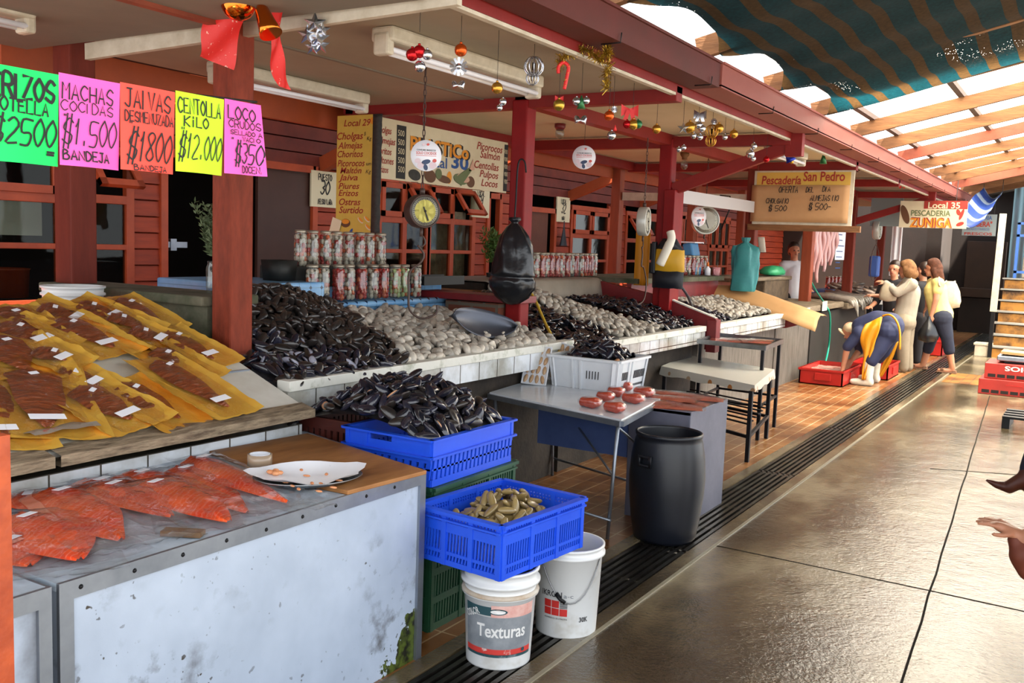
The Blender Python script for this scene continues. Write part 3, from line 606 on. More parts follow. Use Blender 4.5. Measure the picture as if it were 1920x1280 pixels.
# salmon fillets in vacuum film
def leaf_mesh(Lf, Wf, T, seed, blunt=.35):
    """half fillet: wide at the head end, tapering to the tail; local x along the fish"""
    rnd = random.Random(seed); b = MB(); rows = []; n = 26; k = 12
    for i in range(n+1):
        u = i/n; w = Wf*min(1, (u/.10+.02)**.5)*(1-.18*u-.72*max(0, (u-.45)/.55)**1.5)
        if u > .97: w *= .75
        row = []
        for j in range(k+1):
            v = 2*j/k-1; h = T*(max(0, 1-abs(v)**2.4))*(.55+.45*math.sin(pi*min(1, u*1.2+.12)))*(1-.35*u)
            bend = .03*math.sin(2.2*u+seed)*Wf*2
            row.append(V((Lf*u, v*w/2*(1+.05*math.sin(9*u+seed))+bend, .003+h + (.0025*math.sin(30*u+5*v+seed) if abs(v) < .8 else 0))))
        rows.append(row)
    b.sheet(rows); return b, rows
def film_sheet(x0, x1, w, z, seed, nx=16, ny=10, amp=.006, hump=None):
    rows = []
    for i in range(nx+1):
        u = i/nx; row = []
        for j in range(ny+1):
            v = 2*j/ny-1; x = x0+(x1-x0)*u; y = v*w/2*(1+.04*math.sin(7*u+seed))
            hz = z+amp*abs(noise.noise(V((x*18, y*18, seed))))+(amp*1.2*abs(v)**5 if abs(v) > .8 else 0)
            if hump: hz += hump(x, y)
            row.append(V((x, y, hz)))
        rows.append(row)
    b = MB(); b.sheet(rows); return b
def salmon_pack(h, t_, wpx, lab, seed, z=.757, lift=0, fat=True, ang=0):
    a, e = P7(*h, z), P7(*t_, z); d = e-a; Lf = d.length; rzz = math.atan2(d.y, d.x); Wf = wpx
    t = thing('salmon_pack', lab, 'salmon', a+V((0, 0, lift)), rzz, group=None)
    b, rows = leaf_mesh(Lf, Wf, .017, seed); fo = part(t, 'fillet', b, 'salmon')
    if fat and wpx > .22:
        b = MB(); b.sheet([[p+V((0, 0, .0035)) for p in r[0:3]] for r in rows[1:15]]); part(fo, 'belly_edge', b, 'salmon_fat')
    hump = lambda x, y: .021*max(0, 1-(abs(y)/(Wf*.6))**4)*max(0, min(1, (x+.02)/.04))*max(0, min(1, (Lf*1.0-x)/(Lf*.5)))
    fi = part(t, 'film', film_sheet(-.035, Lf+.05, Wf*1.28, .0025, seed, 22, 14, .007, hump), 'pack_film')
    b = MB(); b.box((.075, .01, .0275), (.028, .055, .001), (0, -.05, .5)); part(fi, 'price_label', b, 'label')
sp = [((-5, 1015), (62, 1062), .2, 'salmon pack at the lower left edge, half under another', 8, 0), ((12, 935), (128, 948), .2, 'salmon pack lying behind the wide one at the back left', 2, 0),
      ((28, 978), (150, 1060), .27, 'wide salmon pack nearest the left edge', 1, .012), ((95, 930), (236, 1022), .25, 'broad salmon pack second from the left in the front row', 3, .014),
      ((168, 903), (255, 945), .2, 'salmon pack tucked behind the middle of the row', 4, .0), ((190, 918), (318, 980), .18, 'slim salmon pack in the middle of the row', 5, .014),
      ((245, 888), (330, 928), .2, 'dark orange salmon pack behind the large middle one', 6, 0), ((268, 916), (428, 990), .22, 'large salmon pack right of the middle', 7, .016),
      ((330, 880), (470, 962), .19, 'pale salmon pack mostly under plastic film', 9, 0), ((362, 866), (542, 950), .17, 'long salmon pack nearest the plywood board', 10, .012)]
for i, (h, e, w, lab, sd, lf) in enumerate(sp): salmon_pack(h, e, w, lab, sd, lift=lf)
for i, (c, rzz, L_, w) in enumerate([((262, 1008), .75, .34, .2), ((372, 985), .5, .26, .16), ((505, 955), .45, .42, .13), ((120, 1062), .6, .3, .2)]):
    solo('plastic_film', ['crumpled clear film in front of the broad salmon pack', 'crumpled clear film by the wood offcut', 'long strip of clear film along the right front edge', 'crumpled clear film at the lower left'][i], 'plastic film', film_sheet(-L_/2, L_/2, w, 0, i*3.7, 30, 20, .022), 'pack_film_loose', loc=P7(*c, .757), rz=rzz+.5)
# sloping boards with gold smoked-salmon packs
BS = (1.28-.88)/1.05; BN = V((BS, 0, 1)).normalized(); BA = math.atan(BS)
def PB(px, py):
    d = ray(px, py); p0 = V((-2.95, 0, .885)); return CP+d*((p0-CP).dot(BN)/d.dot(BN))
def board(y0, y1, lab, rail, notch):
    t = thing('display_board', lab, 'board', (-3.5, (y0+y1)/2, .88)); b = MB()
    b.bar((-2.96, (y0+y1)/2, .872), (-4.02, (y0+y1)/2, 1.276), y1-y0, .018); wpart(t, 'panel', b, 'board_white')
    for f in (.33, .66):
        b = MB(); x = -2.96-1.06*f; z = .872+.404*f+.012; b.bb((x-.006, y0+.02, z-.006), (x+.006, y1-.01, z+.003)); wpart(t, 'batten', b, 'galv')
    b = MB(); n = 26; rows = []
    for j in range(n+1):
        y = y0+(y1-y0)*j/n; k = .012*noise.noise(V((y*5, 3, 0))); rows.append([V((-2.90+k, y, .845)), V((-2.90+k, y, .882+k)), V((-2.985, y, .902)), V((-2.985, y, .85)), V((-2.90+k, y, .845))])
    b.sheet(rows, sm=False); wpart(t, 'front_rail', b, 'driftwood')
board(1.88, 3.10, 'right sloping white board of gold smoked salmon packs', 0, 0); board(.75, 1.86, 'left sloping white board of gold smoked salmon packs', 0, 0)
b = MB(); b.bb((-3.98, .8, .79), (-3.9, 3.0, 1.2)); b.bb((-3.5, .8, .79), (-3.44, 3.0, 1.03)); solo('trestle', 'dark timber trestle propping up the sloping boards', 'trestle', b, 'dark_wood')
def gold_pack(h, e, w, lab, seed, lift, wm=1.95):
    w *= .92
    a, q = PB(*h), PB(*e); d = q-a; Lf = d.length; tx = d.normalized(); ty = BN.cross(tx).normalized()
    t = thing('smoked_salmon_pack', lab, 'smoked salmon', a+BN*lift, rot=MX((tx, ty, BN)).transposed().to_euler())
    fo = film_sheet(-.055, Lf+.06, w*wm, .0, seed, 18, 12, .014); z_ = part(t, 'gold_board', fo, 'gold_foil')
    b, rows = leaf_mesh(Lf, w, .013, seed); b.xf(MX.Translation((0, 0, .009))); part(t, 'smoked_fillet', b, 'smoked')
    hump = lambda x, y: .0205*max(0, 1-(abs(y)/(w*.62))**4)*max(0, min(1, (x+.02)/.04))*max(0, min(1, (Lf*1.04-x)/(Lf*.4)))
    fi = part(t, 'film', film_sheet(-.05, Lf+.055, w*1.34, .0045, seed, 20, 12, .010, hump), 'pack_film_gold')
    if seed % 3 != 1: b = MB(); b.box((Lf*.88, 0, .028), (.035, w*.6, .001), (0, .02, .08)); part(fi, 'price_label', b, 'label')
    b = MB(); b.box((.06, .01, .031), (.02, .035, .001), (0, 0, .4)); part(fi, 'weight_sticker', b, 'label')
film('pack_film_gold', '#fffdf8', 1.3, .05, 0, 2.4, 9)
gp = [((10, 582), (45, 612), .17, 'gold smoked salmon pack at the top left edge', 1, 0), ((75, 578), (150, 605), .17, 'gold pack in the top row behind a wider one, near the bucket', 2, 0), ((150, 572), (222, 600), .16, 'gold pack in the top row, third from the left', 3, 0), ((225, 566), (305, 612), .15, 'gold pack at the top right corner of the boards', 4, .004),
      ((10, 615), (85, 652), .19, 'gold pack at the left edge in the second row', 5, .012), ((112, 608), (208, 662), .19, 'gold pack with a big label in the middle of the second row', 6, .014), ((205, 598), (268, 622), .16, 'gold pack tilted under the top right one', 7, .008), ((245, 625), (305, 648), .16, 'small gold pack above the bare right corner', 8, .012), ((312, 628), (402, 678), .16, 'gold pack farthest right on the boards', 9, .004),
      ((-8, 645), (48, 708), .22, 'dark gold pack at the left edge in the third row', 10, .022), ((70, 668), (120, 690), .15, 'folded gold pack turned partly on its edge', 11, .022), ((112, 700), (182, 730), .15, 'gold pack half hidden behind the front row', 12, .006), ((290, 662), (368, 705), .17, 'gold pack under the long one, at the right', 13, .006),
      ((48, 705), (90, 815), .22, 'largest gold pack at the front left', 14, .016), ((143, 738), (248, 796), .2, 'gold pack at the front, second from the left', 15, .014), ((228, 726), (338, 790), .18, 'gold pack at the front, third from the left', 16, .004), ((292, 690), (425, 776), .17, 'long dark gold pack at the front right', 17, .02), ((-40, 720), (2, 830), .2, 'gold pack cut off at the lower left', 18, .004)]
for a in gp: gold_pack(*a)
mat('crumpled', '#a59c8e', .4, col2='#c2452e', ns=9, thr=(.6, .66), bump=.8, bs=20)
b = MB(); p = PB(115, 812)
b.sheet([[p+V((-.05+.03*j, -.14+.05*i, .02+.022*abs(noise.noise(V((i*.9, j*.9, 1)))))) for j in range(5)] for i in range(6)]); solo('crumpled_wrapper', 'crumpled grey and red wrapper at the board front edge', 'wrapper', b, 'crumpled')
p0 = PY(4, 900, 1.18); e0 = PY(12, 1300, 1.18); b = MB(); b.bar(p0+V((-.02, 0, .1)), V((e0.x-.02, e0.y, .001)), .04, .04); mat('orange_wood', '#c0562a', .5, col2='#8a3218', ns=6, amt=.9, bump=.2); solo('batten_upright', 'orange painted upright batten at the left edge of the photo', 'batten', b, 'orange_wood')
# moss-covered partition behind the post, bucket, vase with sprigs
t = thing('partition', 'mossy timber partition behind the first post', 'partition', (-4.3, 3.42, 0))
b = MB(); b.bb((-4.95, 3.2, .6), (-3.72, 3.28, 1.28)); wpart(t, 'wall', b, 'mossy'); b = MB(); b.bb((-5.05, 3.15, 1.28), (-3.7, 3.52, 1.33)); wpart(t, 'top_plank', b, 'mossy', bevel=.01)
def bucket(loc, lab, r0, r1, h, rz=0, rings=((.80, .012), (.92, .008)), m='bucket_white'):
    t = thing('bucket', lab, 'bucket', loc, rz); pr = [(0, .006), (r0, .0), (r0+.0005, .006)]
    for z, e in rings:
        r = r0+(r1-r0)*z; pr += [(r, h*z-.008), (r+e, h*z-.004), (r+e, h*z+.006), (r, h*z+.01)]
    pr += [(r1, h-.012), (r1+.008, h-.01), (r1+.008, h), (r1-.004, h), (r1-.006, h-.02), (r0-.004, .012), (0, .012)]
    b = MB(); b.lathe(pr, 40); part(t, 'tub', b, m); return t
mat('bucket_white', '#d5d7d8', .35, col2='#a9a294', ns=5, amt=.8, thr=(.55, .8), bump=.05)
q = PX(137, 545, -4.4); bucket((q.x, q.y, 1.0), 'white plastic bucket standing behind the smoked fish boards', .125, .145, .35, rings=((.78, .01), (.88, .01)))
b = MB(); b.bb((-4.7, 2.6, 0), (-4.1, 3.2, .998)); solo('bucket_stand', 'dark timber stand under the white bucket', 'stand', b, 'dark_wood')
def foliage(b, c, h, r, n, ln, m=0, rnd=None):
    for k in range(n):
        a = random.uniform(0, 2*pi); lean = random.uniform(.05, 1)*r; p0 = V(c); p1 = p0+V((math.cos(a)*lean, math.sin(a)*lean, h*random.uniform(.45, 1)))
        mid = p0.lerp(p1, .5)+V((0, 0, .04)); pts = smooth([p0, mid, p1], 4)
        for i in range(3, len(pts)):
            for s in range(4):
                d = V((jit(1), jit(1), random.uniform(.1, 1))).normalized()*ln*random.uniform(.6, 1.2); w = d.cross(V((jit(1), jit(1), jit(1)))).normalized()*.006
                q = pts[i]+V((jit(.006), jit(.006), jit(.006))); b.add([q-w*.4, q+d*.5-w, q+d, q+d*.5+w], [(0, 1, 2, 3)], m)
mat('needle', '#3c4a30', .7, col2='#62704a', ns=30); mat('leaf_green', '#4a6b26', .6, col2='#2f4a1a', ns=20); film('jar_glass', '#e3e8e4', .7, .04, .05, .1, 8)
q = PY(403, 540, 3.4); q.z = 1.33; t = thing('vase', 'glass jar of dark sprigs on the mossy partition', 'vase', q); b = MB(); b.lathe([(0, .0), (.04, 0), (.045, .03), (.045, .13), (.036, .15), (.04, .165), (.035, .165)], 20); part(t, 'jar', b, 'jar_glass')
b = MB(); foliage(b, (0, 0, .1), .36, .12, 60, .04); part(t, 'sprigs', b, 'needle', kind='stuff')
# ================================================================ crates, buckets, table, drum
mat('crate_blue', '#1648d2', .35, col2='#1f55de', ns=4, bump=.03); mat('crate_green', '#25543a', .45, col2='#1a3f2b', ns=4); mat('crate_maroon', '#5c2620', .5, col2='#45190f', ns=4)
mat('crate_red', '#b32019', .4, col2='#9a1a14', ns=4); mat('crate_white', '#d9dde2', .4, col2='#c4c9cf', ns=4)
def grille(b, a, c, z0, z1, n, ang=0., w=.4, t=.006):
    """upright slats between two points"""
    a, c = V(a), V(c); d = c-a; L_ = d.length; tx = d.normalized(); st = L_/n
    for k in range(n):
        p = a+tx*(st*(k+.5)); b.bar((p.x, p.y, z0)-V((0, 0, 0)) if False else V((p.x, p.y, z0)), V((p.x, p.y, z1))+tx*ang, st*w, t, up=tx.cross(ZA))
def crate(name, lab, loc, rz, lx, ly, h, m, rows=((.12, .42), (.5, .8)), n=(14, 22), rim=.02, group=None, handles=True, band=.0, cat='crate'):
    """open plastic crate: floor, four slatted walls with rails, corner posts, rim"""
    t = thing(name, lab, cat, loc, rz, group); x, y = lx/2, ly/2
    b = MB(); b.bb((-x+.01, -y+.01, 0), (x-.01, y-.01, .012)); part(t, 'floor_panel', b, m)
    for (p, q, k, hn) in (((-x, -y), (x, -y), n[0], 1), ((x, -y), (x, y), n[1], 1), ((x, y), (-x, y), n[0], 0), ((-x, y), (-x, -y), n[1], 0)):
        b = MB(); P_ = lambda r, z: V((p[0]+(q[0]-p[0])*r, p[1]+(q[1]-p[1])*r, z)); tx = (P_(1, 0)-P_(0, 0)).normalized()
        zc = [0.0]+[v for r in rows for v in r]+[1.0]
        for i in range(0, len(zc), 2):
            za, zb = zc[i]*h, zc[i+1]*h; b.bar(P_(0, (za+zb)/2), P_(1, (za+zb)/2), .014, zb-za)
        for (ra, rb) in rows: grille(b, P_(.04, 0), P_(.96, 0), ra*h, rb*h, k, .004, .45, .008)
        for r in (0.015, .34, .66, .985): b.bar(P_(r, 0), P_(r, h), .022, .02, up=tx.cross(ZA))
        if band: o = tx.cross(ZA)*.008; b.bar(P_(-.01, h*(1-band/2))+o, P_(1.01, h*(1-band/2))+o, .014, h*band)
        o = tx.cross(ZA)*.012; b.bar(P_(-.012, h-.006)+o*.6, P_(1.012, h-.006)+o*.6, .032, .014)
        if rim: b.bar(P_(-.01, h-rim*1.6)+o*.7, P_(1.01, h-rim*1.6)+o*.7, .02, .008)
        part(t, 'side_wall', b, m)
        if handles and hn:
            b = MB(); c = P_(.5, h*.86)+o*.8; b.bar(c-tx*.09, c+tx*.09, .012, h*.2); b.bar(c-tx*.075+o*.4, c+tx*.075+o*.4, .014, .012); part(t, 'handle', b, m)
    return t
# stacked crates beside the white cabinet, biggest blue one on top
CT = .83; c_a, c_b, c_c = PZ(650, 795, CT), PZ(810, 824, CT), PZ(963, 783, CT); CW, CL = c_b.x-c_a.x, c_c.y-c_b.y; cen = V((c_b.x-CW/2, c_b.y+CL/2, 0)); CB = .625; CH = CT-CB
t = thing('crate', 'blue vented crate heaped with black mussels, topmost of its stack', 'crate', (cen.x, cen.y, CB)); x, y = CW/2, CL/2
b = MB(); b.bb((-x+.02, -y+.02, 0), (x-.02, y-.02, .01)); part(t, 'floor_panel', b, 'crate_blue')
for (p, q, k, sd) in (((-x, -y), (x, -y), 12, 1), ((x, -y), (x, y), 20, 0), ((x, y), (-x, y), 12, 1), ((-x, y), (-x, -y), 20, 0)):
    b = MB(); P_ = lambda r, z, f=.965: V(((p[0]+(q[0]-p[0])*r)*f, (p[1]+(q[1]-p[1])*r)*f, z)); tx = (P_(1, 0)-P_(0, 0)).normalized(); o = tx.cross(ZA)
    for z0, z1 in ((0, .03), (.068, .076), (.112, .2 if not sd else .15)): b.bar(P_(0, (z0+z1)/2), P_(1, (z0+z1)/2), .01, z1-z0)
    grille(b, P_(0, 0), P_(1, 0), .03, .112, k, .01, .62, .01)
    for zz in (.125, CH-.008): b.bar(P_(-.01, zz, 1.0), P_(1.01, zz, 1.0), .03, .009)
    for r in ((0.03, .25, .97) if sd else (.02, .98)): b.bar(P_(r, .125, .985), P_(r, CH-.006, .985), .02, .012, up=o)
    if not sd: b.bar(P_(0, .16, .98), P_(1, .16, .98), .008, .08)
    else:
        b.bar(P_(0, .15, .98), P_(.3, .15, .98), .008, .1); b.bar(P_(.55, .15, .98), P_(1, .15, .98), .008, .1); b.bar(P_(.3, .135, .98), P_(.55, .135, .98), .008, .06)
    part(t, 'side_wall', b, 'crate_blue')
gx, gy = cen.x+.005, cen.y+.02
crate('crate', 'upper green slatted crate under the blue mussel crate', (gx, gy, .39), 0, CW-.02, CL, .232, 'crate_green', rows=((.12, .42), (.5, .82)), n=(18, 30), handles=False)
crate('crate', 'lower green slatted crate, bottom of its stack behind the buckets', (gx, gy, .0), 0, CW-.02, CL, .385, 'crate_green', rows=((.08, .3), (.38, .62), (.7, .92)), n=(18, 30), handles=False)
t = thing('crate', 'maroon crate half hidden behind the sloping white board', 'crate', (c_a.x-.19, cen.y+.06, .6)); x, y = .165, CL/2-.01
b = MB(); b.bb((-x, -y, 0), (x, y, .012)); part(t, 'floor_panel', b, 'crate_maroon')
for p, q, k in (((-x, -y), (x, -y), 9), ((x, -y), (x, y), 20), ((x, y), (-x, y), 9), ((-x, y), (-x, -y), 20)):
    b = MB(); P_ = lambda r, z: V((p[0]+(q[0]-p[0])*r, p[1]+(q[1]-p[1])*r, z))
    b.bar(P_(0, .2), P_(1, .2), .014, .05); b.bar(P_(0, .02), P_(1, .02), .014, .04); b.bar(P_(0, .11), P_(1, .11), .014, .03); grille(b, P_(0, 0), P_(1, 0), .04, .19, k, 0, .6, .008); b.bar(P_(-.02, .222), P_(1.02, .222), .025, .01); part(t, 'side_wall', b, 'crate_maroon')
b = MB(); b.bb((c_a.x-.34, cen.y-.25, 0), (c_a.x-.04, cen.y+.36, .598)); solo('crate_stand', 'dark wooden stand under the maroon crate', 'stand', b, 'dark_wood')
# buckets carrying the lower blue crate
b1 = V((-1.91, 3.11, 0)); b2 = V((-1.83, 3.53, 0)); BH = .385
mat('splash', '#6e6a5c', .6)
def wrapc(b, r0, r1, h, a0):
    b.v = [V(((r0+(r1-r0)*p.z/h-p.y)*math.cos(a0+p.x/r0), (r0+(r1-r0)*p.z/h-p.y)*math.sin(a0+p.x/r0), p.z)) for p in b.v]; return b
def band(b, x0, x1, z0, z1, m=0, lift=.001, n=40):
    b.sheet([[(x0+(x1-x0)*k/n, -lift, z) for k in range(n+1)] for z in (z0, z1)], m)
t = bucket(b1, 'white bucket with a grey and pink label under the lower blue crate', .128, .146, BH, rings=((.74, .012), (.86, .014)))
a0 = math.atan2(-b1.y, -b1.x)
mat('lbl_grey', '#8b9096', .5, col2='#6f757c', ns=14, amt=.9); mat('lbl_teal', '#24474f', .5, col2='#8a9296', ns=12, thr=(.55, .7)); mat('lbl_red', '#c43a34', .5, col2='#d8d4cf', ns=18, thr=(.6, .7)); mat('lbl_white', '#d9d9d8', .5); mat('lbl_pink', '#d8b4ac', .5, col2='#c98f86', ns=40)
b = MB(); band(b, -.145, .145, .085, .215, 0); band(b, -.145, -.03, .22, .255, 1); band(b, -.03, .145, .215, .262, 2); band(b, -.145, .145, .062, .085, 3); band(b, -.145, .145, .052, .064, 1)
paint(b, 'Texturas', (-.085, 0, .135), XA, ZA, .05, 4, width=.19, bold=.02, lift=.0025); paint(b, 'COLOR', (-.135, 0, .196), V((.9, 0, .42)), V((-.42, 0, .9)), .026, 4, width=.07, bold=.02, lift=.003)
disc(b, (-.005, 0, .238), XA, ZA, .034, .012, 1, lift=.003); disc(b, (-.005, 0, .238), XA, ZA, .027, .008, 4, lift=.0036); paint(b, 'mamut', (-.03, 0, .216), XA, ZA, .012, 1, lift=.003) if False else None
disc(b, (.1, 0, .078), XA, ZA, .008, .008, 1, lift=.003)
part(t, 'label_sheet', wrapc(b, .129, .146, BH, a0), ['lbl_grey', 'lbl_teal', 'lbl_pink', 'lbl_red', 'lbl_white'])
b = MB(); b.lathe([(.143, .282), (.153, .284), (.155, .29), (.150, .3), (.143, .3)], 40); mat('rust_ring', '#a08566', .6, col2='#d0ccc4', ns=9); part(t, 'stacked_rim', b, 'rust_ring')
t = bucket(b2, 'white bucket with printed red squares and a wire handle', .13, .146, BH, rings=((.9, .012),)); a0 = math.atan2(-b2.y, -b2.x)
mat('lbl_redflat', '#c02a26', .5); mat('lbl_dark', '#2a2c30', .5)
b = MB(); x0 = -.095
for i in range(3):
    for j in range(2):
        if (i, j) != (2, 1): band(b, x0+.034*i, x0+.034*i+.031, .10+.034*j, .131+.034*j, 0, n=4)
for k in range(5): band(b, x0+.068, x0+.099, .134+.006*k, .1375+.006*k, 1, n=4)
part(t, 'printed_squares', wrapc(b, .1305, .146, BH, a0), ['lbl_redflat', 'lbl_dark', 'lbl_grey']); b = MB(); paint(b, 'IKRON', (x0-.012, 0, .181), XA, ZA, .024, 1, width=.088, bold=.012, lift=.002); paint(b, 'a-c', (x0+.083, 0, .181), XA, ZA, .018, 2, width=.038, bold=.004, lift=.002)
paint(b, 'ADHESIVO EN PASTA', (x0, 0, .084), XA, ZA, .007, 1, width=.1, lift=.002); paint(b, '30K', (.055, 0, .075), XA, ZA, .02, 1, width=.04, bold=.02, lift=.002)
part(t, 'lettering', wrapc(b, .1305, .146, BH, a0), ['lbl_redflat', 'lbl_dark', 'lbl_grey'])
b = MB(); pts = [V((.148*math.cos(a0+q), .148*math.sin(a0+q), .34-.2*math.sin(pi*(q+.9)/2.0)*0.9)) for q in [-.9+2.0*k/14 for k in range(15)]]; b.tube(pts, .0025, 6); wh = part(t, 'wire_handle', b, 'steel'); b = MB(); c = pts[5]; b.tube([pts[4], pts[5], pts[6]], .008, 8); part(wh, 'grip', b, 'iron_black')
n0 = PZ(941, 985, .6); n1 = PZ(1098, 930, .6); d = (n1-n0); rr = math.atan2(d.y, d.x)-pi/2; LY, LX = .55, .42
ax = V((math.cos(rr), math.sin(rr), 0)); ay = V((-math.sin(rr), math.cos(rr), 0)); c2 = n0-ax*(LX/2)+ay*(LY/2); LCZ = BH+.002
LC = crate('crate', 'lower blue crate of razor clams standing on two white buckets', (c2.x, c2.y, LCZ), rr, LX, LY, .6-LCZ, 'crate_blue', rows=((.1, .2), (.26, .62), (.8, .9)), n=(24, 32), handles=False)
# shells
mat('mussel', '#15151c', .2, col2='#262636', ns=14, coat=.5, bump=.12, bs=30, rnd=.5); mat('mussel_brown', '#191615', .3, col2='#2e2826', ns=16, coat=.4, bump=.2, bs=40, rnd=.5)
mat('mussel_flesh', '#c98a5c', .35, col2='#e0ac86', ns=20, coat=.5); mat('nacre', '#b9bccb', .2, col2='#6d6f86', ns=14)
m = mat('clam', '#8a8780', .42, col2='#cfc4b4', ns=9, coat=.15, rnd=.35); N, L = nodes(m); B = N['Principled BSDF']; tc = N.new('ShaderNodeTexCoord'); wv = N.new('ShaderNodeTexWave'); wv.wave_type = 'RINGS'; wv.inputs['Scale'].default_value = 55; wv.inputs['Distortion'].default_value = 1
mp = N.new('ShaderNodeMapping'); mp.inputs['Location'].default_value = (.03, 0, 0); L.new(tc.outputs['Object'], mp.inputs[0]); L.new(mp.outputs[0], wv.inputs[0]); bp = N.new('ShaderNodeBump'); bp.inputs['Strength'].default_value = .35; bp.inputs['Distance'].default_value = .002; L.new(wv.outputs[1], bp.inputs['Height']); L.new(bp.outputs[0], B.inputs['Normal'])
mat('razor', '#9a8452', .35, col2='#6e5a34', ns=9, coat=.5, rnd=.2)
mat('heap_dark', '#0d0d11', .4); mat('heap_clam', '#5d5850', .7)
def shell(L_, Wd, T, kind):
    b = MB(); n, k = 14, 10; rows = []
    for i in range(n+1):
        u = i/n
        if kind == 'm': w = math.sin(pi*u**.72)**.62*(.62+.45*u)*1.02; c = .10*math.sin(pi*u)
        elif kind == 'c': w = math.sin(pi*u)**.5*1.0; c = 0
        else: w = math.sin(pi*min(1, max(0, u)))**.36; c = .06*math.sin(pi*u)
        row = []
        for j in range(k):
            q = 2*pi*j/k; yy = math.cos(q); zz = math.sin(q)
            zz = math.copysign(abs(zz)**.9, zz)
            row.append(V((L_*(u-.5), Wd/2*(w*yy+c), T/2*w*zz*(1-.25*abs(yy)))))
        rows.append(row+[row[0]])
    b.sheet(rows); return b
def open_mussel(L_, Wd, T):
    b = shell(L_, Wd, T, 'm'); b.v = [V((p.x, p.y, p.z if p.z < 0 else p.z*.22)) for p in b.v]
    c = shell(L_*.8, Wd*.78, T*.6, 'm'); c.v = [p+V((0, 0, .004)) for p in c.v]; return b, c
def heap(name, lab, cat, group, protos, region, hz, step, n_ind, bed, core_m, seed=1, tilt=.45, flat=0., order=None, bedlab=None, rim=None, meshes=None, align=None):
    """a heap: shells laid over a mound; the first n_ind (nearest the camera) are objects of their own, the rest one mesh with the mound"""
    rnd = random.Random(seed); pts = []; x0, x1, y0, y1 = region[0]; ok = region[1]
    y = y0
    row = 0
    while y < y1:
        x = x0+(row % 2)*step/2
        while x < x1:
            px_, py_ = x+rnd.uniform(-.35, .35)*step, y+rnd.uniform(-.35, .35)*step
            if ok(px_, py_): pts.append((px_, py_))
            x += step
        y += step*.86; row += 1
    pts.sort(key=lambda p: (p[0]**2+p[1]**2)); inst = []
    e = .02
    for i, (x, y) in enumerate(pts):
        z = hz(x, y); nrm = V((-(hz(x+e, y)-z)/e, -(hz(x, y+e)-z)/e, 1)).normalized()
        nrm = (nrm+V((rnd.gauss(0, tilt), rnd.gauss(0, tilt), 0))).normalized()
        R = nrm.to_track_quat('Z', 'Y').to_matrix().to_4x4() @ MX.Rotation(rnd.uniform(0, 6.28) if align is None else rnd.gauss(align, .7), 4, 'Z')
        s = rnd.uniform(.82, 1.14); M = MX.Translation((x, y, z+rnd.uniform(-.006, .016))) @ R @ MX.Scale(s, 4)
        if i < n_ind:
            pr = protos[rnd.choices(range(len(protos)), [p[2] for p in protos])[0]]; o = pr[0].copy() if pr[3] else pr[0]
            if pr[3]:
                COL.objects.link(o)
                for ch in pr[0].children: q = ch.copy(); COL.objects.link(q); q.parent = o
            pr[3] = 1; o.matrix_basis = M; tags(o, pr[1], cat, group if pr[4] is None else pr[4])
        else: inst.append(M)
    b = MB(); nx = ny = 34; G = [[V((x0+(x1-x0)*i/nx, y0+(y1-y0)*j/ny, 0)) for i in range(nx+1)] for j in range(ny+1)]
    if bed:
        use = [[any(ok(p.x+dx, p.y+dy) for dx, dy in ((0, 0), (.025, 0), (-.025, 0), (0, .025), (0, -.025))) for p in r] for r in G]
        b.add([V((p.x, p.y, max(bed[0], hz(p.x, p.y)-bed[1]))) for r in G for p in r], [(j*(nx+1)+i, j*(nx+1)+i+1, (j+1)*(nx+1)+i+1, (j+1)*(nx+1)+i) for j in range(ny) for i in range(nx) if use[j][i] and use[j][i+1] and use[j+1][i] and use[j+1][i+1]], 1, True)
        ks = sorted({i for f in b.f for i in f}); rm = {k: i for i, k in enumerate(ks)}; b.v = [b.v[k] for k in ks]; b.f = [[rm[i] for i in f] for f in b.f]
    for M in inst:
        mb = rnd.choice(meshes); b.add([M @ p for p in mb.v], mb.f, 0, True)
    if b.v: solo(name, bedlab, cat, b, core_m, kind='stuff')
    return len(pts)
MUSM = [shell(.105, .056, .038, 'm'), shell(.092, .052, .034, 'm')]; CLAM = [shell(.08, .068, .042, 'c'), shell(.07, .06, .038, 'c')]
def proto(name, kind, label, L_, Wd, T, m, grp=None, wt=1.):
    if kind in 'on':
        b, c = open_mussel(L_, Wd, T); o = link(name, mesh(name, b), m, None); part(o, 'flesh' if kind == 'o' else 'inner_shell', c, 'mussel_flesh' if kind == 'o' else 'nacre', label='orange flesh' if kind == 'o' else 'pearly inside')
    else: o = link(name, mesh(name, shell(L_, Wd, T, kind)), m, None)
    return [o, label, wt, 0, grp]
# blue crate
def in_c(x, y): return c_a.x-.36 < x < c_b.x-.035 and cen.y-CL/2+.035 < y < cen.y+CL/2-.035
def hz_c(x, y):
    u = (x-c_a.x)/CW; v = (y-cen.y)/CL+.5
    return CT-.055+.225*max(0, 1-((u-.12)/.95)**2)*max(0, 1-((v-.55)/.72)**2)
P1 = [proto('mussel', 'm', 'closed black mussel heaped in the topmost blue crate', .105, .056, .04, 'mussel', wt=.92), proto('mussel', 'o', 'opened mussel showing orange flesh in the topmost blue crate', .105, .05, .034, 'mussel', 'opened mussels in the blue crate', .06), proto('mussel', 'm', 'brownish black mussel heaped in the topmost blue crate', .098, .055, .038, 'mussel_brown', 'brownish mussels in the blue crate', .25)]
nA = heap('mussel_heap', None, 'mussel', 'mussels heaped in the blue crate', P1, ((c_a.x-.4, c_b.x, cen.y-.36, cen.y+.36), in_c), hz_c, .047, 140, (.7, .014), ['mussel', 'heap_dark'], 3, .6, bedlab='dark bed of mussels filling the large blue crate', meshes=MUSM)
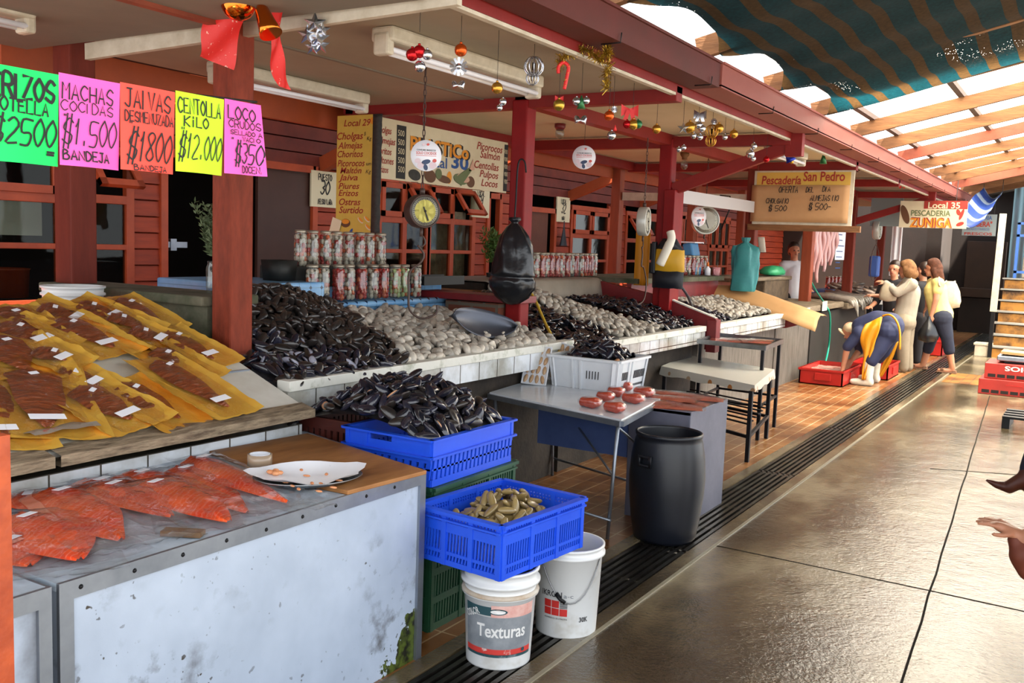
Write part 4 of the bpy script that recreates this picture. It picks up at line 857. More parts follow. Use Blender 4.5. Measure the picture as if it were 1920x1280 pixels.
# razor clams in the lower crate
li = MX.Translation((c2.x, c2.y, 0)) @ MX.Rotation(rr, 4, 'Z'); linv = li.inverted()
def in_l(x, y): p = linv @ V((x, y, 0)); return abs(p.x) < LX/2-.05 and abs(p.y) < LY/2-.05
def hz_l(x, y): p = linv @ V((x, y, 0)); return LCZ+.045+.17*max(0, 1-((p.x+.03)/.2)**2)*max(0, 1-((p.y-.05)/.3)**2)
heap('razor_clam_heap', None, 'razor clam', 'razor clams in the lower blue crate', [proto('razor_clam', 'r', 'olive brown razor clam piled in the lower blue crate', .085, .035, .026, 'razor')], ((c2.x-.35, c2.x+.35, c2.y-.35, c2.y+.35), in_l), hz_l, .047, 400, (LCZ+.02, .02), ['razor', 'razor'], 5, .5, bedlab='bed of razor clams filling the lower blue crate', meshes=[shell(.085, .035, .026, 'r')])
# ---------------------------------------------------------------- table with crate, packs and trays
mat('white_laminate', '#d9dde2', .16, col2='#c5cad0', ns=3); mat('pack_red', '#c8482a', .25, col2='#8d2410', ns=28, coat=.7, bump=.4, bs=40); mat('squid', '#c2604a', .3, col2='#8d2c1e', ns=11, amt=.9, coat=.6, bump=.3, bs=20, stretch=(1, 4, 1))
TZ = .715; tc_ = [PZ(918, 735, TZ), PZ(1165, 786, TZ), PZ(1248, 742, TZ), PZ(1035, 700, TZ)]
t = thing('table', 'folding table with glossy white top and thin metal legs', 'table', ((tc_[0]+tc_[2])/2).to_2d().to_3d())
b = MB(); b.prism([p-V((0, 0, .022)) for p in tc_], (0, 0, .022)); wpart(t, 'tabletop', b, 'white_laminate')
b = MB()
for i in range(4): b.bar(tc_[i]-V((0, 0, .025)), tc_[(i+1) % 4]-V((0, 0, .025)), .03, .03)
wpart(t, 'edge_frame', b, 'galv')
cn = sum((p for p in tc_), V())/4
for i in range(4):
    p = tc_[i].lerp(cn, .06); q = V((p.x, p.y, 0)).lerp(V((cn.x, cn.y, 0)), .12); b = MB(); b.tube([p-V((0, 0, .03)), q], .011, 8); wpart(t, 'leg', b, 'galv')
b = MB()
for i in (0, 2): a, c = tc_[i].lerp(cn, .12), tc_[(i+1) % 4].lerp(cn, .12); b.tube([V((a.x, a.y, .12)), V((c.x, c.y, .12))], .008, 6)
b.tube([tc_[1].lerp(cn, .1)-V((0, 0, .05)), V((*tc_[2].lerp(cn, .1).to_2d(), .3))], .007, 6); b.tube([V((*tc_[1].lerp(cn, .12).to_2d(), .38)), V((*cn.to_2d(), .5))], .007, 6); wpart(t, 'stretcher', b, 'galv')
for i, (px, py, r_, w) in enumerate([(1107, 757, .4, .12), (1152, 766, .3, .115), (1135, 746, .35, .1), (1155, 737, .4, .1), (1187, 749, .3, .125), (1207, 737, .3, .12), (1172, 727, .3, .09)]):
    p = PZ(px, py, TZ+.02); b = MB(); n = 16; prof = []
    b.ball((0, 0, .03), (1, 1, 1), 20); q_ = lambda a: math.copysign(abs(a)**.5, a); b.v = [V((q_(p_.x)*w*.56, q_(p_.y)*w*.33, max(0, .028+.03*(p_.z-.03)*(1+.15*math.sin(p_.x*7))))) for p_ in b.v]
    t = thing('seafood_pack', ['red seafood pack at the near left of the white table', 'red seafood pack nearest the table corner', 'red seafood pack second from the left, behind the first', 'small red seafood pack in the middle of the group', 'large red seafood pack in the middle of the group', 'red seafood pack nearest the grey box', 'red seafood pack farthest back by the white crate'][i], 'seafood', V((p.x, p.y, TZ+.001)), r_-.5)
    part(t, 'contents', b, 'pack_red'); b = MB(); b.ball((0, 0, .03), (1, 1, 1), 20); b.v = [V((q_(p_.x)*w*.62, q_(p_.y)*w*.37, max(.001, .03+.034*(p_.z-.03)))) for p_ in b.v]; part(t, 'film', b, 'pack_film')
b = MB(); q = [PZ(1165, 786, TZ), PZ(1248, 744, TZ), PZ(1222, 738, TZ), PZ(1140, 775, TZ)]; 
# white crate of mussels
wn = PZ(1157, 738, TZ); wr = PZ(1216, 722, TZ); d = wr-wn; wrz = math.atan2(d.y, d.x)-pi/2; WLX, WLY, WH = .5, .46, .2
ax = V((math.cos(wrz), math.sin(wrz), 0)); ay = V((-math.sin(wrz), math.cos(wrz), 0)); wc = wn-ax*(WLX/2+.0)+ay*(WLY/2)
t = thing('crate', 'white ventilated crate of mussels on the white table', 'crate', (wc.x, wc.y, TZ+.001), wrz); x, y = WLX/2, WLY/2
b = MB(); b.bb((-x+.02, -y+.02, 0), (x-.02, y-.02, .012)); part(t, 'floor_panel', b, 'crate_white')
for (p, q, gr) in (((-x, -y), (x, -y), ((.55, .72, 5),)), ((x, -y), (x, y), ((.12, .9, 20),)), ((x, y), (-x, y), ()), ((-x, y), (-x, -y), ())):
    P_ = lambda r, z, o=0: V((p[0]+(q[0]-p[0])*r, p[1]+(q[1]-p[1])*r, z))*1.0 if o == 0 else V(((p[0]+(q[0]-p[0])*r)*o, (p[1]+(q[1]-p[1])*r)*o, z))
    b = MB(); b.add([P_(0, 0, .93), P_(1, 0, .93), P_(1, WH, 1.02), P_(0, WH, 1.02), P_(0, 0, .9), P_(1, 0, .9), P_(1, WH, .985), P_(0, WH, .985)], [(0, 1, 2, 3), (4, 5, 6, 7), (0, 1, 5, 4), (2, 3, 7, 6), (0, 3, 7, 4), (1, 2, 6, 5)]); b.bar(P_(0, WH, 1.03), P_(1, WH, 1.03), .03, .016)
    for r in (.06, .36, .47, .94): b.bar(P_(r, 0, .94), P_(r, WH, 1.03), .03, .012)
    part(t, 'side_wall', b, 'crate_white')
    b = MB()
    for (r0, r1, n) in gr:
        for k in range(n):
            r = r0+(r1-r0)*k/(n-1); zc = (.35, .75); b.bar(P_(r, WH*.36, .97), P_(r+.004, WH*.62, .993), .006, .004)
            if n > 10: b.bar(P_(r, WH*.1, .943), P_(r+.002, WH*.18, .952), .006, .004)
    if gr: part(t, 'vent_slots', b, 'iron_black')
wi = (MX.Translation((wc.x, wc.y, 0)) @ MX.Rotation(wrz, 4, 'Z')).inverted()
def in_w(x, y): p = wi @ V((x, y, 0)); return abs(p.x) < WLX/2-.05 and abs(p.y) < WLY/2-.05
def hz_w(x, y): p = wi @ V((x, y, 0)); return TZ+.12+.17*max(0, 1-((p.x-.0)/.3)**2-((p.y-.02)/.28)**2)
heap('mussel_heap', None, 'mussel', 'mussels in the white crate', [proto('mussel', 'm', 'closed black mussel piled in the white crate on the table', .105, .048, .034, 'mussel', wt=.9), proto('mussel', 'o', 'opened mussel with orange flesh atop the white crate pile', .1, .05, .034, 'mussel', 'opened mussels in the white crate', 9)], ((wc.x-.4, wc.x+.4, wc.y-.4, wc.y+.4), in_w), hz_w, .046, 3, (TZ+.02, .02), ['mussel', 'heap_dark'], 8, .6, bedlab='dark bed of mussels in the white crate', meshes=MUSM)
# two trays of shellfish leaning on the white crate
mat('tray_white', '#e3e6ea', .4); mat('tray_meat', '#c9a877', .4, col2='#a8744a', ns=20, coat=.5)
for i, (px, py, lab) in enumerate([(1000, 722, 'left film-wrapped tray of shellfish leaning on the white crate'), (1045, 716, 'right film-wrapped tray of shellfish leaning on the white crate')]):
    p = PZ(px, py, TZ); t = thing('food_tray', lab, 'tray', p+V((0, 0, .003)), rot=(-.42, [.05, .28][i], .30)); b = MB(); w, h = .085, .27
    b.bb((-w, 0, 0), (w, .006, h)); 
    for a in (((-w, -.012, 0), (-w+.008, .006, h)), ((w-.008, -.012, 0), (w, .006, h)), ((-w, -.012, 0), (w, .006, .008)), ((-w, -.012, h-.008), (w, .006, h))): b.bb(*a)
    part(t, 'tray', b, 'tray_white', bevel=.003); b = MB()
    for r in range(4):
        for c in range(4): b.ball((-.057+.038*c+jit(.004), -.004, .04+.064*r), (.014, .009, .031), 8, R=MX.Rotation(jit(.25), 3, 'Y'))
    part(t, 'shellfish_meat', b, 'tray_meat', kind='stuff')
    b = MB(); b.sheet([[(-w-.004+(2*w+.008)*c/10, -.0165-.004*abs(noise.noise(V((c*.7, r*.5, i)))), (h+.02)*r/12) for c in range(11)] for r in range(13)]); part(t, 'film', b, 'pack_film')
# grey box with flat squid packs, black drum
mat('zinc', '#6b6c7c', .5, .2, col2='#565869', ns=3, amt=.9, bump=.05); mat('zinc_blue', '#4a5f94', .5, .1, col2='#3b4d7c', ns=3, amt=.9)
BZ = .69; t = thing('stall_box', 'grey zinc-clad box with flat squid packs on top', 'box', (-2.2, 5.6, 0))
b = MB(); b.bb((-2.36, 5.27, 0), (-1.965, 5.93, BZ)); wpart(t, 'body', b, 'zinc', bevel=.004)
b = MB(); b.bb((-3.0, 5.275, .36), (-2.365, 5.3, BZ)); wpart(t, 'side_panel', b, 'zinc_blue'); b = MB(); b.bb((-3.0, 5.3, BZ-.02), (-2.365, 5.93, BZ)); b.bb((-3.0, 5.27, BZ-.02), (-1.963, 5.275, BZ)); wpart(t, 'shelf_top', b, 'zinc')
for i in range(6):
    p = V((-2.12-.03*(i % 2)-.11*(i//3), 5.36+.19*(i % 3), BZ+.003+.008*(i//2))); b = MB(); w, h = .36, .17
    rows = [[V((-w/2+w*c/12, -h/2+h*r/6, .012*(1-abs(2*r/6-1)**3)*(1-abs(2*c/12-1)**5)+.003*noise.noise(V((c*.6, r*.8, i))))) for c in range(13)] for r in range(7)]
    b.sheet(rows); t = thing('squid_pack', ['flat red squid pack nearest the drum on the grey box', 'flat red squid pack in the middle of the grey box', 'flat squid pack at the far right corner of the grey box', 'flat squid pack behind, next to the white table', 'flat squid pack behind the middle one', 'flat squid pack at the back of the grey box'][i], 'squid', p, .25+jit(.2)); part(t, 'contents', b, 'squid')
    b = MB(); b.sheet([[q+V((q.x*.12, q.y*.2, .004+.005*abs(noise.noise(q*22)))) for q in r] for r in rows]); part(t, 'film', b, 'pack_film')
mat('drum', '#0e1118', .4, col2='#141823', ns=3, bump=.03); DC = V((-1.985, 5.0, 0))
t = thing('drum', 'black open plastic drum standing on the drain', 'drum', DC); pr = [(0, .008), (.165, 0), (.178, .02), (.195, .12), (.212, .28), (.215, .36), (.207, .48), (.19, .57), (.182, .592), (.190, .598), (.190, .615), (.180, .618), (.176, .605), (.20, .42), (.2, .3), (.165, .02), (0, .02)]
b = MB(); b.lathe(pr, 48); part(t, 'shell', b, 'drum'); a0 = math.atan2(-DC.y, -DC.x)-.62
b = MB(); band(b, -.035, .035, .44, .455, lift=.012); band(b, -.035, .035, .49, .505, lift=.012); band(b, -.04, -.028, .44, .505, lift=.012); band(b, .028, .04, .44, .505, lift=.012)
b.v = [V(((.205-p.y+.004)*math.cos(a0+p.x/.2), (.205-p.y+.004)*math.sin(a0+p.x/.2), p.z)) for p in b.v]; part(t, 'handle', b, 'drum', solid=.012)
# bench with patterned cloth, steel tray table
mat('iron_leg', '#1c1c22', .45, .5); m = mat('oilcloth', '#cfc9b8', .3, col2='#b8b4a6', ns=4); N, L = nodes(m); tc = N.new('ShaderNodeTexCoord'); vo = N.new('ShaderNodeTexVoronoi'); vo.inputs['Scale'].default_value = 9; vo.inputs['Randomness'].default_value = .25; L.new(tc.outputs['Object'], vo.inputs[0])
mx = N.new('ShaderNodeMixRGB'); L.new(maths('LESS_THAN', vo.outputs['Distance'], .24), mx.inputs[0]); mx.inputs[1].default_value = lin('#cfcdc4'); L.new(ramp(vo.outputs['Color'], [(.3, '#b5763c'), (.7, '#a9a08c')]), mx.inputs[2]); setcol(m, mx.outputs[0])
KZ = .62; k0 = PZ(1415, 722, KZ); k1 = PZ(1452, 692, KZ); k3 = PZ(1240, 686, KZ); k2 = k3+(k1-k0)*.9
t = thing('bench_table', 'low iron-legged table under a patterned oilcloth', 'table', ((k0+k2)/2).to_2d().to_3d()); cn = (k0+k1+k2+k3)/4
b = MB(); ps = [k0, k1, k2, k3]; out = [p+(p-cn).normalized()*.015 for p in ps]
b.add(ps, [(0, 1, 2, 3)], 0); low = [p-V((0, 0, .055+.02*(i % 2))) for i, p in enumerate(out)]
for i in range(4):
    a, c, n = ps[i], ps[(i+1) % 4], 14; al, cl = low[i], low[(i+1) % 4]; b.sheet([[a.lerp(c, k/n) for k in range(n+1)], [al.lerp(cl, k/n)+V((0, 0, .008*math.sin(k*1.3+i))) for k in range(n+1)]])
wpart(t, 'oilcloth', b, 'oilcloth'); b = MB(); b.prism([p.lerp(cn, .03)-V((0, 0, .035)) for p in ps], (0, 0, .03)); wpart(t, 'tabletop', b, 'iron_leg')
ft = []
for i, p in enumerate(ps):
    q = p.lerp(cn, .07); f = V((q.x, q.y, 0)); ft.append(f); b = MB(); b.bar(q-V((0, 0, .04)), f, .03, .03); wpart(t, 'leg', b, 'iron_leg')
b = MB()
for i in range(4): b.bar(ft[i]+V((0, 0, .2)), ft[(i+1) % 4]+V((0, 0, .2)), .025, .025)
for k in range(7): b.bar(ft[0].lerp(ft[1], k/6)+V((0, 0, .3)), ft[3].lerp(ft[2], k/6)+V((0, 0, .3)), .02, .012)
wpart(t, 'shelf_rack', b, 'iron_leg')
XZ = .83; x0 = PZ(1435, 650, XZ); x1 = PZ(1468, 637, XZ); x3 = PZ(1308, 637, XZ); x2 = x3+(x1-x0); cn = (x0+x2)/2
t = thing('tray_table', 'stainless tray table with flat pink packs, by the grey planks', 'table', cn.to_2d().to_3d()); ps = [x0, x1, x2, x3]
b = MB(); b.prism([p-V((0, 0, .03)) for p in ps], (0, 0, .008))
for i in range(4): b.bar(ps[i]-V((0, 0, .012)), ps[(i+1) % 4]-V((0, 0, .012)), .012, .042)
wpart(t, 'tray', b, 'steel')
for p in ps: q = p.lerp(cn, .08); b = MB(); b.bar(q-V((0, 0, .03)), V((q.x, q.y, 0)), .028, .028); wpart(t, 'leg', b, 'iron_leg')
b = MB(); 
for i in range(4): b.bar(V((*ps[i].lerp(cn, .08).to_2d(), .3)), V((*ps[(i+1) % 4].lerp(cn, .08).to_2d(), .3)), .02, .02)
wpart(t, 'stretcher', b, 'iron_leg')
for i in range(5):
    p = x3.lerp(x0, .22+.15*i)+(x1-x0)*.45; b = MB(); w, h = .2, .34; rows = [[V((-w/2+w*c/8, -h/2+h*r/8, .012*(1-abs(2*r/8-1)**3)+.004*noise.noise(V((c*.7, r*.6, i+9))))) for c in range(9)] for r in range(9)]; b.sheet(rows)
    t = thing('fish_pack', ['pink flat fish pack at the left end of the steel tray', 'second flat fish pack from the left on the steel tray', 'flat fish pack in the middle of the steel tray', 'fourth flat fish pack on the steel tray', 'flat fish pack at the right end of the steel tray'][i], 'fish', V((p.x, p.y, XZ-.018+.006*i)), .3+jit(.2)); part(t, 'contents', b, 'squid'); b = MB(); b.sheet([[q+V((q.x*.1, q.y*.1, .005)) for q in r] for r in rows]); part(t, 'film', b, 'pack_film')
# ================================================================ shellfish counters
mat('plank_grey', '#77716a', .7, col2='#4b463f', ns=5, amt=.9, bump=.3, stretch=(1, 7, .7)); mat('edge_white', '#d4d4cc', .5, col2='#8f9480', ns=9, thr=(.55, .75), bump=.1); mat('brick', '#6f3a26', .8, col2='#3d2a22', ns=6)
mat('paint_crimson', '#7d1a20', .45, col2='#5f1317', ns=5, bump=.05)
CX = -3.1
def counter(y0, y1, zt, lab, tile=True, back=-4.25, base='dark_wood'):
    t = thing('market_counter', lab, 'counter', (-3.6, (y0+y1)/2, 0)); b = MB(); b.bb((back, y0, 0), (CX-.12 if tile else CX-.09, y1, zt-.16)); wpart(t, 'base', b, base)
    b = MB(); b.bb((back, y0, zt-.16), (CX, y1, zt-.05)); wpart(t, 'tile_front', b, 'white_tile' if tile else base)
    b = MB(); b.bb((CX-.07, y0, zt-.05), (CX+.012, y1, zt)); wpart(t, 'front_board', b, 'edge_white', bevel=.004); return t
counter(3.13, 5.9, .98, 'white tiled counter of the mussel and clam heaps'); counter(5.97, 8.57, .93, 'white tiled counter past the crimson post'); counter(8.72, 11.28, .93, 'third tiled counter over grey planks', base='plank_grey')
# blue tiled shelf behind the heaps
m = mat('blue_tile', '#6f9dc8', .25); N, L = nodes(m); tc = N.new('ShaderNodeTexCoord'); sx = N.new('ShaderNodeSeparateXYZ'); L.new(tc.outputs['Object'], sx.inputs[0])
def tri(s, p, o=0.): return maths('ABSOLUTE', maths('SUBTRACT', maths('FRACT', maths('ADD', maths('MULTIPLY', s, 1/p), o)), .5))
def dots(p, w): u, v, x = tri(sx.outputs[1], p), tri(sx.outputs[2], p, .35), tri(sx.outputs[0], p); return maths('LESS_THAN', maths('ADD', u, maths('MULTIPLY', v, 1)), w), maths('LESS_THAN', maths('MINIMUM', u, v), .03)
d1, g1 = dots(.1, .14); mx = N.new('ShaderNodeMixRGB'); L.new(g1, mx.inputs[0]); L.new(ramp(noi(3), [(.35, '#5c94c6'), (.65, '#86b4da')]), mx.inputs[1]); mx.inputs[2].default_value = lin('#6590b0')
m2 = N.new('ShaderNodeMixRGB'); L.new(d1, m2.inputs[0]); L.new(mx.outputs[0], m2.inputs[1]); m2.inputs[2].default_value = lin('#18304e'); setcol(m, m2.outputs[0])
t = thing('tiled_shelf', 'blue tiled stepped shelf behind the clam heap', 'shelf', (-4.6, 5, 0))
b = MB(); b.bb((-5.0, 3.9, .6), (-4.22, 4.58, 1.35)); wpart(t, 'high_step', b, 'blue_tile', bevel=.012); b = MB(); b.bb((-5.0, 4.58, .6), (-4.2, 6.28, 1.21)); wpart(t, 'low_step', b, 'blue_tile'); b = MB(); b.tube([(-4.2, 4.58, 1.195), (-4.2, 6.28, 1.195)], .024, 10); wpart(t, 'rounded_edge', b, 'blue_tile')
b = MB(); b.bb((-5.0, 4.58, 1.21), (-4.52, 6.28, 1.30)); wpart(t, 'back_step', b, 'blue_tile', bevel=.01)
b = MB(); b.bb((-4.75, 4.52, 1.302), (-4.42, 5.62, 1.44)); mat('box_black', '#10120f', .6); solo('riser_box', 'black box step under the upper row of jars', 'box', b, 'box_black', bevel=.01)
b = MB(); c = PX(545, 516, -4.35)
t = thing('black_tub', 'black plastic tub at the left end of the jars', 'tub', (-4.45, c.y, 1.351)); b.lathe([(0, .003), (.1, 0), (.115, .13), (.107, .13), (.095, .01), (0, .01)], 4, R=MX.Rotation(pi/4, 3, 'Z')); part(t, 'tub', b, 'box_black')
b = MB(); b.bb((-4.5, 5.72, 1.302), (-4.28, 6.25, 1.345)); b.bb((-4.5, 5.72, 1.34), (-4.48, 6.25, 1.37)); b.bb((-4.3, 5.72, 1.34), (-4.28, 6.25, 1.37)); solo('black_tray', 'long black tray at the right end of the blue shelf', 'tray', b, 'box_black')
# jars
mat('j_white', '#c9c2b4', .4, col2='#9a8f80', ns=25); mat('j_orange', '#cf6a36', .4, col2='#a53f22', ns=20); mat('j_red', '#b3241c', .35, col2='#7d1414', ns=20); mat('j_green', '#8fae7c', .4, col2='#b7b27a', ns=15); mat('j_dark', '#6a6156', .5); film('jar_clear', '#eef1ee', .9, .03, .03, .05, 8); mat('jar_lid', '#b3a996', .35, .5, col2='#6f6a60', ns=20)
JC = {'mix': ['j_white', 'j_orange', 'j_dark', 'j_red'], 'red': ['j_red', 'j_orange', 'j_red', 'j_dark'], 'green': ['j_green', 'j_white', 'j_orange', 'j_green']}
def jar(kind, seed, lab, loc, group, lid=True):
    rnd = random.Random(seed); t = thing('preserve_jar', lab, 'jar', loc, rnd.uniform(0, 6), group); h, r = .235, .043
    b = MB(); b.lathe([(0, .002), (r*.94, 0), (r, .008), (r, h*.8), (r*.82, h*.88), (r*.8, h*.9), (r*.86, h*.93), (r*.86, h*.99), (r*.8, h)], 20); part(t, 'glass', b, 'jar_clear')
    b = MB(); z = .018
    while z < h*.84:
        for k in range(5):
            q = 2*pi*(k+rnd.random()*.6)/5; mi = rnd.choices((0, 1, 2, 3), (6, 1.6, 1.2, 1.6) if kind != 'red' else (5, 2, 3, .5))[0]; rr_ = r*.62
            b.ball((rr_*math.cos(q), rr_*math.sin(q), z), (.017, .016, rnd.uniform(.015, .024)), 8, mi, R=MX.Rotation(rnd.uniform(-.5, .5), 3, 'X'))
        z += .029
    b.lathe([(0, .008), (r*.62, .008), (r*.62, h*.86), (0, h*.86)], 12, m=2); part(t, 'contents', b, JC[kind], kind='stuff')
    if lid: b = MB(); b.lathe([(r*.88, h*.93), (r*.9, h*.94), (r*.9, h*1.0), (r*.5, h*1.012), (0, h*1.0)], 20); part(t, 'lid', b, 'jar_lid')
    return t
JP = {}
def jars(n, p0, p1, kinds, z, lab, group, seed):
    for k in range(n):
        kd = kinds[k % len(kinds)] if not isinstance(kinds, str) else kinds; key = (kd, k % 3); g = group+{'mix': '', 'red': ', red', 'green': ', green'}[kd]; q = V(p0).lerp(V(p1), k/max(1, n-1))+V((jit(.008), jit(.006), 0)); q.z = z
        l = lab % {'mix': 'mixed shellfish', 'red': 'red shellfish meat', 'green': 'pale green preserve'}[kd]
        if key in JP: dup(JP[key], q, (0, 0, jit(3)), l, g)
        else: JP[key] = jar(kd, seed*31+k, l, q, g)
pj = lambda px, py, x: PX(px, py, x)
jars(10, pj(584, 560, -4.3), pj(778, 552, -4.3), ['mix', 'mix', 'red', 'mix', 'red', 'mix', 'red', 'green', 'green', 'mix'], 1.222, 'glass jar of %s in the lower row on the blue shelf', 'jars in the lower row', 1)
jars(8, pj(562, 498, -4.5), pj(712, 495, -4.5), 'mix', 1.442, 'glass jar of %s in the upper row on the black box', 'jars in the upper row', 2)
# brick pier at the crimson post and its top board
b = MB(); b.bb((-4.15, 5.82, .82), (-3.68, 6.02, 1.2)); brick('brick_wall', '#6f3a26', '#5a2f20', '#5f564a', .22, .09, .012, ax='xz', rough=.8, offset=.5); solo('brick_pier', 'low brick pier beside the crimson post', 'pier', b, 'brick_wall')
b = MB(); b.bb((-4.4, 5.78, 1.21), (-3.5, 6.06, 1.26)); solo('pier_board', 'crimson board capping the low brick pier', 'board', b, 'paint_crimson', bevel=.005)
b = MB(); b.bb((-5.2, 6.32, 1.2), (-4.3, 7.2, 1.24)); solo('worktop', 'wet brown worktop behind the black bag', 'worktop', b, 'ply_brown'); 
# the heaps
YB = lambda x: 4.05+.55*(-3.15-x)/.95
def hz1(x, y):
    t_ = min(1, max(0, (-3.14-x)/1.0)); return .975+.36*t_**1.05*math.exp(-((y-3.95)/.9)**2 if y > 3.95 else -((3.95-y)/1.0)**2)+.04*noise.noise(V((x*4, y*4, 0)))*min(1, t_*5)
def hz2(x, y):
    t_ = min(1, max(0, (-3.14-x)/1.0)); return .97+.19*t_**.8*(1-.25*max(0, (y-5.2)))+.03*noise.noise(V((x*4, y*4, 5)))*min(1, t_*5)
in1 = lambda x, y: -4.17 < x < -3.11 and (3.15 if x > -3.7 else 3.31) < y < YB(x)+.05*math.sin(x*9) and not (abs(x+3.6) < .1 and abs(y-3.25) < .1); in2 = lambda x, y: -4.17 < x < -3.15 and YB(x)+.05*math.sin(x*9) <= y < (5.78 if x < -3.66 else 5.83)
MP = [proto('mussel', 'm', 'black mussel in the heap beside the clams, left of the first post', .105, .056, .038, 'mussel', wt=.7), proto('mussel', 'm', 'brownish mussel in the heap beside the clams, left of the first post', .1, .056, .036, 'mussel_brown', 'brownish mussels in the counter heap', .3), proto('mussel', 'o', 'opened mussel showing orange flesh in the heap beside the clams', .1, .055, .036, 'mussel_brown', 'opened mussels in the counter heap', .035), proto('mussel', 'n', 'empty mussel shell, pearly inside up, in the heap beside the clams', .09, .055, .03, 'mussel', 'empty shells in the counter heap', .11)]
for p in MP: p[1] = p[1].replace(', left of the first post', ' on the tiled counter')
heap('mussel_heap', None, 'mussel', 'mussels heaped on the tiled counter', MP, ((-4.2, -3.1, 3.14, 4.95), in1), hz1, .049, 160, (.9, .012), ['mussel_brown', 'heap_dark'], 11, .8, bedlab='mass of black mussels at the back of the counter heap', meshes=MUSM)
heap('clam_heap', None, 'clam', 'clams heaped on the tiled counter', [proto('clam', 'c', 'grey clam in the heap before the blue tiled shelf', .08, .068, .044, 'clam')], ((-4.2, -3.12, 3.9, 5.9), in2), hz2, .061, 300, (.9, .01), ['clam', 'heap_clam'], 12, .85, bedlab='mass of grey clams at the back of the counter heap', meshes=CLAM)
b = MB(); rows = []
for i in range(17):
    u = i/16; w = .105*math.sin(pi*u)**.55; rows.append([V((-.27+.54*u, w*(2*j/8-1), .035*(2*j/8-1)**2+.05*(2*u-1)**2)) for j in range(9)])
b.sheet(rows); mat('pewter', '#4b4f5a', .4, .6); p = PX(890, 632, -3.45); solo('scoop', 'dark metal scoop dish lying on edge on the clams', 'scoop', b, 'pewter', loc=V((-3.42, p.y, 1.10)), rot=(1.05, .16, 1.25), solid=.006)
# third stall: three heaps
def hz3(x, y):
    t_ = min(1, max(0, (-3.14-x)/1.05)); return .93+.37*t_**.9*(.35+.65*math.exp(-((y-6.75)/.75)**2))+.03*noise.noise(V((x*4, y*4, 9)))*min(1, t_*5)
A3 = lambda x: 6.35+.55*(x+4.2)/1.05*-1+.62; 
def sep3(x): return 6.55+.35*(x+3.13)/-1.0*-1 if False else 6.75-.35*(-3.13-x)
in3a = lambda x, y: -4.17 < x < -3.14 and 6.03 < y < sep3(x); in3b = lambda x, y: -4.17 < x < -3.14-.12*max(0, y-7.2) and sep3(x) <= y < 7.82-.1*(-3.13-x); in3c = lambda x, y: -4.17 < x < -3.2 and 7.85-.1*(-3.13-x) <= y < 8.55
heap('mussel_heap', None, 'mussel', None, MP, ((-4.2, -3.12, 6.0, 7.0), in3a), hz3, .05, 0, (.85, .012), ['mussel', 'heap_dark'], 21, .55, bedlab='heap of black mussels right of the black bag', meshes=MUSM)
heap('clam_heap', None, 'clam', None, MP, ((-4.2, -3.12, 6.2, 7.9), in3b), hz3, .061, 0, (.85, .012), ['clam', 'heap_clam'], 22, .55, bedlab='tall heap of grey clams right of the black bag', meshes=CLAM)
heap('mussel_heap', None, 'mussel', None, MP, ((-4.2, -3.12, 7.7, 8.58), in3c), lambda x, y: hz3(x, y)+.08*min(1, max(0, (-3.2-x)*2)), .052, 0, (.85, .012), ['mussel', 'heap_dark'], 23, .55, bedlab='heap of black mussels left of the crimson divider', meshes=MUSM)
hz4 = lambda x, y: .92+.2*min(1, max(0, (-3.14-x)/.9))
heap('mussel_heap', None, 'mussel', None, MP, ((-4.2, -3.12, 8.78, 9.75), lambda x, y: -3.9 < x < -3.22 and 8.78 < y < 9.65), hz4, .056, 0, (.85, .012), ['mussel', 'heap_dark'], 24, .55, bedlab='small heap of mussels right of the crimson divider', meshes=MUSM)
heap('clam_heap', None, 'clam', None, MP, ((-4.2, -3.12, 9.6, 11.2), lambda x, y: -3.9 < x < -3.25 and 9.7 < y < 11.1), hz4, .06, 0, (.85, .012), ['clam', 'heap_clam'], 25, .55, bedlab='small heap of clams below the brown paper', meshes=CLAM)
for p in MP+P1:
    if not p[3]:
        for ch in list(p[0].children): bpy.data.objects.remove(ch)
        bpy.data.objects.remove(p[0])
# back shelf of the third stall under a tarpaulin, jars on it
mat('tarp_grey', '#8d8579', .5, col2='#716a60', ns=3, bump=.15, bs=12); b = MB(); rows = []
for j in range(31):
    y = 6.6+2.05*j/30; w = .03*math.sin(j*.9)+.02*math.sin(j*2.1); rows.append([V((-4.95, y, 1.318)), V((-4.30, y, 1.318)), V((-4.25, y, 1.30)), V((-4.22+w*.3, y, 1.1)), V((-4.2+w*.5, y, .78))])
b.sheet(rows); solo('draped_shelf', 'back shelf draped in grey plastic sheet', 'shelf', b, 'tarp_grey', solid=.01)
b = MB(); b.bb((-4.9, 6.6, .7), (-4.32, 8.6, 1.3)); solo('shelf_core', 'dark back bench inside the grey sheet', 'bench', b, 'dark_wood')
jars(13, pj(1003, 522, -4.5), pj(1112, 520, -4.5), ['mix', 'red', 'mix', 'red', 'red', 'mix', 'red', 'mix', 'red', 'mix', 'red', 'red', 'mix'], 1.325, 'glass jar of %s in the row on the grey draped shelf', 'jars on the draped shelf', 3)
# hose and cloths
mat('hose_yellow', '#b99a2e', .45); mat('hose_grey', '#4f535a', .45); mat('hose_green', '#189a80', .4)
b = MB(); b.tube(smooth([PX(988, 540, -3.75), PX(1002, 560, -3.65), PX(1022, 605, -3.45), PX(1042, 645, -3.2), PX(1050, 662, -3.06)], 8), .011, 8); solo('hose', 'yellow hose draped over the mussels', 'hose', b, 'hose_yellow')
b = MB(); b.tube(smooth([PX(1272, 530, -3.65), PX(1292, 560, -3.5), PX(1308, 610, -3.2)], 8), .014, 8); solo('hose', 'grey hose hanging below the yellow and black bag', 'hose', b, 'hose_grey')
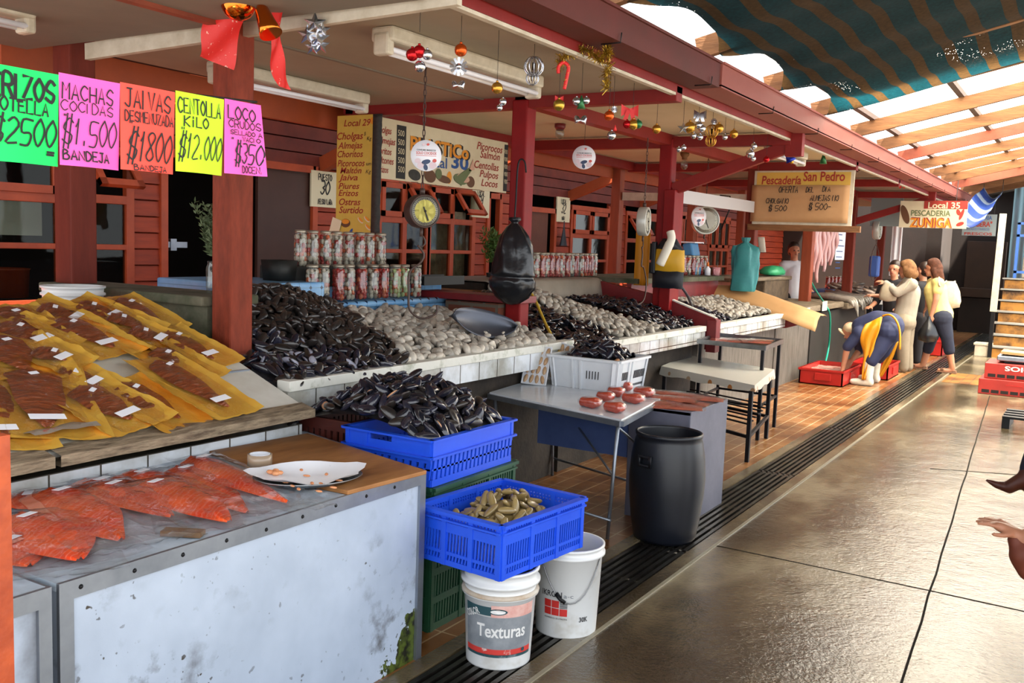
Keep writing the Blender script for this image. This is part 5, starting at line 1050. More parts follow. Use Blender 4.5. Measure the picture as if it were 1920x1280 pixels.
# crimson divider at the third post, crimson back panels
b = MB(); b.prism([(-4.3, 8.62, .8), (-4.3, 8.62, 1.3), (-3.6, 8.62, 1.18), (-3.02, 8.62, 1.0), (-3.02, 8.62, .70), (-3.12, 8.62, .70), (-3.12, 8.62, .8)], (0, .07, 0)); t = thing('stall_divider', 'crimson stepped divider board at the third post', 'divider', (-3.6, 8.655, .7)); wpart(t, 'board', b, 'paint_crimson', bevel=.004)
b = MB(); b.bar((-3.58, 8.655, 1.185), (-3.03, 8.655, 1.005), .06, .012); wpart(t, 'pale_top', b, 'edge_white'); b = MB(); b.bb((-3.10, 8.60, .68), (-3.005, 8.72, .99)); wpart(t, 'end_block', b, 'paint_crimson', bevel=.005)
b = MB(); b.bb((-4.0, 8.72, .75), (-3.95, 11.28, 1.28)); solo('back_panel', 'crimson back panel of the third counter', 'panel', b, 'paint_crimson')
b = MB(); b.bb((-4.75, 8.72, 1.28), (-3.88, 11.29, 1.33)); solo('shelf_plank', 'mossy plank shelf behind the small heaps', 'shelf', b, 'mossy')
jars(6, pj(1280, 522, -4.15), pj(1320, 520, -4.15), ['red', 'mix'], 1.332, 'glass jar of %s on the mossy plank behind the yellow bag', 'jars on the mossy plank', 4)
# bags, scales and other hangings
mat('bag_black', '#0b0d12', .28, col2='#15181f', ns=5, coat=.3, bump=.35, bs=14); mat('bag_navy', '#11151f', .45, bump=.2, bs=20); mat('bag_yellow', '#c99a1e', .45, bump=.2, bs=14); mat('bag_teal', '#2f7a80', .35, col2='#3d8f92', ns=6, bump=.4, bs=18); mat('bag_green', '#3fae78', .35, bump=.4, bs=18); mat('cloth_yellow', '#d08a17', .6, bump=.1)
def sack(b, ctr, prof, fx=1., fy=.7, n=22, wr=.02, seed=0, m=0):
    rows = []
    for (r, z) in prof:
        rows.append([V((ctr[0]+fx*r*(1+wr*8*noise.noise(V((math.cos(q)*2.2, math.sin(q)*2.2, z*3+seed)))+wr*1.6*math.sin(q*7+z*6))*math.cos(q), ctr[1]+fy*r*math.sin(q)*(1+wr*6*noise.noise(V((q, z*4, seed)))), ctr[2]+z)) for q in [2*pi*k/n for k in range(n+1)]])
    b.sheet(rows, m); return b
q = PY(962, 490, 5.74); top = PY(962, 412, 5.74).z; bot = PY(962, 572, 5.74).z; Hh = top-bot
t = thing('bin_bag', 'black rubbish bag hooked on the crimson post', 'bag', (q.x, 5.74, bot)); b = MB(); rows = []
pf = [(.004, 0), (.06, .02), (.12, .09), (.168, .2), (.178, .28), (.16, .335), (.170, .36), (.165, .45), (.15, .58), (.135, .7), (.105, .82), (.06, .92), (.026, .965), (.05, 1.0), (.044, 1.03)]; nn = 44
for i in range(3*len(pf)-2):
    k, f_ = divmod(i, 3); f_ /= 3; r = pf[k][0]*(1-f_)+pf[min(k+1, len(pf)-1)][0]*f_; z = (pf[k][1]*(1-f_)+pf[min(k+1, len(pf)-1)][1]*f_)
    up_ = max(0, min(1, (z-.33)*4)); row = []
    for a in [2*pi*j_/nn for j_ in range(nn+1)]:
        fold = .10*up_*abs(math.sin(a*2.5+.6+1.2*z))+.05*up_*math.sin(a*7+z*9)+.07*noise.noise(V((math.cos(a)*3, math.sin(a)*3, z*6)))+(1-up_)*.06*noise.noise(V((a*3, z*16, 3)))
        row.append(V((r*(1.05-fold*1.3)*math.cos(a)+.02*up_*(1-z), r*.6*(1.05-fold*1.3)*math.sin(a), z*Hh)))
    rows.append(row)
b.sheet(rows); part(t, 'bag', b, 'bag_black')
b = MB(); hk = smooth([(0, -.0, Hh), (.005, 0, Hh+.15), (.01, 0, Hh+.36), (.025, .01, Hh+.42), (.055, .02, Hh+.40), (.062, .03, Hh+.33)], 5); b.tube(hk, .006, 6); part(t, 'hook', b, 'iron_black')
q = PY(1256, 500, 8.52); zb, zt = PY(1256, 540, 8.52).z, PY(1256, 452, 8.52).z
t = thing('shopping_bag', 'yellow and black plastic bag hung on the third post', 'bag', (q.x, 8.5, zb)); hh = zt-zb
def pillow(w0, w1, z0, z1, d): 
    b = MB(); n = 14; rows = []
    for j in range(9):
        v = j/8; w = w0+(w1-w0)*v; rows.append([V((w*math.cos(a), -.02+d*math.sin(a)*(.6+.4*math.sin(pi*v)), z0+(z1-z0)*v+.004*math.sin(a*5))) for a in [2*pi*k/n for k in range(n+1)]])
    b.sheet(rows); return b
part(t, 'navy_base', pillow(.155, .16, 0, hh*.36, .05), 'bag_navy'); part(t, 'yellow_panel', pillow(.165, .155, hh*.36, hh*.82, .06), 'bag_yellow'); part(t, 'black_top', pillow(.15, .07, hh*.8, hh*1.05, .05), 'bag_navy')
b = MB(); b.bb((-.165, -.065, hh*.3), (-.12, -.01, hh*.98)); part(t, 'black_strap', b, 'bag_navy', bevel=.01)
b = MB(); b.tube(smooth([(.03, -.09, hh*1.2), (.05, -.1, hh*1.05), (.02, -.11, hh*.85), (-.05, -.105, hh*.5)], 5), [.038]*8+[.042]*8, 16); solo('paper_roll', 'white paper roll stuffed in the yellow and black bag', 'paper', b, 'paper', loc=V((q.x, 8.5, zb)))
q = PY(1397, 495, 11.22); zb, zt = PY(1397, 545, 11.22).z, PY(1395, 445, 11.22).z; hh = zt-zb
t = thing('shopping_bag', 'teal plastic bag tied round the brown post', 'bag', (q.x+.0, 11.2, zb)); b = MB(); sack(b, (0, 0, 0), [(.13, -.005), (.14, .02*hh), (.137, .12*hh), (.142, .25*hh), (.138, .4*hh), (.145, .5*hh), (.14, .62*hh), (.15, .74*hh), (.135, .82*hh), (.07, .87*hh), (.03, .91*hh), (.045, .95*hh), (.05, 1.0*hh)], 1.05, .36, n=40, wr=.05, seed=5); part(t, 'bag', b, 'bag_teal')
b = MB(); sack(b, (-.13, 0, .58*hh), [(.03, 0), (.045, .1), (.03, .17)], 1, .5); part(t, 'handle_loop', b, 'bag_teal')
b = MB(); p = PY(1426, 460, 11.2); b.sheet([[p+V((-.04+.03*i+.01*j, -.01*i, .1-.06*j)) for i in range(4)] for j in range(4)]); solo('paper_note', 'torn white paper pinned beside the teal bag', 'paper', b, 'paper', solid=.002)
b = MB(); rows = []; q = PY(1206, 485, 8.75)
for j in range(8): rows.append([q+V((-.09+.02*k+(-.0), .015*math.sin(k*2.2), .26-.075*j+(.0))) for k in range(9)])
b.sheet(rows); solo('apron', 'yellow apron hanging left of the third post', 'apron', b, 'cloth_yellow', solid=.004)
b = MB(); b.sheet([[PX(1057, 440, -6.7)+V((0, .09*(j/6)**1.6*math.cos(a)+.015*math.cos(a), -.06*j)) + V((.03*math.sin(a)*(j/6), 0, .2)) for a in [2*pi*k/10 for k in range(11)]] for j in range(7)]); solo('oven_mitt', 'black mitt hanging on the facade by plaque 32', 'mitt', b, 'bag_navy')
# scales
mat('dial_yellow', '#d9cf62', .35); mat('dial_white', '#d8d6c8', .35); mat('scale_rust', '#4a3026', .5, col2='#2f2420', ns=9); mat('scale_grey', '#b9bab4', .35, .3); mat('plac', '#e4e4ec', .45); mat('plac_red', '#c2504a', .5); mat('plac_blue', '#27395c', .5); mat('plac_pink', '#cbb7bf', .5); mat('brass', '#b99a4a', .3, .9)
def chain(b, p, q, r=.012):
    p, q = V(p), V(q); n = max(3, int((q-p).length/(r*2.6))); 
    for k in range(n):
        c = p.lerp(q, (k+.5)/n); u = XA if k % 2 else YA; b.tube([c+u*(r*.55*math.cos(a))+ZA*(r*1.7*math.sin(a)) for a in [2*pi*i/8 for i in range(9)]], r*.22, 5, caps=False)
def scale(loc, facing, lab, r, d, mb, mf, ztop, pan=None):
    """hanging dial scale: loc is the dial's centre, facing the way it looks"""
    t = thing('dial_scale', lab, 'scale', loc, facing); R = MX.Rotation(pi/2, 3, 'Y')
    b = MB(); b.lathe([(0, -d/2), (r*.96, -d/2), (r, -d/2+.008), (r, d/2-.006), (r*.97, d/2), (r*.9, d/2), (r*.88, d/2-.008), (0, d/2-.008)], 36, R=R); part(t, 'case', b, mb)
    b = MB(); b.lathe([(0, d/2-.004), (r*.87, d/2-.004), (0, d/2-.003)], 36, R=R); di = part(t, 'dial', b, 'dial_white'); b = MB(); b.lathe([(r*.30, d/2-.0025), (r*.68, d/2-.0025)], 36, R=R)
    b.lathe([(r*.0, d/2-.0027), (r*.30, d/2-.0025)], 36, R=R); part(di, 'dial_ring', b, mf)
    b = MB()
    for k in range(40): a = 2*pi*k/40; l = .1 if k % 5 else .17; b.bar((d/2-.001, r*.8*math.cos(a), r*.8*math.sin(a)), (d/2-.001, r*(.8-l)*math.cos(a), r*(.8-l)*math.sin(a)), .002, .002)
    b.bar((d/2, -r*.12, r*.25), (d/2, r*.2, -r*.55), .003, .008); b.ball((d/2, 0, 0), .008, 8); part(di, 'needle', b, 'ink')
    b = MB(); b.tube([(0, 0, r), (0, 0, r+.035)], .016, 10); chain(b, (0, 0, r+.03), (0, 0, ztop-loc[2]), .014); part(t, 'chain', b, 'scale_rust')
    b = MB(); b.tube([(0, 0, -r), (0, 0, -r-.05)], .01, 8); b.tube(smooth([(0, 0, -r-.04), (0, .02, -r-.06), (0, .025, -r-.09), (0, 0, -r-.11), (0, -.02, -r-.1)], 4), .005, 6)
    if pan: b.tube(smooth([V(p) for p in pan], 5), .007, 6)
    part(t, 'hook', b, 'scale_rust'); return t
SX, SY_ = -3.4, 4.5; c = PY(791, 396, SY_); fa = math.atan2(-c.y, -c.x)+.42
scale((c.x, SY_, c.z), fa, 'rusty hanging scale with yellow dial above the jars', .098, .1, 'scale_rust', 'dial_yellow', 2.66, pan=[(0, -.02, -.2), (0, .02, -.25), (0, .0, -.3), (-.02, -.06, -.36), (0, -.07, -.48), (0, -.06, -.58), (0, .02, -.63), (.02, .1, -.6), (.01, .11, -.55)])
def placard(loc, face, lab, r):
    t = thing('placard', lab, 'placard', loc, face); R = MX.Rotation(pi/2, 3, 'Y'); b = MB(); b.lathe([(0, -.004), (r, -.004), (r, .004), (0, .004)], 40, R=R); part(t, 'board', b, 'plac'); b = MB(); f = .0045
    m_b = MB(); paint(b, 'CONSUMA MARISCOS', (f, -r*.62, r*.30), YA, ZA, r*.11, 0, width=r*1.24, bold=.01, lift=.001); paint(b, 'SOLO COCIDOS', (f, -r*.66, r*.08), YA, ZA, r*.17, 1, width=r*1.32, bold=.02, lift=.001)
    rect(b, (f, -r*.66, -.02*r), YA, ZA, r*1.32, r*.03, 1); 
    for (y, z, a, bb, m_) in ((-.55, -.35, .2, .16, 3), (-.35, -.62, .22, .2, 3), (.0, -.4, .3, .15, 2), (-.02, -.75, .14, .2, 2), (.45, -.6, .24, .22, 3), (.55, -.3, .14, .12, 1), (.1, .72, .1, .08, 1), (-.18, .7, .12, .09, 3)): 
        disc(b, (f, y*r, z*r), V((0, .96, .28)), V((0, -.28, .96)), a*r, bb*r, m_, 16)
    part(t, 'print', b, ['ink', 'plac_red', 'plac_blue', 'plac_pink']); return t
c = PY(791, 292, 4.42); placard((c.x+.03, 4.42, c.z), math.atan2(-c.y, -c.x)+.12, 'round white placard with mussels hung on the near scale chain', .088)
c = PY(1095, 295, 7.3); placard((c.x, 7.3, c.z), math.atan2(-c.y, -c.x)+.1, 'round white placard with mussels hanging past the second post', .1)
b = MB(); b.tube([c+V((0, 0, .1)), V((c.x, c.y, 2.72))], .002, 4); solo('string', 'thin string holding the farther round placard', 'string', b, 'ink')
c = PY(1207, 415, 8.0); scale((c.x, 8.0, c.z), math.atan2(-8, -c.x)+1.36, 'pale hanging scale seen edge-on left of the third post', .13, .085, 'scale_grey', 'dial_white', 2.62, pan=[(0, -.02, -.23), (0, .02, -.3), (0, 0, -.4), (.0, .1, -.42), (.02, .15, -.55), (.02, .1, -.7), (0, -.05, -.75), (0, -.2, -.7)])
c = PY(1322, 413, 10.4); scale((c.x, 10.4, c.z), math.atan2(-c.y, -c.x)+.25, 'round white dial scale behind the third post', .16, .09, 'scale_grey', 'dial_white', 2.73)
c = PY(1310, 406, 10.2); placard((c.x, 10.2, c.z), math.atan2(-c.y, -c.x)+.75, 'oval-looking placard hung before the round white scale', .11)
b = MB(); b.bar(PY(1168, 368, 11.35), PY(1405, 372, 11.35), .04, .1); solo('white_rail', 'long pale rail behind the third post', 'rail', b, 'trim_white')
b = MB(); b.bar(PX(1275, 368, -3.55)+V((0, 0, 0)), PX(1412, 388, -3.55), .03, .13); mat('rail_grey', '#b5b2b4', .5); solo('white_rail', 'white rail carrying the round scale', 'rail', b, 'rail_grey')
b = MB(); b.tube([PY(1350, 366, 10.4), PY(1369, 368, 10.4), PY(1369, 390, 10.4), PY(1352, 430, 10.4)], .008, 6); solo('iron_hook', 'bent black iron hook on the white rail', 'hook', b, 'iron_black')
mat('blue_plastic', '#3f7fb0', .4); p = PX(1292, 490, -4.25); t = thing('counter_scale', 'blue counter scale on the mossy plank', 'scale', (-4.25, p.y, 1.332)); b = MB(); b.bb((-.12, -.12, 0), (.12, .12, .1)); b.bb((-.05, -.06, .1), (.05, .06, .22)); part(t, 'body', b, 'blue_plastic', bevel=.015)
b = MB(); b.box((.02, 0, .3), (.12, .25, .17), (0, -.25, 0)); part(t, 'display_head', b, 'blue_plastic', bevel=.02); b = MB(); b.bb((-.12, -.15, .385), (.12, .15, .4)); part(t, 'pan', b, 'plac')
p = PX(1326, 522, -4.05); t = thing('glue_bottle', 'small white glue bottle with orange cap by the jars', 'bottle', (-4.05, p.y, 1.332)); b = MB(); b.lathe([(0, 0), (.035, 0), (.035, .08), (.015, .1), (.015, .11)], 16); part(t, 'bottle', b, 'plac'); b = MB(); b.lathe([(.016, .11), (.014, .15), (0, .17)], 12); mat('cap_orange', '#e0701e', .4); part(t, 'cap', b, 'cap_orange')
p = PX(1342, 524, -3.98); t = thing('mug', 'pink mug with a spoon at the end of the mossy plank', 'mug', (-3.98, p.y, 1.332)); b = MB(); b.lathe([(0, .004), (.042, 0), (.05, .1), (.046, .1), (.04, .008), (0, .008)], 20); mat('mug_pink', '#c56f7c', .4, col2='#e0b0b4', ns=20); part(t, 'cup', b, 'mug_pink'); b = MB(); b.tube(smooth([(0, -.046, .08), (0, -.08, .07), (0, -.075, .03), (0, -.043, .02)], 4), .006, 6); part(t, 'handle', b, 'mug_pink'); b = MB(); b.tube([(0, .01, .02), (0, .05, .17)], .004, 6); part(t, 'spoon', b, 'steel')
q = PX(925, 500, -4.7); t = thing('potted_herb', 'green sprigs standing behind the black bag', 'plant', (-4.7, q.y, 1.242)); b = MB(); b.lathe([(0, 0), (.05, 0), (.065, .12), (.055, .12), (0, .1)], 16); part(t, 'pot', b, 'box_black'); b = MB(); foliage(b, (0, 0, .1), .42, .16, 70, .05); part(t, 'sprigs', b, 'leaf_green', kind='stuff')
b = MB(); p = PY(628, 428, 5.86); b.box(p, (.1, .004, .16), (0, .3, 0)); solo('price_card', 'blank pale card leaning left of the yellow price board', 'card', b, 'cream_sign')
# lamps with bare bulbs, fluorescent fittings
def tube_lamp(p0, p1, lab):
    t = thing('ceiling_lamp', lab, 'lamp', ((p0[0]+p1[0])/2, (p0[1]+p1[1])/2, 2.68)); L_ = p1[1]-p0[1]; b = MB(); b.bb((-.07, -L_/2, -.075), (.07, L_/2, 0)); b.bb((-.05, -L_/2-.01, -.14), (.05, -L_/2+.045, -.03)); b.bb((-.05, L_/2-.045, -.14), (.05, L_/2+.01, -.03)); part(t, 'housing', b, 'trim_white', bevel=.015)
    for s in (-1, 1): b = MB(); b.tube([(s*.035, -L_/2+.03, -.11), (s*.035, L_/2-.03, -.11)], .014, 10); part(t, 'tube', b, 'plac')
a, e = PZ(715, 95, 2.56), PZ(1005, 180, 2.56); tube_lamp((a.x, a.y), (a.x, e.y), 'twin-tube lamp above the crimson post, nearest the gutter')
a, e = PZ(400, 150, 2.56), PZ(705, 207, 2.56); tube_lamp((a.x, a.y), (a.x, e.y), 'twin-tube lamp above the yellow price board')
tube_lamp((-4.4, .9), (-4.4, 2.72), 'tube lamp cut off at the upper left corner'); a, e = PZ(1440, 268, 2.66), PZ(1512, 312, 2.62); tube_lamp((-2.72, 9.0), (-2.72, 10.1), 'white tube lamp behind the blue bell ornament')
for i, (px, py) in enumerate([(1050, 240), (1283, 308)]):
    y_ = [7.6, 10.2][i]; p = PY(px, py, y_); t = thing('bulb_lamp', ['bare bulb lamp between the second and third posts', 'bare bulb lamp behind the third post'][i], 'lamp', (p.x, y_, 2.72)); h = 2.72-p.z; b = MB(); b.lathe([(0, 0), (.05, 0), (.05, -.03), (.03, -.06), (.03, -h*.6), (0, -h*.6)], 14); part(t, 'holder', b, 'paint_crimson' if i == 0 else 'timber'); b = MB(); b.ball((0, 0, -h*.6-.06), (.042, .042, .055), 14); part(t, 'bulb', b, 'jar_glass')
# ================================================================ signs
def tY(b, text, x, p0, px1, hpx, m=0, **k):
    """paint a word on the plane x, from the pixel p0 (its foot) to the column px1"""
    o = PX(*p0, x); e = PX(px1, p0[1], x); u = PX(p0[0], p0[1]-hpx, x); paint(b, text, o, YA, ZA, u.z-o.z, m, width=e.y-o.y, **k)
def tX(b, text, y, p0, px1, hpx, m=0, **k):
    o = PY(*p0, y); e = PY(px1, p0[1], y); u = PY(p0[0], p0[1]-hpx, y); paint(b, text, o, XA, ZA, u.z-o.z, m, width=e.x-o.x, **k)
for nme, c in (('neon_green', '#0cf06a'), ('neon_pink', '#ff62c0'), ('neon_red', '#ff5346'), ('neon_lime', '#c3ff25')): mat(nme, c, .7)
NX = -2.4
def price(px0, px1, pyt, pyb, m, lines, lab, curl=0.):
    y0, y1 = PX(px0, pyt, NX).y, PX(px1, pyt, NX).y; zt = PX((px0+px1)/2, pyt, NX).z; zb = PX((px0+px1)/2, pyb, NX).z; w, h = y1-y0, zt-zb
    t = thing('price_sign', lab, 'sign', (NX, y0, zb), group=None); rows = []
    f = lambda v, u: .012*math.sin(pi*u*1.3)*(1-v)+curl*max(0, u-.55)**2*(1-v)*2
    for j in range(9): rows.append([V((f(j/8, i/10), w*i/10-curl*.1*max(0, i/10-.6)*(1-j/8), h*j/8)) for i in range(11)])
    b = MB(); b.sheet(rows); pp = part(t, 'paper', b, m); b = MB()
    for (tx, u0, u1, v0, v1, th, sl) in lines:
        hh = (v1-v0)*h; sq = (u1-u0)*w/slen(tx, hh, 1); stroke(b, tx, (.003, u0*w, v0*h), YA, ZA, hh, th, squash=sq, slant=sl, jt=.06, lift=0)
    for p in b.v: p.x += f(p.z/h, min(1, max(0, p.y/w)))
    part(pp, 'lettering', b, 'ink')
price(-24, 110, 128, 306, 'neon_green', [('ERIZOS', .02, .96, .68, .91, .009, .06), ('-', .38, .5, .62, .68, .008, 0), ('BOTELLA', .03, .86, .53, .67, .005, .06), ('$2500', .0, .97, .2, .48, .006, .18), ('=', .8, .95, .09, .17, .006, .2)], 'neon green price sheet for erizos at the left edge')
price(110, 225, 146, 314, 'neon_pink', [('MACHAS', .04, .9, .73, .9, .004, .05), ('COCIDAS', .02, .9, .6, .71, .0028, .05), ('$1.500', .02, .95, .24, .53, .004, .15), ('"', .06, .12, .5, .55, .003, .1), ('BANDEJA', .04, .82, .07, .17, .0045, 0)], 'pink price sheet for machas, second from the left')
price(225, 328, 163, 322, 'neon_red', [('JAIVAS', .07, .94, .73, .94, .0048, .05), ('DESMENUZADA', .07, .99, .57, .69, .0036, .0), ('$1800', .08, .95, .12, .47, .005, .2), ('"', .14, .22, .48, .56, .0035, .1), ('BANDEJA', .2, .86, .01, .07, .003, 0)], 'orange-red price sheet for jaivas in the middle of the row')
price(329, 420, 178, 325, 'neon_lime', [('CENTOLLA', .04, .95, .74, .93, .0045, 0), ('KiLO', .15, .68, .58, .71, .0045, .05), ('$12.000', .03, .97, .18, .48, .004, .18), ('"', .1, .2, .48, .55, .0035, .1), ('"', .06, .12, .13, .19, .003, .1)], 'lime green price sheet for centolla, left of the first post')
price(421, 489, 191, 328, 'neon_pink', [('LOCO', .08, .86, .75, .92, .0045, 0), ('CRUDOS', .1, .97, .63, .73, .003, 0), ('SELLADO A', .14, .97, .54, .6, .0025, 0), ('VACIO', .45, .93, .46, .52, .0025, 0), ('$350', .22, .97, .15, .42, .0045, .15), ('"', .16, .24, .42, .48, .003, .1), ('DOCENA', .42, .98, .03, .12, .003, 0)], 'narrow curling pink price sheet on the first post', .12)
b = MB(); a = PX(-40, 120, NX); e = PX(483, 191, NX); b.tube([a+V((-.004, -.5, -.02)), a+V((-.004, 0, 0)), PX(225, 160, NX)+V((-.004, 0, 0)), e+V((-.004, 0, 0)), V((-3.53, 3.2, e.z+.16))], .003, 5); solo('string', 'string along the top of the neon price sheets', 'string', b, 'ink')
# yellow price board, stall 29
YY = 5.87
mat('sign_yellow', '#cdae48', .6, col2='#b89a3c', ns=4); mat('sign_black', '#23221f', .7, col2='#3c3a36', ns=30); mat('sign_cream', '#d9cdb0', .6, col2='#c6b898', ns=3); mat('sign_red', '#96291d', .6); mat('sign_orange', '#d98a1c', .6); mat('sign_blue', '#1f4c8c', .6); mat('sign_green', '#5e6a44', .6); mat('sign_pinkfish', '#c59a82', .6); mat('sign_brown', '#5d3a20', .6)
t = thing('price_board', 'tall yellow price board Local 29 with a black edge strip', 'sign', PY(665, 440, YY)); a, e = PY(629, 437, YY), PY(701, 214, YY); b = MB(); b.bb((a.x, YY, a.z), (e.x, YY+.02, e.z)); wpart(t, 'board', b, 'sign_yellow')
c = PY(716, 214, YY); b = MB(); rows = []; n = 30
for j in range(n+1): z = a.z+(e.z-a.z)*j/n; k = .012*noise.noise(V((0, 0, z*14))); rows.append([V((e.x-.004, YY-.002, z)), V((c.x+k, YY+.004, z))])
b.sheet(rows); wpart(t, 'black_strip', b, 'sign_black', solid=.008)
b = MB(); f = YY-.001
for tx, x0, y, x1, h in (('Local 29', 645, 237, 695, 12), ('Cholgas', 632, 262, 681, 13), ('Almejas', 634, 279, 680, 12), ('Choritos', 633, 295, 681, 12), ('Picorocos', 633, 312, 684, 12), ('Maltón', 638, 325, 678, 11), ('Jaiva', 635, 338, 671, 11), ('Piures', 635, 354, 674, 11), ('Erizos', 635, 367, 672, 11), ('Ostras', 636, 384, 676, 12), ('Surtido', 636, 399, 681, 12)):
    tX(b, tx, f, (x0, y), x1, h, 0, shear=.25, bold=.012)
for tx, x0, y, x1 in (('$', 683, 254, 686), ('Kg', 688, 263, 697), ('un', 687, 310, 696), ('Kg', 686, 325, 696)): tX(b, tx, f, (x0, y), x1, 7, 1, shear=.2)
wpart(t, 'lettering', b, ['sign_red', 'ink']); b = MB(); p = PY(648, 418, f); disc(b, p, XA, ZA, .05, .035, 2); disc(b, p+V((0, 0, .012)), XA, ZA, .04, .02, 3, lift=.003)
for px, py in ((676, 413), (688, 411), (690, 426)): p = PY(px, py, f); disc(b, p, V((.8, 0, -.6)), V((.6, 0, .8)), .035, .015, 5); disc(b, p+V((.004, 0, .004)), V((.8, 0, -.6)), V((.6, 0, .8)), .03, .01, 3, lift=.003)
p = PY(658, 434, f); disc(b, p, V((.6, 0, .8)), V((-.8, 0, .6)), .03, .012, 4)
p = PY(700, 226, f); disc(b, p, XA, ZA, .035, .028, 3)
wpart(t, 'pictures', b, ['sign_red', 'ink', 'sign_brown', 'sign_orange', 'sign_blue', 'sign_cream'])
# long shellfish banner, stall 30
BX = -5.13
cs = [PX(690, 330, BX), PX(947, 363, BX), PX(953, 264, BX), PX(700, 221, BX)]; za, zb = (cs[0].z+cs[1].z)/2, (cs[2].z+cs[3].z)/2
t = thing('banner_sign', 'long cream shellfish banner Local 30 behind the yellow board', 'sign', (BX, (cs[0].y+cs[1].y)/2, za)); b = MB(); b.bb((BX-.02, cs[0].y, za), (BX, cs[1].y+.02, zb)); wpart(t, 'board', b, 'sign_cream'); b = MB(); f = BX+.001
for tx, x0, y, x1, h in (('Cholgas', 706, 247, 734, 13), ('Almejas', 706, 267, 741, 13), ('Choritos', 700, 286, 734, 13), ('Maltones', 702, 304, 738, 13), ('Erizos', 708, 322, 728, 12), ('Picorocos', 894, 279, 942, 14), ('Salmón', 900, 295, 937, 14), ('Centollas', 889, 314, 935, 14), ('Pulpos', 899, 331, 934, 13), ('Locos', 902, 348, 933, 13)): tY(b, tx, f, (x0, y), x1, h, 0, shear=.25, bold=.012)
tY(b, 'PLASTiCo', f, (772, 282), 882, 26, 3, bold=.05); tY(b, 'PLASTiCo', f+.002, (769, 281), 879, 26, 1, bold=.03)
tY(b, 'Local', f, (790, 309), 838, 20, 2, bold=.01); tY(b, '30', f, (846, 314), 878, 24, 2, bold=.03)
for (x0, y0, x1, y1) in ((742, 334, 762, 237), (943, 358, 953, 272)):
    p, q = PX(x0, y0, f), PX(x1, y1, f); rect(b, (f, p.y, p.z), YA, ZA, q.y-p.y, q.z-p.z, 3)
for k in range(5): 
    tY(b, '500', f+.002, (746, 254+17*k), 758, 11, 4); tY(b, '900', f+.002, (945, 288+14*k), 951, 8, 4)
BM_ = ['sign_red', 'sign_orange', 'sign_blue', 'ink', 'sign_cream', 'sign_black', 'sign_brown', 'sign_green', 'sign_pinkfish']; wpart(t, 'lettering', b, BM_); b = MB()
for (px, py, a_, b_, m_) in ((777, 328, .09, .05, 5), (806, 330, .09, .06, 6), (804, 326, .07, .035, 1), (822, 326, .05, .05, 7), (832, 336, .11, .035, 6), (834, 335, .09, .026, 1), (842, 333, .04, .06, 1), (863, 336, .12, .05, 7), (868, 334, .11, .04, 8), (882, 341, .07, .055, 6), (883, 341, .06, .045, 1)): p = PX(px, py, f); disc(b, p, V((0, .95, -.1)), V((0, .1, .95)), a_, b_, m_, lift=.002+.0004*m_)
p, q = PX(857, 342, f), PX(886, 310, f); d = (q-p); b.add([V((f+.006, p.y-.05, p.z+.04)), V((f+.006, p.y+.06, p.z-.03)), V((f+.006, q.y-.02, q.z-.05)), V((f+.006, q.y-.07, q.z-.03))], [(0, 1, 2, 3)], 7); b.add([V((f+.006, q.y-.07, q.z-.06)), V((f+.006, q.y+.03, q.z-.04)), V((f+.006, q.y-.0, q.z+.06))], [(0, 1, 2)], 8)
for k in range(14): p = PX(748+k*11.5, 340+k*1.25+jit(1.5), f); b.bar(p, p+V((0, .1, jit(.012))), .002, .006, 6)
wpart(t, 'pictures', b, BM_)
# fish shop sign with cardboard offer
SY = 11.27
mat('cardboard', '#b58c62', .75, col2='#a37a52', ns=2, bump=.05); mat('tin_yellow', '#c7a044', .5)
cs = [PY(1410, 413, SY), PY(1596, 421, SY), PY(1597, 313, SY), PY(1410, 326, SY)]; x0, x1 = cs[0].x, cs[1].x; za, zb = (cs[0].z+cs[1].z)/2, (cs[2].z+cs[3].z)/2; zm = PY(1500, 347, SY).z
t = thing('shop_sign', 'fish shop sign with yellow top strip and a cardboard offer nailed on', 'sign', ((x0+x1)/2, SY, za)); b = MB(); b.bb((x0, SY, za-.03), (x1, SY+.02, zb)); wpart(t, 'board', b, 'trim_white'); b = MB(); b.bb((x0+.03, SY-.004, zm), (x1-.04, SY, zb-.02)); wpart(t, 'yellow_panel', b, 'tin_yellow')
b = MB(); b.sheet([[V((x0-.02+(x1-x0-.02)*i/16, SY-.012-.006*noise.noise(V((i*.5, j*.7, 0))), za+(zm-za)*j/6)) for i in range(17)] for j in range(7)]); cd = wpart(t, 'cardboard', b, 'cardboard', solid=.004)
b = MB(); f = SY-.006; tX(b, 'Pescadería', f, (1428, 345), 1502, 15, 0, bold=.02, shear=.12); tX(b, 'San Pedro', f, (1506, 339), 1584, 17, 0, bold=.02, shear=.05); wpart(t, 'painted_name', b, 'sign_red'); b = MB(); f = SY-.022
for tx, xa, y, xb, h in (('OFERTA', 1460, 361, 1497, 11), ('DEL', 1511, 360, 1526, 9), ('DIA', 1542, 359, 1558, 9), ('CHOLGA(K)', 1436, 381, 1482, 9), ('ALMEJAS (K)', 1519, 376, 1576, 10), ('$ 500', 1441, 395, 1476, 10), ('$ 500-', 1516, 393, 1560, 12)):
    o, e, u = PY(xa, y, f), PY(xb, y, f), PY(xa, y-h, f); hh = u.z-o.z; stroke(b, tx, o, XA, ZA, hh, .008, squash=(e.x-o.x)/slen(tx, hh, 1), slant=.12, jt=.04)
wpart(cd, 'handwriting', b, 'ink')
b = MB(); b.bb((x0-.05, SY-.01, za-.1), (x1+.1, SY+.05, za-.03)); solo('batten', 'wooden batten under the cardboard offer sign', 'batten', b, 'timber')
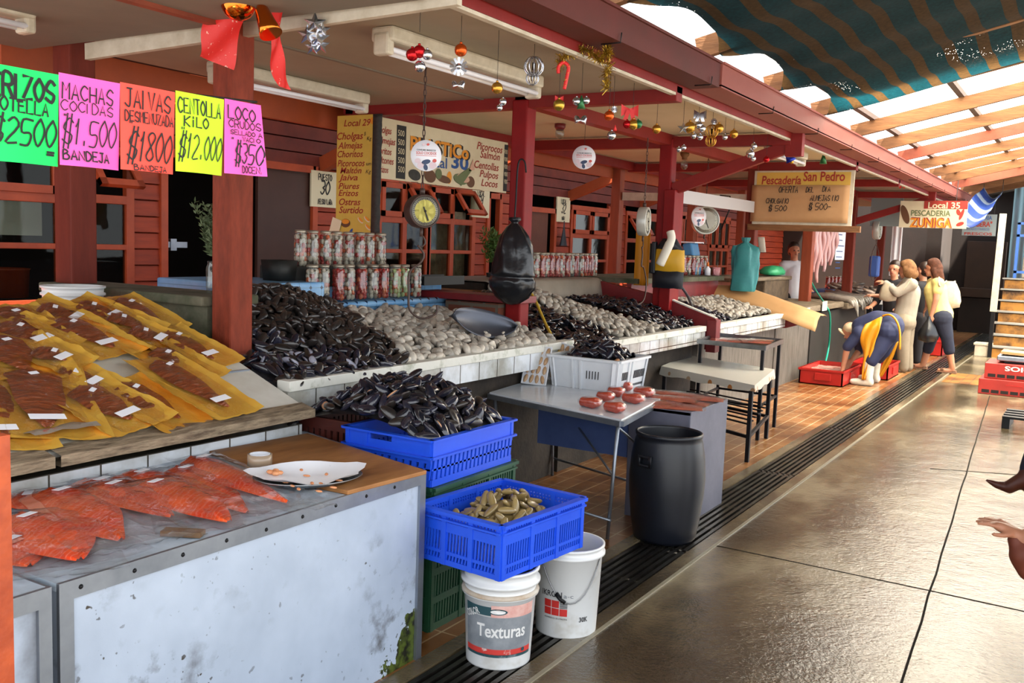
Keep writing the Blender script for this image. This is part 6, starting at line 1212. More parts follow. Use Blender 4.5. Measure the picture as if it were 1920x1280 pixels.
# farther shop signs
ZY = 16.67; f = ZY-.002
cs = [PY(1685, 426, ZY), PY(1811, 430, ZY), PY(1811, 380, ZY), PY(1688, 374, ZY)]; t = thing('shop_sign', 'white fish shop sign with orange and green lettering over the aisle', 'sign', (cs[0]+cs[1])/2); b = MB(); b.bb((cs[0].x, ZY, cs[0].z), (cs[1].x, ZY+.02, (cs[2].z+cs[3].z)/2)); wpart(t, 'board', b, 'sign_cream'); b = MB()
p = PY(1732, 391, f); rect(b, p, XA, ZA, cs[1].x-p.x, PY(1732, 376, f).z-p.z, 0); tX(b, 'Local 35', f-.003, (1740, 390), 1800, 11, 1, bold=.02); tX(b, 'PESCADERIA', f, (1708, 404), 1782, 10, 2, bold=.02); tX(b, 'ZUNIGA', f+.0, (1706, 425), 1785, 17, 3, bold=.04); tX(b, 'ZUNIGA', f-.003, (1705, 425), 1783, 16, 4, bold=.015)
for (px, py, a_, b_, an, m_) in ((1697, 402, .055, .16, .35, 5), (1803, 402, .025, .09, -.3, 0), (1800, 420, .06, .03, .4, 0), (1797, 398, .03, .05, .4, 0)): p = PY(px, py, f); disc(b, p, V((math.cos(an), 0, math.sin(an))), V((-math.sin(an), 0, math.cos(an))), a_, b_, m_)
wpart(t, 'painting', b, ['sign_red', 'sign_cream', 'sign_green', 'sign_red', 'sign_orange', 'sign_brown'])
LY = 19.5; f = LY-.002; cs = [PY(1803, 441, LY), PY(1866, 446, LY), PY(1868, 402, LY)]; t = thing('shop_sign', 'dim sign of another fish shop behind the blue awning', 'sign', (cs[0]+cs[1])/2); b = MB(); b.bb((cs[0].x, LY, cs[0].z), (cs[1].x, LY+.02, cs[2].z)); mat('sign_dim', '#7f8c90', .6); wpart(t, 'board', b, 'sign_dim'); b = MB()
tX(b, 'PESCADERIA', f, (1812, 411), 1860, 7, 0, bold=.02); tX(b, '"LOBERA"', f, (1812, 424), 1860, 9, 1, bold=.03); tX(b, 'PESCADOS Y MARISCOS', f, (1812, 431), 1855, 4, 0); tX(b, 'FRESCOS', f, (1808, 440), 1860, 5, 1, bold=.02); wpart(t, 'lettering', b, ['sign_blue', 'sign_red']); b = MB(); b.tube([cs[0]+V((.05, .01, .3)), V((cs[0].x+.05, LY+.01, 2.73))], .006, 5); b.tube([cs[1]+V((-.05, .01, .3)), V((cs[1].x-.05, LY+.01, 2.73))], .006, 5); wpart(t, 'wire', b, 'ink')
b = MB(); b.bb((PY(1630, 430, 17.2).x, 17.2, 2.15), (PY(1690, 430, 17.2).x, 17.22, 2.75)); solo('shop_sign', 'dim grey sign in the shade left of the white one', 'sign', b, 'sign_dim')
# ================================================================ festive hangings along the eave
mat('orn_red', '#b3121a', .2, .7); mat('orn_silver', '#c9ccd4', .18, .95); mat('orn_orange', '#d0561a', .25, .75); mat('orn_gold', '#c9953c', .25, .85); mat('orn_green', '#2f6b3f', .3, .5); mat('orn_blue', '#1d2f9c', .3, .5); mat('tinsel', '#b99a3e', .3, .9); mat('ribbon', '#d8261f', .5, col2='#e8b3a0', ns=42, thr=(.63, .655)); mat('bow_red', '#d01c1c', .5); mat('copper', '#d8742a', .12, 1.)
EX = -2.60
def hang(lab, px, py, parts, name='ornament', x=EX, y=None, top=None):
    """parts: (dx px, dy px, kind, radius px, material); the thing hangs on a thread from the eave"""
    c = PX(px, py, x) if y is None else PY(px, py, y); k = (c-CP).dot(cF)/FPX; top = top or (2.685 if c.y < 5.95 else 2.725); t = thing(name, lab, 'ornament', c); b = MB(); b.tube([(0, 0, -min(0, min(q[1] for q in parts))*0), (0, 0, top-c.z)], .0014, 4); part(t, 'thread', b, 'ink')
    for dx, dy, kind, r, m in parts:
        o = cR0*(dx*k)+ZA*(-dy*k); r *= k; b = MB()
        if kind == 'ball': b.ball(o, r, 16); b.tube([o+ZA*r*.95, o+ZA*r*1.25], r*.22, 8); nm = 'bauble'
        elif kind == 'bell': b.lathe([(r*.95, -r*.8), (r*.7, -r*.3), (r*.55, r*.4), (r*.2, r*.8), (0, r*.85)], 14, o, R=MX.Rotation(.5 if dx > 0 else -.5, 3, cF)); nm = 'bell'
        elif kind == 'tree': b.lathe([(r*.7, -r), (r*.1, r*1.1), (0, r*1.15)], 12, o); nm = 'tree_charm'
        elif kind == 'star':
            pr = [V((0, 0, 0))]; uu, vv = cR0, ZA; ps = [o+uu*(r*(1 if i % 2 == 0 else .42)*math.sin(pi*i/5))+vv*(r*(1 if i % 2 == 0 else .42)*math.cos(pi*i/5)) for i in range(10)]
            n_ = cR0.cross(ZA)*.34*r; b.add(ps+[o+n_, o-n_], [(i, (i+1) % 10, 10) for i in range(10)]+[((i+1) % 10, i, 11) for i in range(10)]); nm = 'star'
        elif kind == 'curl':
            for a in range(6): q = pi*a/6; b.tube([o+(cR0*math.cos(q)+cF*math.sin(q))*(r*math.sin(th))+ZA*r*math.cos(th) for th in [2*pi*i/16 for i in range(17)]], r*.07, 4); b.bar(o-ZA*r*.4, o+ZA*r*.4, r*.5, r*.1)
            nm = 'spiral'
        elif kind == 'rosette':
            for a in range(12): q = 2*pi*a/12; d = cR0*math.cos(q)+ZA*math.sin(q); b.bar(o+d*r*.35, o+d*r, r*.28, r*.05, up=cF)
            b.ball(o, r*.35, 10); nm = 'rosette'
        elif kind == 'bow':
            for s in (-1, 1): b.sheet([[o+cR0*(s*r*u)+ZA*(r*(v*(.2+.5*u)))+cF*(r*.2*math.sin(pi*u)) for v in (-1, 0, 1)] for u in (0, .4, .8, 1)]); b.sheet([[o+cR0*(s*r*(.15+.35*u)+r*.25*v)+ZA*(-r*1.1*u) for v in (-1, 1)] for u in (0, .5, 1)])
            nm = 'bow'
        part(t, nm, b, m)
    return t
B_ = 'ball'
hang('cluster of folded silver stars at the first post', 590, 62, [(0, -18, 'star', 22, 'orn_silver'), (-14, 4, 'star', 20, 'orn_silver'), (6, 10, 'star', 24, 'orn_silver'), (12, 22, 'star', 18, 'orn_silver'), (-4, 26, 'star', 16, 'orn_silver'), (14, -6, 'star', 17, 'orn_silver')], y=3.2, top=2.6)
hang('red and silver bauble cluster at the tube lamp end', 787, 60, [(-13, 42, B_, 12, 'orn_red'), (0, 36, B_, 12, 'orn_red'), (15, 41, B_, 10, 'orn_silver'), (2, 63, B_, 11, 'orn_silver')])
hang('orange bauble above a silver rosette and bells', 864, 94, [(0, 0, B_, 12, 'orn_orange'), (-3, 30, 'rosette', 17, 'orn_silver'), (-10, 62, 'bell', 8, 'orn_silver'), (4, 62, 'bell', 9, 'orn_silver')])
hang('glittery gold bauble with two small silver ones', 932, 165, [(0, 0, B_, 11, 'orn_gold'), (12, 25, B_, 7, 'orn_silver'), (6, 36, B_, 6, 'orn_silver')])
hang('silver spiral ornament over the lamp', 1001, 125, [(0, 0, 'curl', 18, 'orn_silver'), (-2, 22, 'curl', 12, 'orn_silver')])
c = PX(1095, 130, -2.40); t = thing('garland', 'fuzzy gold tinsel garland under the eave', 'garland', c); k = (c-CP).dot(cF)/FPX; b = MB()
path = smooth([cR0*(dx*k)+ZA*(-dy*k) for dx, dy in ((-48, -5), (-38, -22), (-20, -32), (0, -36), (18, -26), (30, -18), (40, -32), (44, -38), (46, -10), (42, 10), (44, 34))], 8)
for p in path:
    for i in range(16): d = V((jit(1), jit(1), jit(1))).normalized()*k*random.uniform(7, 16); w = d.cross(V((jit(1), jit(1), 1))).normalized()*.0016; q = p+V((jit(.006), jit(.006), jit(.006))); b.add([q-w, q+w, q+d+w, q+d-w], [(0, 1, 2, 3)])
part(t, 'tinsel', b, 'tinsel', kind='stuff'); b = MB(); b.tube([path[20], path[20]+V((0, 0, .12))], .0015, 4); part(t, 'thread', b, 'ink')
c = PX(1056, 140, -2.44); t = thing('candy_cane', 'red candy cane ornament at the end of the gold garland', 'ornament', c); b = MB(); b.tube(smooth([cR0*(dx*k)+ZA*(-dy*k) for dx, dy in ((-9, -2), (-9, -14), (0, -22), (9, -14), (7, 4), (3, 26))], 6), .0085*1.1, 10); part(t, 'cane', b, 'bow_red'); b = MB()
for dx, dy in ((-8, -16), (0, -22), (9, -14), (8, -2), (5, 10), (4, 20)): q = cR0*(dx*k)+ZA*(-dy*k); b.tube([q+V((-.008, -.006, -.006)), q+V((.008, -.006, .006))], .0025, 6)
b.tube([V((0, 0, .02)), V((0, 0, 2.655-c.z))], .0014, 4); part(t, 'gold_stripe', b, 'orn_gold')
hang('gold pine cone with a red bow', 1048, 197, [(0, 0, B_, 11, 'tinsel'), (0, -12, 'bow', 8, 'bow_red')])
hang('green tree with silver baubles and bells', 1091, 170, [(0, 22, 'tree', 12, 'orn_green'), (-9, 20, B_, 8, 'orn_silver'), (9, 18, B_, 7, 'orn_silver'), (-7, 52, 'bell', 8, 'orn_silver'), (6, 52, 'bell', 9, 'orn_silver')])
hang('copper bauble left of a small silver one', 1142, 217, [(0, 0, B_, 9.5, 'orn_orange')]); hang('silver bauble with a tiny red figure', 1150, 205, [(2, 0, 'rosette', 6, 'orn_silver'), (-1, 48, B_, 8.5, 'orn_silver'), (5, 34, 'tree', 5, 'bow_red')])
hang('red, gold and green bauble cluster with a red bow', 1187, 205, [(-10, 28, B_, 8, 'orn_red'), (2, 28, B_, 10, 'orn_gold'), (11, 27, B_, 8, 'orn_green'), (-6, 2, 'bow', 16, 'bow_red')])
hang('single gold bauble left of the third post top', 1231, 242, [(0, 0, B_, 8.5, 'orn_gold')])
hang('silver snowflake with two small baubles beneath', 1281, 240, [(0, 0, 'star', 12, 'orn_silver'), (-6, 40, B_, 5, 'orn_silver'), (3, 36, B_, 5, 'orn_silver')])
hang('gold and silver bauble cluster with a silver bow', 1311, 212, [(-16, 27, B_, 11, 'orn_gold'), (0, 22, B_, 7, 'orn_silver'), (7, 28, B_, 7, 'orn_silver'), (-8, 42, B_, 6, 'orn_silver'), (4, 44, B_, 6, 'orn_silver'), (2, 2, 'bow', 12, 'orn_silver')])
hang('gold rings and bauble right of the big cluster', 1336, 240, [(-1, 6, 'curl', 12, 'orn_gold'), (12, 0, B_, 9, 'orn_gold'), (-2, 24, 'curl', 10, 'orn_gold'), (2, -12, 'rosette', 6, 'orn_silver')])
hang('tiny silver bauble between two gold ones', 1359, 257, [(0, 0, B_, 5.5, 'orn_silver')]); hang('pale gold bauble at the right end of the row', 1376, 251, [(0, 0, B_, 8, 'orn_gold')])
hang('three dull silver baubles over the brace', 1411, 286, [(-4, 2, B_, 8, 'orn_silver'), (2, -12, B_, 6, 'orn_silver'), (2, 11, B_, 5, 'orn_silver')])
hang('small red bauble over the brace', 1437, 299, [(0, 0, B_, 6, 'orn_red')]); hang('silver star charm over the brace', 1458, 283, [(0, 0, 'star', 9, 'orn_silver'), (4, -14, B_, 4, 'orn_silver')]); hang('blue bell ornament with gold rim', 1482, 294, [(-2, 0, 'bell', 11, 'orn_blue'), (3, 9, B_, 4, 'orn_gold')])
hang('small green tree ornament past the brace', 1544, 297, [(0, 0, 'tree', 10, 'orn_green')]); hang('small red tree ornament at the offer sign', 1584, 320, [(0, 0, 'tree', 9, 'bow_red')]); hang('silver foil ornament at the end of the offer sign', 1604, 314, [(0, 0, 'rosette', 10, 'orn_silver')])
for i, px in enumerate((1692, 1725)): hang(['pink bow under the far eave', 'second pink bow, farther along the eave'][i], px, 344+9*i, [(0, 0, 'bow', 8, 'bow_red')])
# ribbon and bell on the first post
RYY = 3.12
t = thing('ribbon_bow', 'big red patterned ribbon hanging at the top of the first post', 'ribbon', PY(445, 20, RYY)); O = PY(445, 20, RYY)
def strip(b, L_, R_, n=10, wave=.01):
    Ls, Rs = smooth([PY(*p, RYY) for p in L_], n), smooth([PY(*p, RYY) for p in R_], n); b.sheet([[a.lerp(c, i/6)+V((0, -wave*math.sin(i+j*.4), 0)) for i in range(7)] for j, (a, c) in enumerate(zip(Ls, Rs))])
b = MB(); strip(b, [(392, -40), (388, 0), (380, 60), (373, 105)], [(470, -40), (466, 0), (452, 60), (436, 131)]); wpart(t, 'left_tail', b, 'ribbon'); b = MB(); strip(b, [(488, -40), (495, 0), (510, 60), (505, 115), (523, 162)], [(530, -40), (528, 0), (527, 60), (533, 120), (546, 169)]); wpart(t, 'right_tail', b, 'ribbon')
t = thing('jingle_bell', 'shiny copper bauble tied in the red ribbon', 'ornament', PY(447, 8, 2.98)); b = MB(); b.ball((0, 0, 0), (.075, .075, .07), 24); part(t, 'bauble', b, 'copper'); t = thing('bell', 'copper bell half hidden right of the shiny bauble', 'ornament', PY(495, 30, 3.0)); b = MB(); b.lathe([(.05, -.09), (.042, -.05), (.03, .03), (.01, .06), (0, .062)], 20, R=MX.Rotation(-.5, 3, 'Y')); part(t, 'bell_shell', b, 'copper')
# ================================================================ farther stalls
mat('kraft', '#b48b5c', .75, col2='#a57c4e', ns=3, bump=.2, bs=10); mat('plank_worn', '#8a7b66', .75, col2='#5b4d3b', ns=5, amt=.9, bump=.3, stretch=(4, .6, 4)); mat('plank_dark', '#2b2723', .7, col2='#1b1815', ns=4, bump=.2, stretch=(1, 6, 1)); mat('bark', '#6d5a45', .85, col2='#3a3025', ns=9, bump=.4)
DY = 11.35
b = MB(); b.prism([(-4.1, DY-.04, .75), (-4.1, DY-.04, 1.20), (-3.62, DY-.04, 1.14), (-2.95, DY-.04, .88), (-2.95, DY-.04, .80), (-3.1, DY-.04, .75)], (0, .08, 0)); solo('stall_divider', 'crimson divider board under the brown paper', 'divider', b, 'paint_crimson')
b = MB(); rows = []
for i in range(33):
    u = i/32; x = -4.12+1.42*u; z = 1.225-.06*u-.36*max(0, u-.3)**1.15; row = []
    for j in range(9):
        v = j/8-.5; y = DY+.52*v+.02*noise.noise(V((u*6, v*3, 2))); row.append(V((x+.015*noise.noise(V((v*6, 5, u))), y, z+.018*noise.noise(V((u*5, v*4, 7)))-(.5*max(0, -v-.12)**1.1+.1*max(0, v-.3))+.10*max(0, .14-abs(u-.36))*max(0, .5-abs(v)))))
    rows.append(row)
b.sheet(rows); solo('kraft_paper', 'long sheet of brown paper draped over the divider at the brown post', 'paper', b, 'kraft', solid=.004)
t = thing('market_counter', 'wooden fish counter with dark plank front past the brown paper', 'counter', (-3.7, 13, 0)); b = MB(); b.bb((-4.3, 11.4, 0), (-3.24, 13.0, .86)); wpart(t, 'grey_front', b, 'plank_grey'); b = MB(); b.bb((-4.3, 13.0, 0), (-3.22, 16.6, .84)); wpart(t, 'dark_front', b, 'plank_dark'); b = MB(); b.bb((-4.4, 11.42, .87), (-3.16, 14.6, .95)); b.bb((-4.4, 14.6, .84), (-3.1, 16.6, .93)); wpart(t, 'worktop', b, 'plank_worn', bevel=.012)
for i, (px, py, w) in enumerate([(1505, 588, .22), (1543, 574, .12)]): p = PX(px, py, -3.14); b = MB(); b.box((p.x, p.y+.1, p.z), (.004, w*2.2, .13)); solo('paper_tag', ['white paper pasted on the counter edge near the brown paper', 'second white paper pasted on the counter edge'][i], 'paper', b, 'paper')
t = thing('wood_block_counter', 'raised wooden block counter with a green bag on it', 'counter', (-4.1, 13, .95)); b = MB(); b.bb((-4.3, 12.9, .95), (-3.85, 14.1, 1.26)); wpart(t, 'block', b, 'bark', bevel=.02); b = MB(); b.bb((-4.5, 11.5, 1.25), (-3.83, 14.15, 1.3)); wpart(t, 'plank', b, 'plank_worn', bevel=.01); b = MB(); b.bb((-4.3, 11.6, .95), (-4.2, 12.9, 1.25)); wpart(t, 'side', b, 'timber_red')
p = PX(1440, 522, -3.98); b = MB(); sack(b, (0, 0, 0), [(.02, 0), (.12, .02), (.13, .07), (.09, .13), (.02, .15)], 1.2, 2.9, wr=.04, seed=9); solo('plastic_bag', 'crumpled green plastic bag on the block counter', 'bag', b, 'bag_green', loc=V((-4.0, p.y+.3, 1.302)))
mat('eel', '#565450', .3, col2='#8f8a82', ns=7, coat=.4); mat('eel_pale', '#b9b2a6', .3, col2='#7f786f', ns=7, coat=.4); mat('fish_pink', '#d28a7a', .35, col2='#c9b2bd', ns=3, amt=.9, coat=.4, stretch=(1, 1, .5), bump=.1)
for i in range(9):
    y0 = 14.75+.17*i; x0 = -3.95+jit(.05); pts = smooth([(x0, y0+.9, .965), (x0+.3, y0+.5+jit(.1), .975+.01*(i % 3)), (x0+.6, y0+.15, .972), (-3.1, y0-.05, .955), (-3.03, y0-.08+jit(.05), .88-.08*(i % 3))], 6); n = len(pts); b = MB(); b.tube(pts, [.012+.032*math.sin(pi*min(1, .08+k/n*1.02))**.7 for k in range(n)], 10)
    o = solo('long_fish', ['pale', 'grey'][i > 2]+' long fish laid over the counter edge, '+['first', 'second', 'third', 'fourth', 'fifth', 'sixth', 'seventh', 'eighth', 'last'][i]+' from the green hose', 'fish', b, 'eel_pale' if i < 3 else 'eel')
for i in range(8):
    p = PX(1526+6.3*i, 412, -3.62); L_ = [.62, .78, .95, .7, .8, .66, .72, .55][i]; b = MB(); n = 14
    b.tube([p+V((.015*math.sin(k*.8+i), .02*math.sin(k*.5+i), -L_*k/n)) for k in range(n+1)], [.012+.045*math.sin(pi*min(1, .12+.8*k/n))*(1-.45*k/n) for k in range(n+1)], 10); b.tube([p, V((p.x, p.y, 2.63))], .004, 5)
    solo('hanging_fish', 'pink split fish hanging under the beam, '+['first', 'second', 'longest, third', 'fourth', 'fifth', 'sixth', 'seventh', 'last'][i]+' from the orange-brown post', 'fish', b, 'fish_pink')
b = MB(); p, q = PX(1566, 487, -3.6), PX(1588, 418, -3.6); b.bb((-3.61, p.y, p.z), (-3.605, q.y, q.z)); t = thing('price_list', 'long white handwritten paper list right of the hanging fish', 'paper', ((-3.6, p.y, p.z))); wpart(t, 'paper', b, 'label'); b = MB()
for k in range(8): b.bb((-3.603, p.y+.05, q.z-.12-.09*k), (-3.602, p.y+.05+(q.y-p.y)*random.uniform(.4, .8), q.z-.105-.09*k))
wpart(t, 'handwriting', b, 'sign_blue'); b = MB(); b.tube([(-3.6, (p.y+q.y)/2, q.z), (-3.6, (p.y+q.y)/2, 2.64)], .003, 4); wpart(t, 'string', b, 'ink')
for k in range(4): p = PX(1552+7*k, 530, -4.2); q = dup(JP[('red', 2)] if ('red', 2) in JP else list(JP.values())[0], V((-4.2, p.y, 1.0)), None, 'glass jar of red shellfish meat at the foot of the hanging fish', 'jars under the hanging fish')
b = MB(); p = PX(1565, 525, -4.2); b.bb((-4.4, p.y-.9, .93), (-4.05, p.y+.9, .998)); solo('jar_plinth', 'blue-grey plinth under the far jars', 'plinth', b, 'zinc_blue')
b = MB(); b.tube(smooth([PX(1517, 520, -3.7), PX(1530, 545, -3.5), PX(1548, 572, -3.18), PX(1556, 590, -3.12), PX(1556, 625, -3.14), PX(1553, 655, -3.16), PX(1548, 678, -3.1)], 8), .013, 8); solo('hose', 'bright green hose hanging down the dark counter front', 'hose', b, 'hose_green')
t = thing('market_counter', 'last fish counter in front of the shoppers', 'counter', (-3.5, 18, 0)); b = MB(); b.bb((-4.4, 16.7, 0), (-3.0, 19.4, .84)); wpart(t, 'front', b, 'bag_navy'); b = MB(); b.bb((-4.4, 16.7, .84), (-2.98, 19.4, .9)); wpart(t, 'worktop', b, 'white_laminate'); b = MB(); b.bb((-2.99, 16.9, .7), (-2.97, 17.6, .84)); wpart(t, 'white_panel', b, 'label')
mat('fish_mix', '#8d7563', .4, col2='#3b3330', ns=5, thr=(.4, .6), coat=.4)
b = MB()
for k in range(70): b.ball((-3.55+jit(.5), 17.8+jit(1.0), .93+.22*random.random()**2), (.05, .14, .03), 8, R=Euler((jit(.5), jit(.5), jit(3))).to_matrix())
solo('fish_heap', 'mixed heap of fish on the last counter', 'fish', b, 'fish_mix', kind='stuff')
c = PY(1645, 430, 17.3); scale((c.x, 17.3, c.z), math.atan2(-17.3, -c.x)+1.36, 'far white hanging scale seen edge-on above a wire pan frame', .17, .1, 'scale_grey', 'dial_white', 2.7, pan=[(0, 0, -.25), (0, -.25, -.42), (0, -.28, -.75), (0, 0, -.88), (0, .28, -.75), (0, .25, -.42), (0, 0, -.25)])
c = PY(1640, 497, 17.3); b = MB(); b.bb((c.x-.08, 17.2, c.z-.2), (c.x+.08, 17.38, c.z+.16)); mat('blue_cloth', '#2c4a8c', .6); solo('blue_container', 'dark blue container hung behind the wire pan frame', 'container', b, 'blue_cloth', bevel=.03)
b = MB(); p = PY(1680, 470, 18.5); b.sheet([[p+V((-.09+.03*i, .03*math.sin(i*2.), .62-.18*j)) for i in range(7)] for j in range(7)]); solo('plastic_strip', 'white plastic strip hanging in the dark stall behind the shoppers', 'plastic', b, 'label', solid=.003); b = MB(); b.tube([p+V((0, 0, .5)), V((p.x, p.y, 2.73))], .006, 5); solo('cord', 'cord holding the white plastic strip in the dark stall', 'cord', b, 'ink')
# red tubs on the walk
def tub(x0, x1, y0, y1, h, lab, fill=None):
    t = thing('crate', lab, 'crate', ((x0+x1)/2, (y0+y1)/2, .002)); x, y = (x1-x0)/2, (y1-y0)/2; b = MB(); b.bb((-x, -y, 0), (x, y, .012))
    for a in (((-x, -y, 0), (x, -y+.018, h)), ((-x, y-.018, 0), (x, y, h)), ((-x, -y, 0), (-x+.018, y, h)), ((x-.018, -y, 0), (x, y, h))): b.bb(*a)
    part(t, 'tub', b, 'crate_red'); b = MB()
    for a in (((-x-.012, -y-.012, h-.03), (x+.012, -y+.02, h)), ((-x-.012, y-.02, h-.03), (x+.012, y+.012, h)), ((-x-.012, -y, h-.03), (-x+.02, y, h)), ((x-.02, -y, h-.03), (x+.012, y, h))): b.bb(*a)
    part(t, 'rim', b, 'crate_red', bevel=.004); b = MB(); b.bb((x*.1-.1, -y-.02, h*.3), (x*.1+.1, -y, h*.75)); part(t, 'handle', b, 'crate_red', bevel=.004); b = MB(); b.bb((x, -.12, h*.3), (x+.02, .12, h*.75)); part(t, 'handle', b, 'crate_red', bevel=.004)
    if fill: b = MB(); n = 14; b.sheet([[V((-x+.02+(2*x-.04)*i/n, -y+.02+(2*y-.04)*j/n, h*.72+.012*noise.noise(V((i*.8, j*.8, 3))))) for i in range(n+1)] for j in range(n+1)]); part(t, 'contents', b, fill, kind='stuff')
    return t
mat('icy_fish', '#c98f7c', .25, col2='#d9c3b8', ns=7, coat=.6)
tub(-3.12, -2.58, 12.15, 13.15, .2, 'red plastic tub the bending person reaches into', 'icy_fish'); tub(-2.75, -2.25, 13.3, 14.1, .2, 'red plastic tub behind the bending person'); tub(-2.6, -2.1, 17.3, 18.2, .26, 'far red tub behind the shoppers')
# right side: stacked red crates, scale, pallet, stairs
mat('crate_brick', '#a52b22', .5, col2='#8a2018', ns=3, bump=.05)
s0, s1 = PZ(1833, 737, 0), PZ(1838, 700, .2)
def flat_crate(x0, y, z, lab, txt):
    t = thing('crate', lab, 'crate', (x0+.5, y+.3, z)); b = MB(); b.bb((x0, y, z), (x0+1.0, y+.62, z+.19)); wpart(t, 'body', b, 'crate_brick', bevel=.008); b = MB()
    for k in range(9): b.bb((x0+.04+.105*k, y-.003, z+.02), (x0+.125+.105*k, y+.01, z+.06))
    wpart(t, 'vent_slots', b, 'dark_inside'); b = MB()
    if txt: paint(b, 'DE DIOS', (x0+.72, y-.002, z+.165), -XA, -ZA, .055, 0, width=.5, bold=.03); paint(b, 'LAS AGUAS', (x0+.72+.52, y-.002, z+.165), -XA, -ZA, .055, 0, width=.45, bold=.03)
    else:
        for a, c in (((.3, .13), (.48, .13)), ((.48, .13), (.56, .07)), ((.56, .07), (.64, .13)), ((.64, .13), (.84, .13)), ((.5, .15), (.62, .15)), ((.52, .1), (.6, .1))): b.bar((x0+a[0], y-.003, z+a[1]), (x0+c[0], y-.003, z+c[1]), .012, .003, up=(0, -1, 0))
    wpart(t, 'lettering' if txt else 'printed_mark', b, 'edge_white' if txt else 'crate_red'); return t
flat_crate(s0.x, 12.95, .002, 'lower red crate with a faint printed mark at the right edge', False); flat_crate(s0.x+.05, 13.0, .195, 'upper red crate with white upside-down lettering at the right edge', True)
q = PY(1880, 672, 13.1); t = thing('bench_scale', 'flat steel platform scale on the stacked red crates', 'scale', (q.x+.3, 13.3, .387)); b = MB(); b.bb((-.28, -.2, .0), (.4, .2, .03)); part(t, 'base', b, 'iron_black'); b = MB(); b.bb((-.36, -.24, .03), (.5, .24, .09)); part(t, 'platform', b, 'galv', bevel=.01); b = MB(); b.box((.05, 0, .115), (.75, .4, .03), (0, .03, 0)); solo('board', 'pale cardboard sheet lying on the platform scale', 'board', b, 'kraft', loc=V((q.x+.3, 13.3, .39)))
p = PZ(1877, 803, 0); b = MB()
for k in range(4): b.bb((p.x, p.y+.17*k, .10), (p.x+1.0, p.y+.08+.17*k, .125))
b.bb((p.x, p.y, .0), (p.x+.07, p.y+.62, .10)); b.bb((p.x+.9, p.y, .0), (p.x+1.0, p.y+.62, .10)); solo('pallet', 'low black slatted pallet on the wet floor at the right', 'pallet', b, 'iron_black', bevel=.004)
p = PZ(1838, 668, 0); b = MB(); b.bb((p.x-.1, p.y, 0), (p.x+.14, p.y+.25, .22)); b.bb((p.x-.12, p.y-.02, .19), (p.x+.16, p.y+.27, .23)); solo('white_box', 'small off-white box at the foot of the stairs', 'box', b, 'trim_white', bevel=.01)
mat('rust_riser', '#a5702a', .7, col2='#3a2413', ns=2.5, thr=(.42, .62)); mat('rail_blue', '#3566b8', .45); mat('nosing', '#8d8a84', .5)
t = thing('staircase', 'rusty ochre staircase at the far right', 'stairs', (-.4, 18.5, 0)); b = MB(); n2 = MB()
for k in range(7): b.bb((-1.42, 18+.25*k, .19*k), (1.2, 18+.25*k+.05, .19*(k+1)-.025)); b.bb((-1.42, 18+.25*k, .19*(k+1)-.04), (1.2, 18.3+.25*k, .19*(k+1)-.026)); n2.bb((-1.46, 17.97+.25*k, .19*(k+1)-.025), (1.2, 18.29+.25*k, .19*(k+1)))
b.bb((-1.42, 18.05, 0), (1.2, 18.06, .15)); wpart(t, 'riser', b, 'rust_riser'); wpart(t, 'tread', n2, 'nosing'); b = MB(); b.bb((-1.2, 19.6, 1.27), (2.5, 22, 1.33)); b.bb((-1.2, 19.6, 0), (-1.1, 22, 1.27)); wpart(t, 'landing', b, 'nosing')
q0, q1 = PY(1855, 668, 17.95), PY(1877, 402, 17.95); b = MB(); b.bar((q0.x, 17.93, 0), (q0.x+.0, 17.93, 1.1), .06, .06); wpart(t, 'newel', b, 'iron_black'); b = MB(); b.bar((q0.x, 17.93, .78), (q0.x+.02, 17.93, 2.42), .1, .1); wpart(t, 'cream_post', b, 'trim_white')
t = thing('railing', 'blue steel railing at the head of the stairs', 'railing', (.5, 19.6, 1.33)); b = MB()
for z in (1.42, 2.08, 2.3): b.bb((-1.3, 19.58, z), (2.2, 19.63, z+.045))
for k in range(18): b.bb((-1.28+.2*k, 19.59, 1.42), (-1.25+.2*k, 19.62, 2.1))
for x in (-1.3, .4): b.bb((x, 19.58, 1.33), (x+.05, 19.63, 2.34))
wpart(t, 'rail', b, 'rail_blue')
for k, (x, y, z) in enumerate(((-.95, 20.2, 1.332), (-.35, 20.3, 1.332), (-.8, 20.25, 1.732), (-.3, 20.3, 1.732), (-.75, 20.3, 2.132))): b = MB(); b.bb((x-.25, y, z), (x+.25, y+.4, z+.39)); solo('foam_box', 'white foam box '+['at the bottom left of the pile behind the railing', 'at the bottom right of the pile behind the railing', 'in the middle left of the pile behind the railing', 'in the middle right of the pile behind the railing', 'on top of the pile behind the railing'][k], 'box', b, 'trim_white', bevel=.015)
b = MB(); n = 160; b.sheet([[(-1.6+4.5*i/n, 22.4+.02*math.sin(i*1.2), z) for i in range(n+1)] for z in (1.0, 5.0)]); struct('wall_right_end', b, 'corrugated_blue', 'pale blue corrugated wall behind the stairs', 'wall')
m = mat('awning', '#2a55a8', .6); N, L = nodes(m); tc = N.new('ShaderNodeTexCoord'); wv = N.new('ShaderNodeTexWave'); wv.inputs['Scale'].default_value = .9; wv.inputs['Distortion'].default_value = 1.2; wv.bands_direction = 'DIAGONAL'; L.new(tc.outputs['Object'], wv.inputs[0]); setcol(m, ramp(wv.outputs[1], [(.62, '#16357c'), (.7, '#76869c')]))
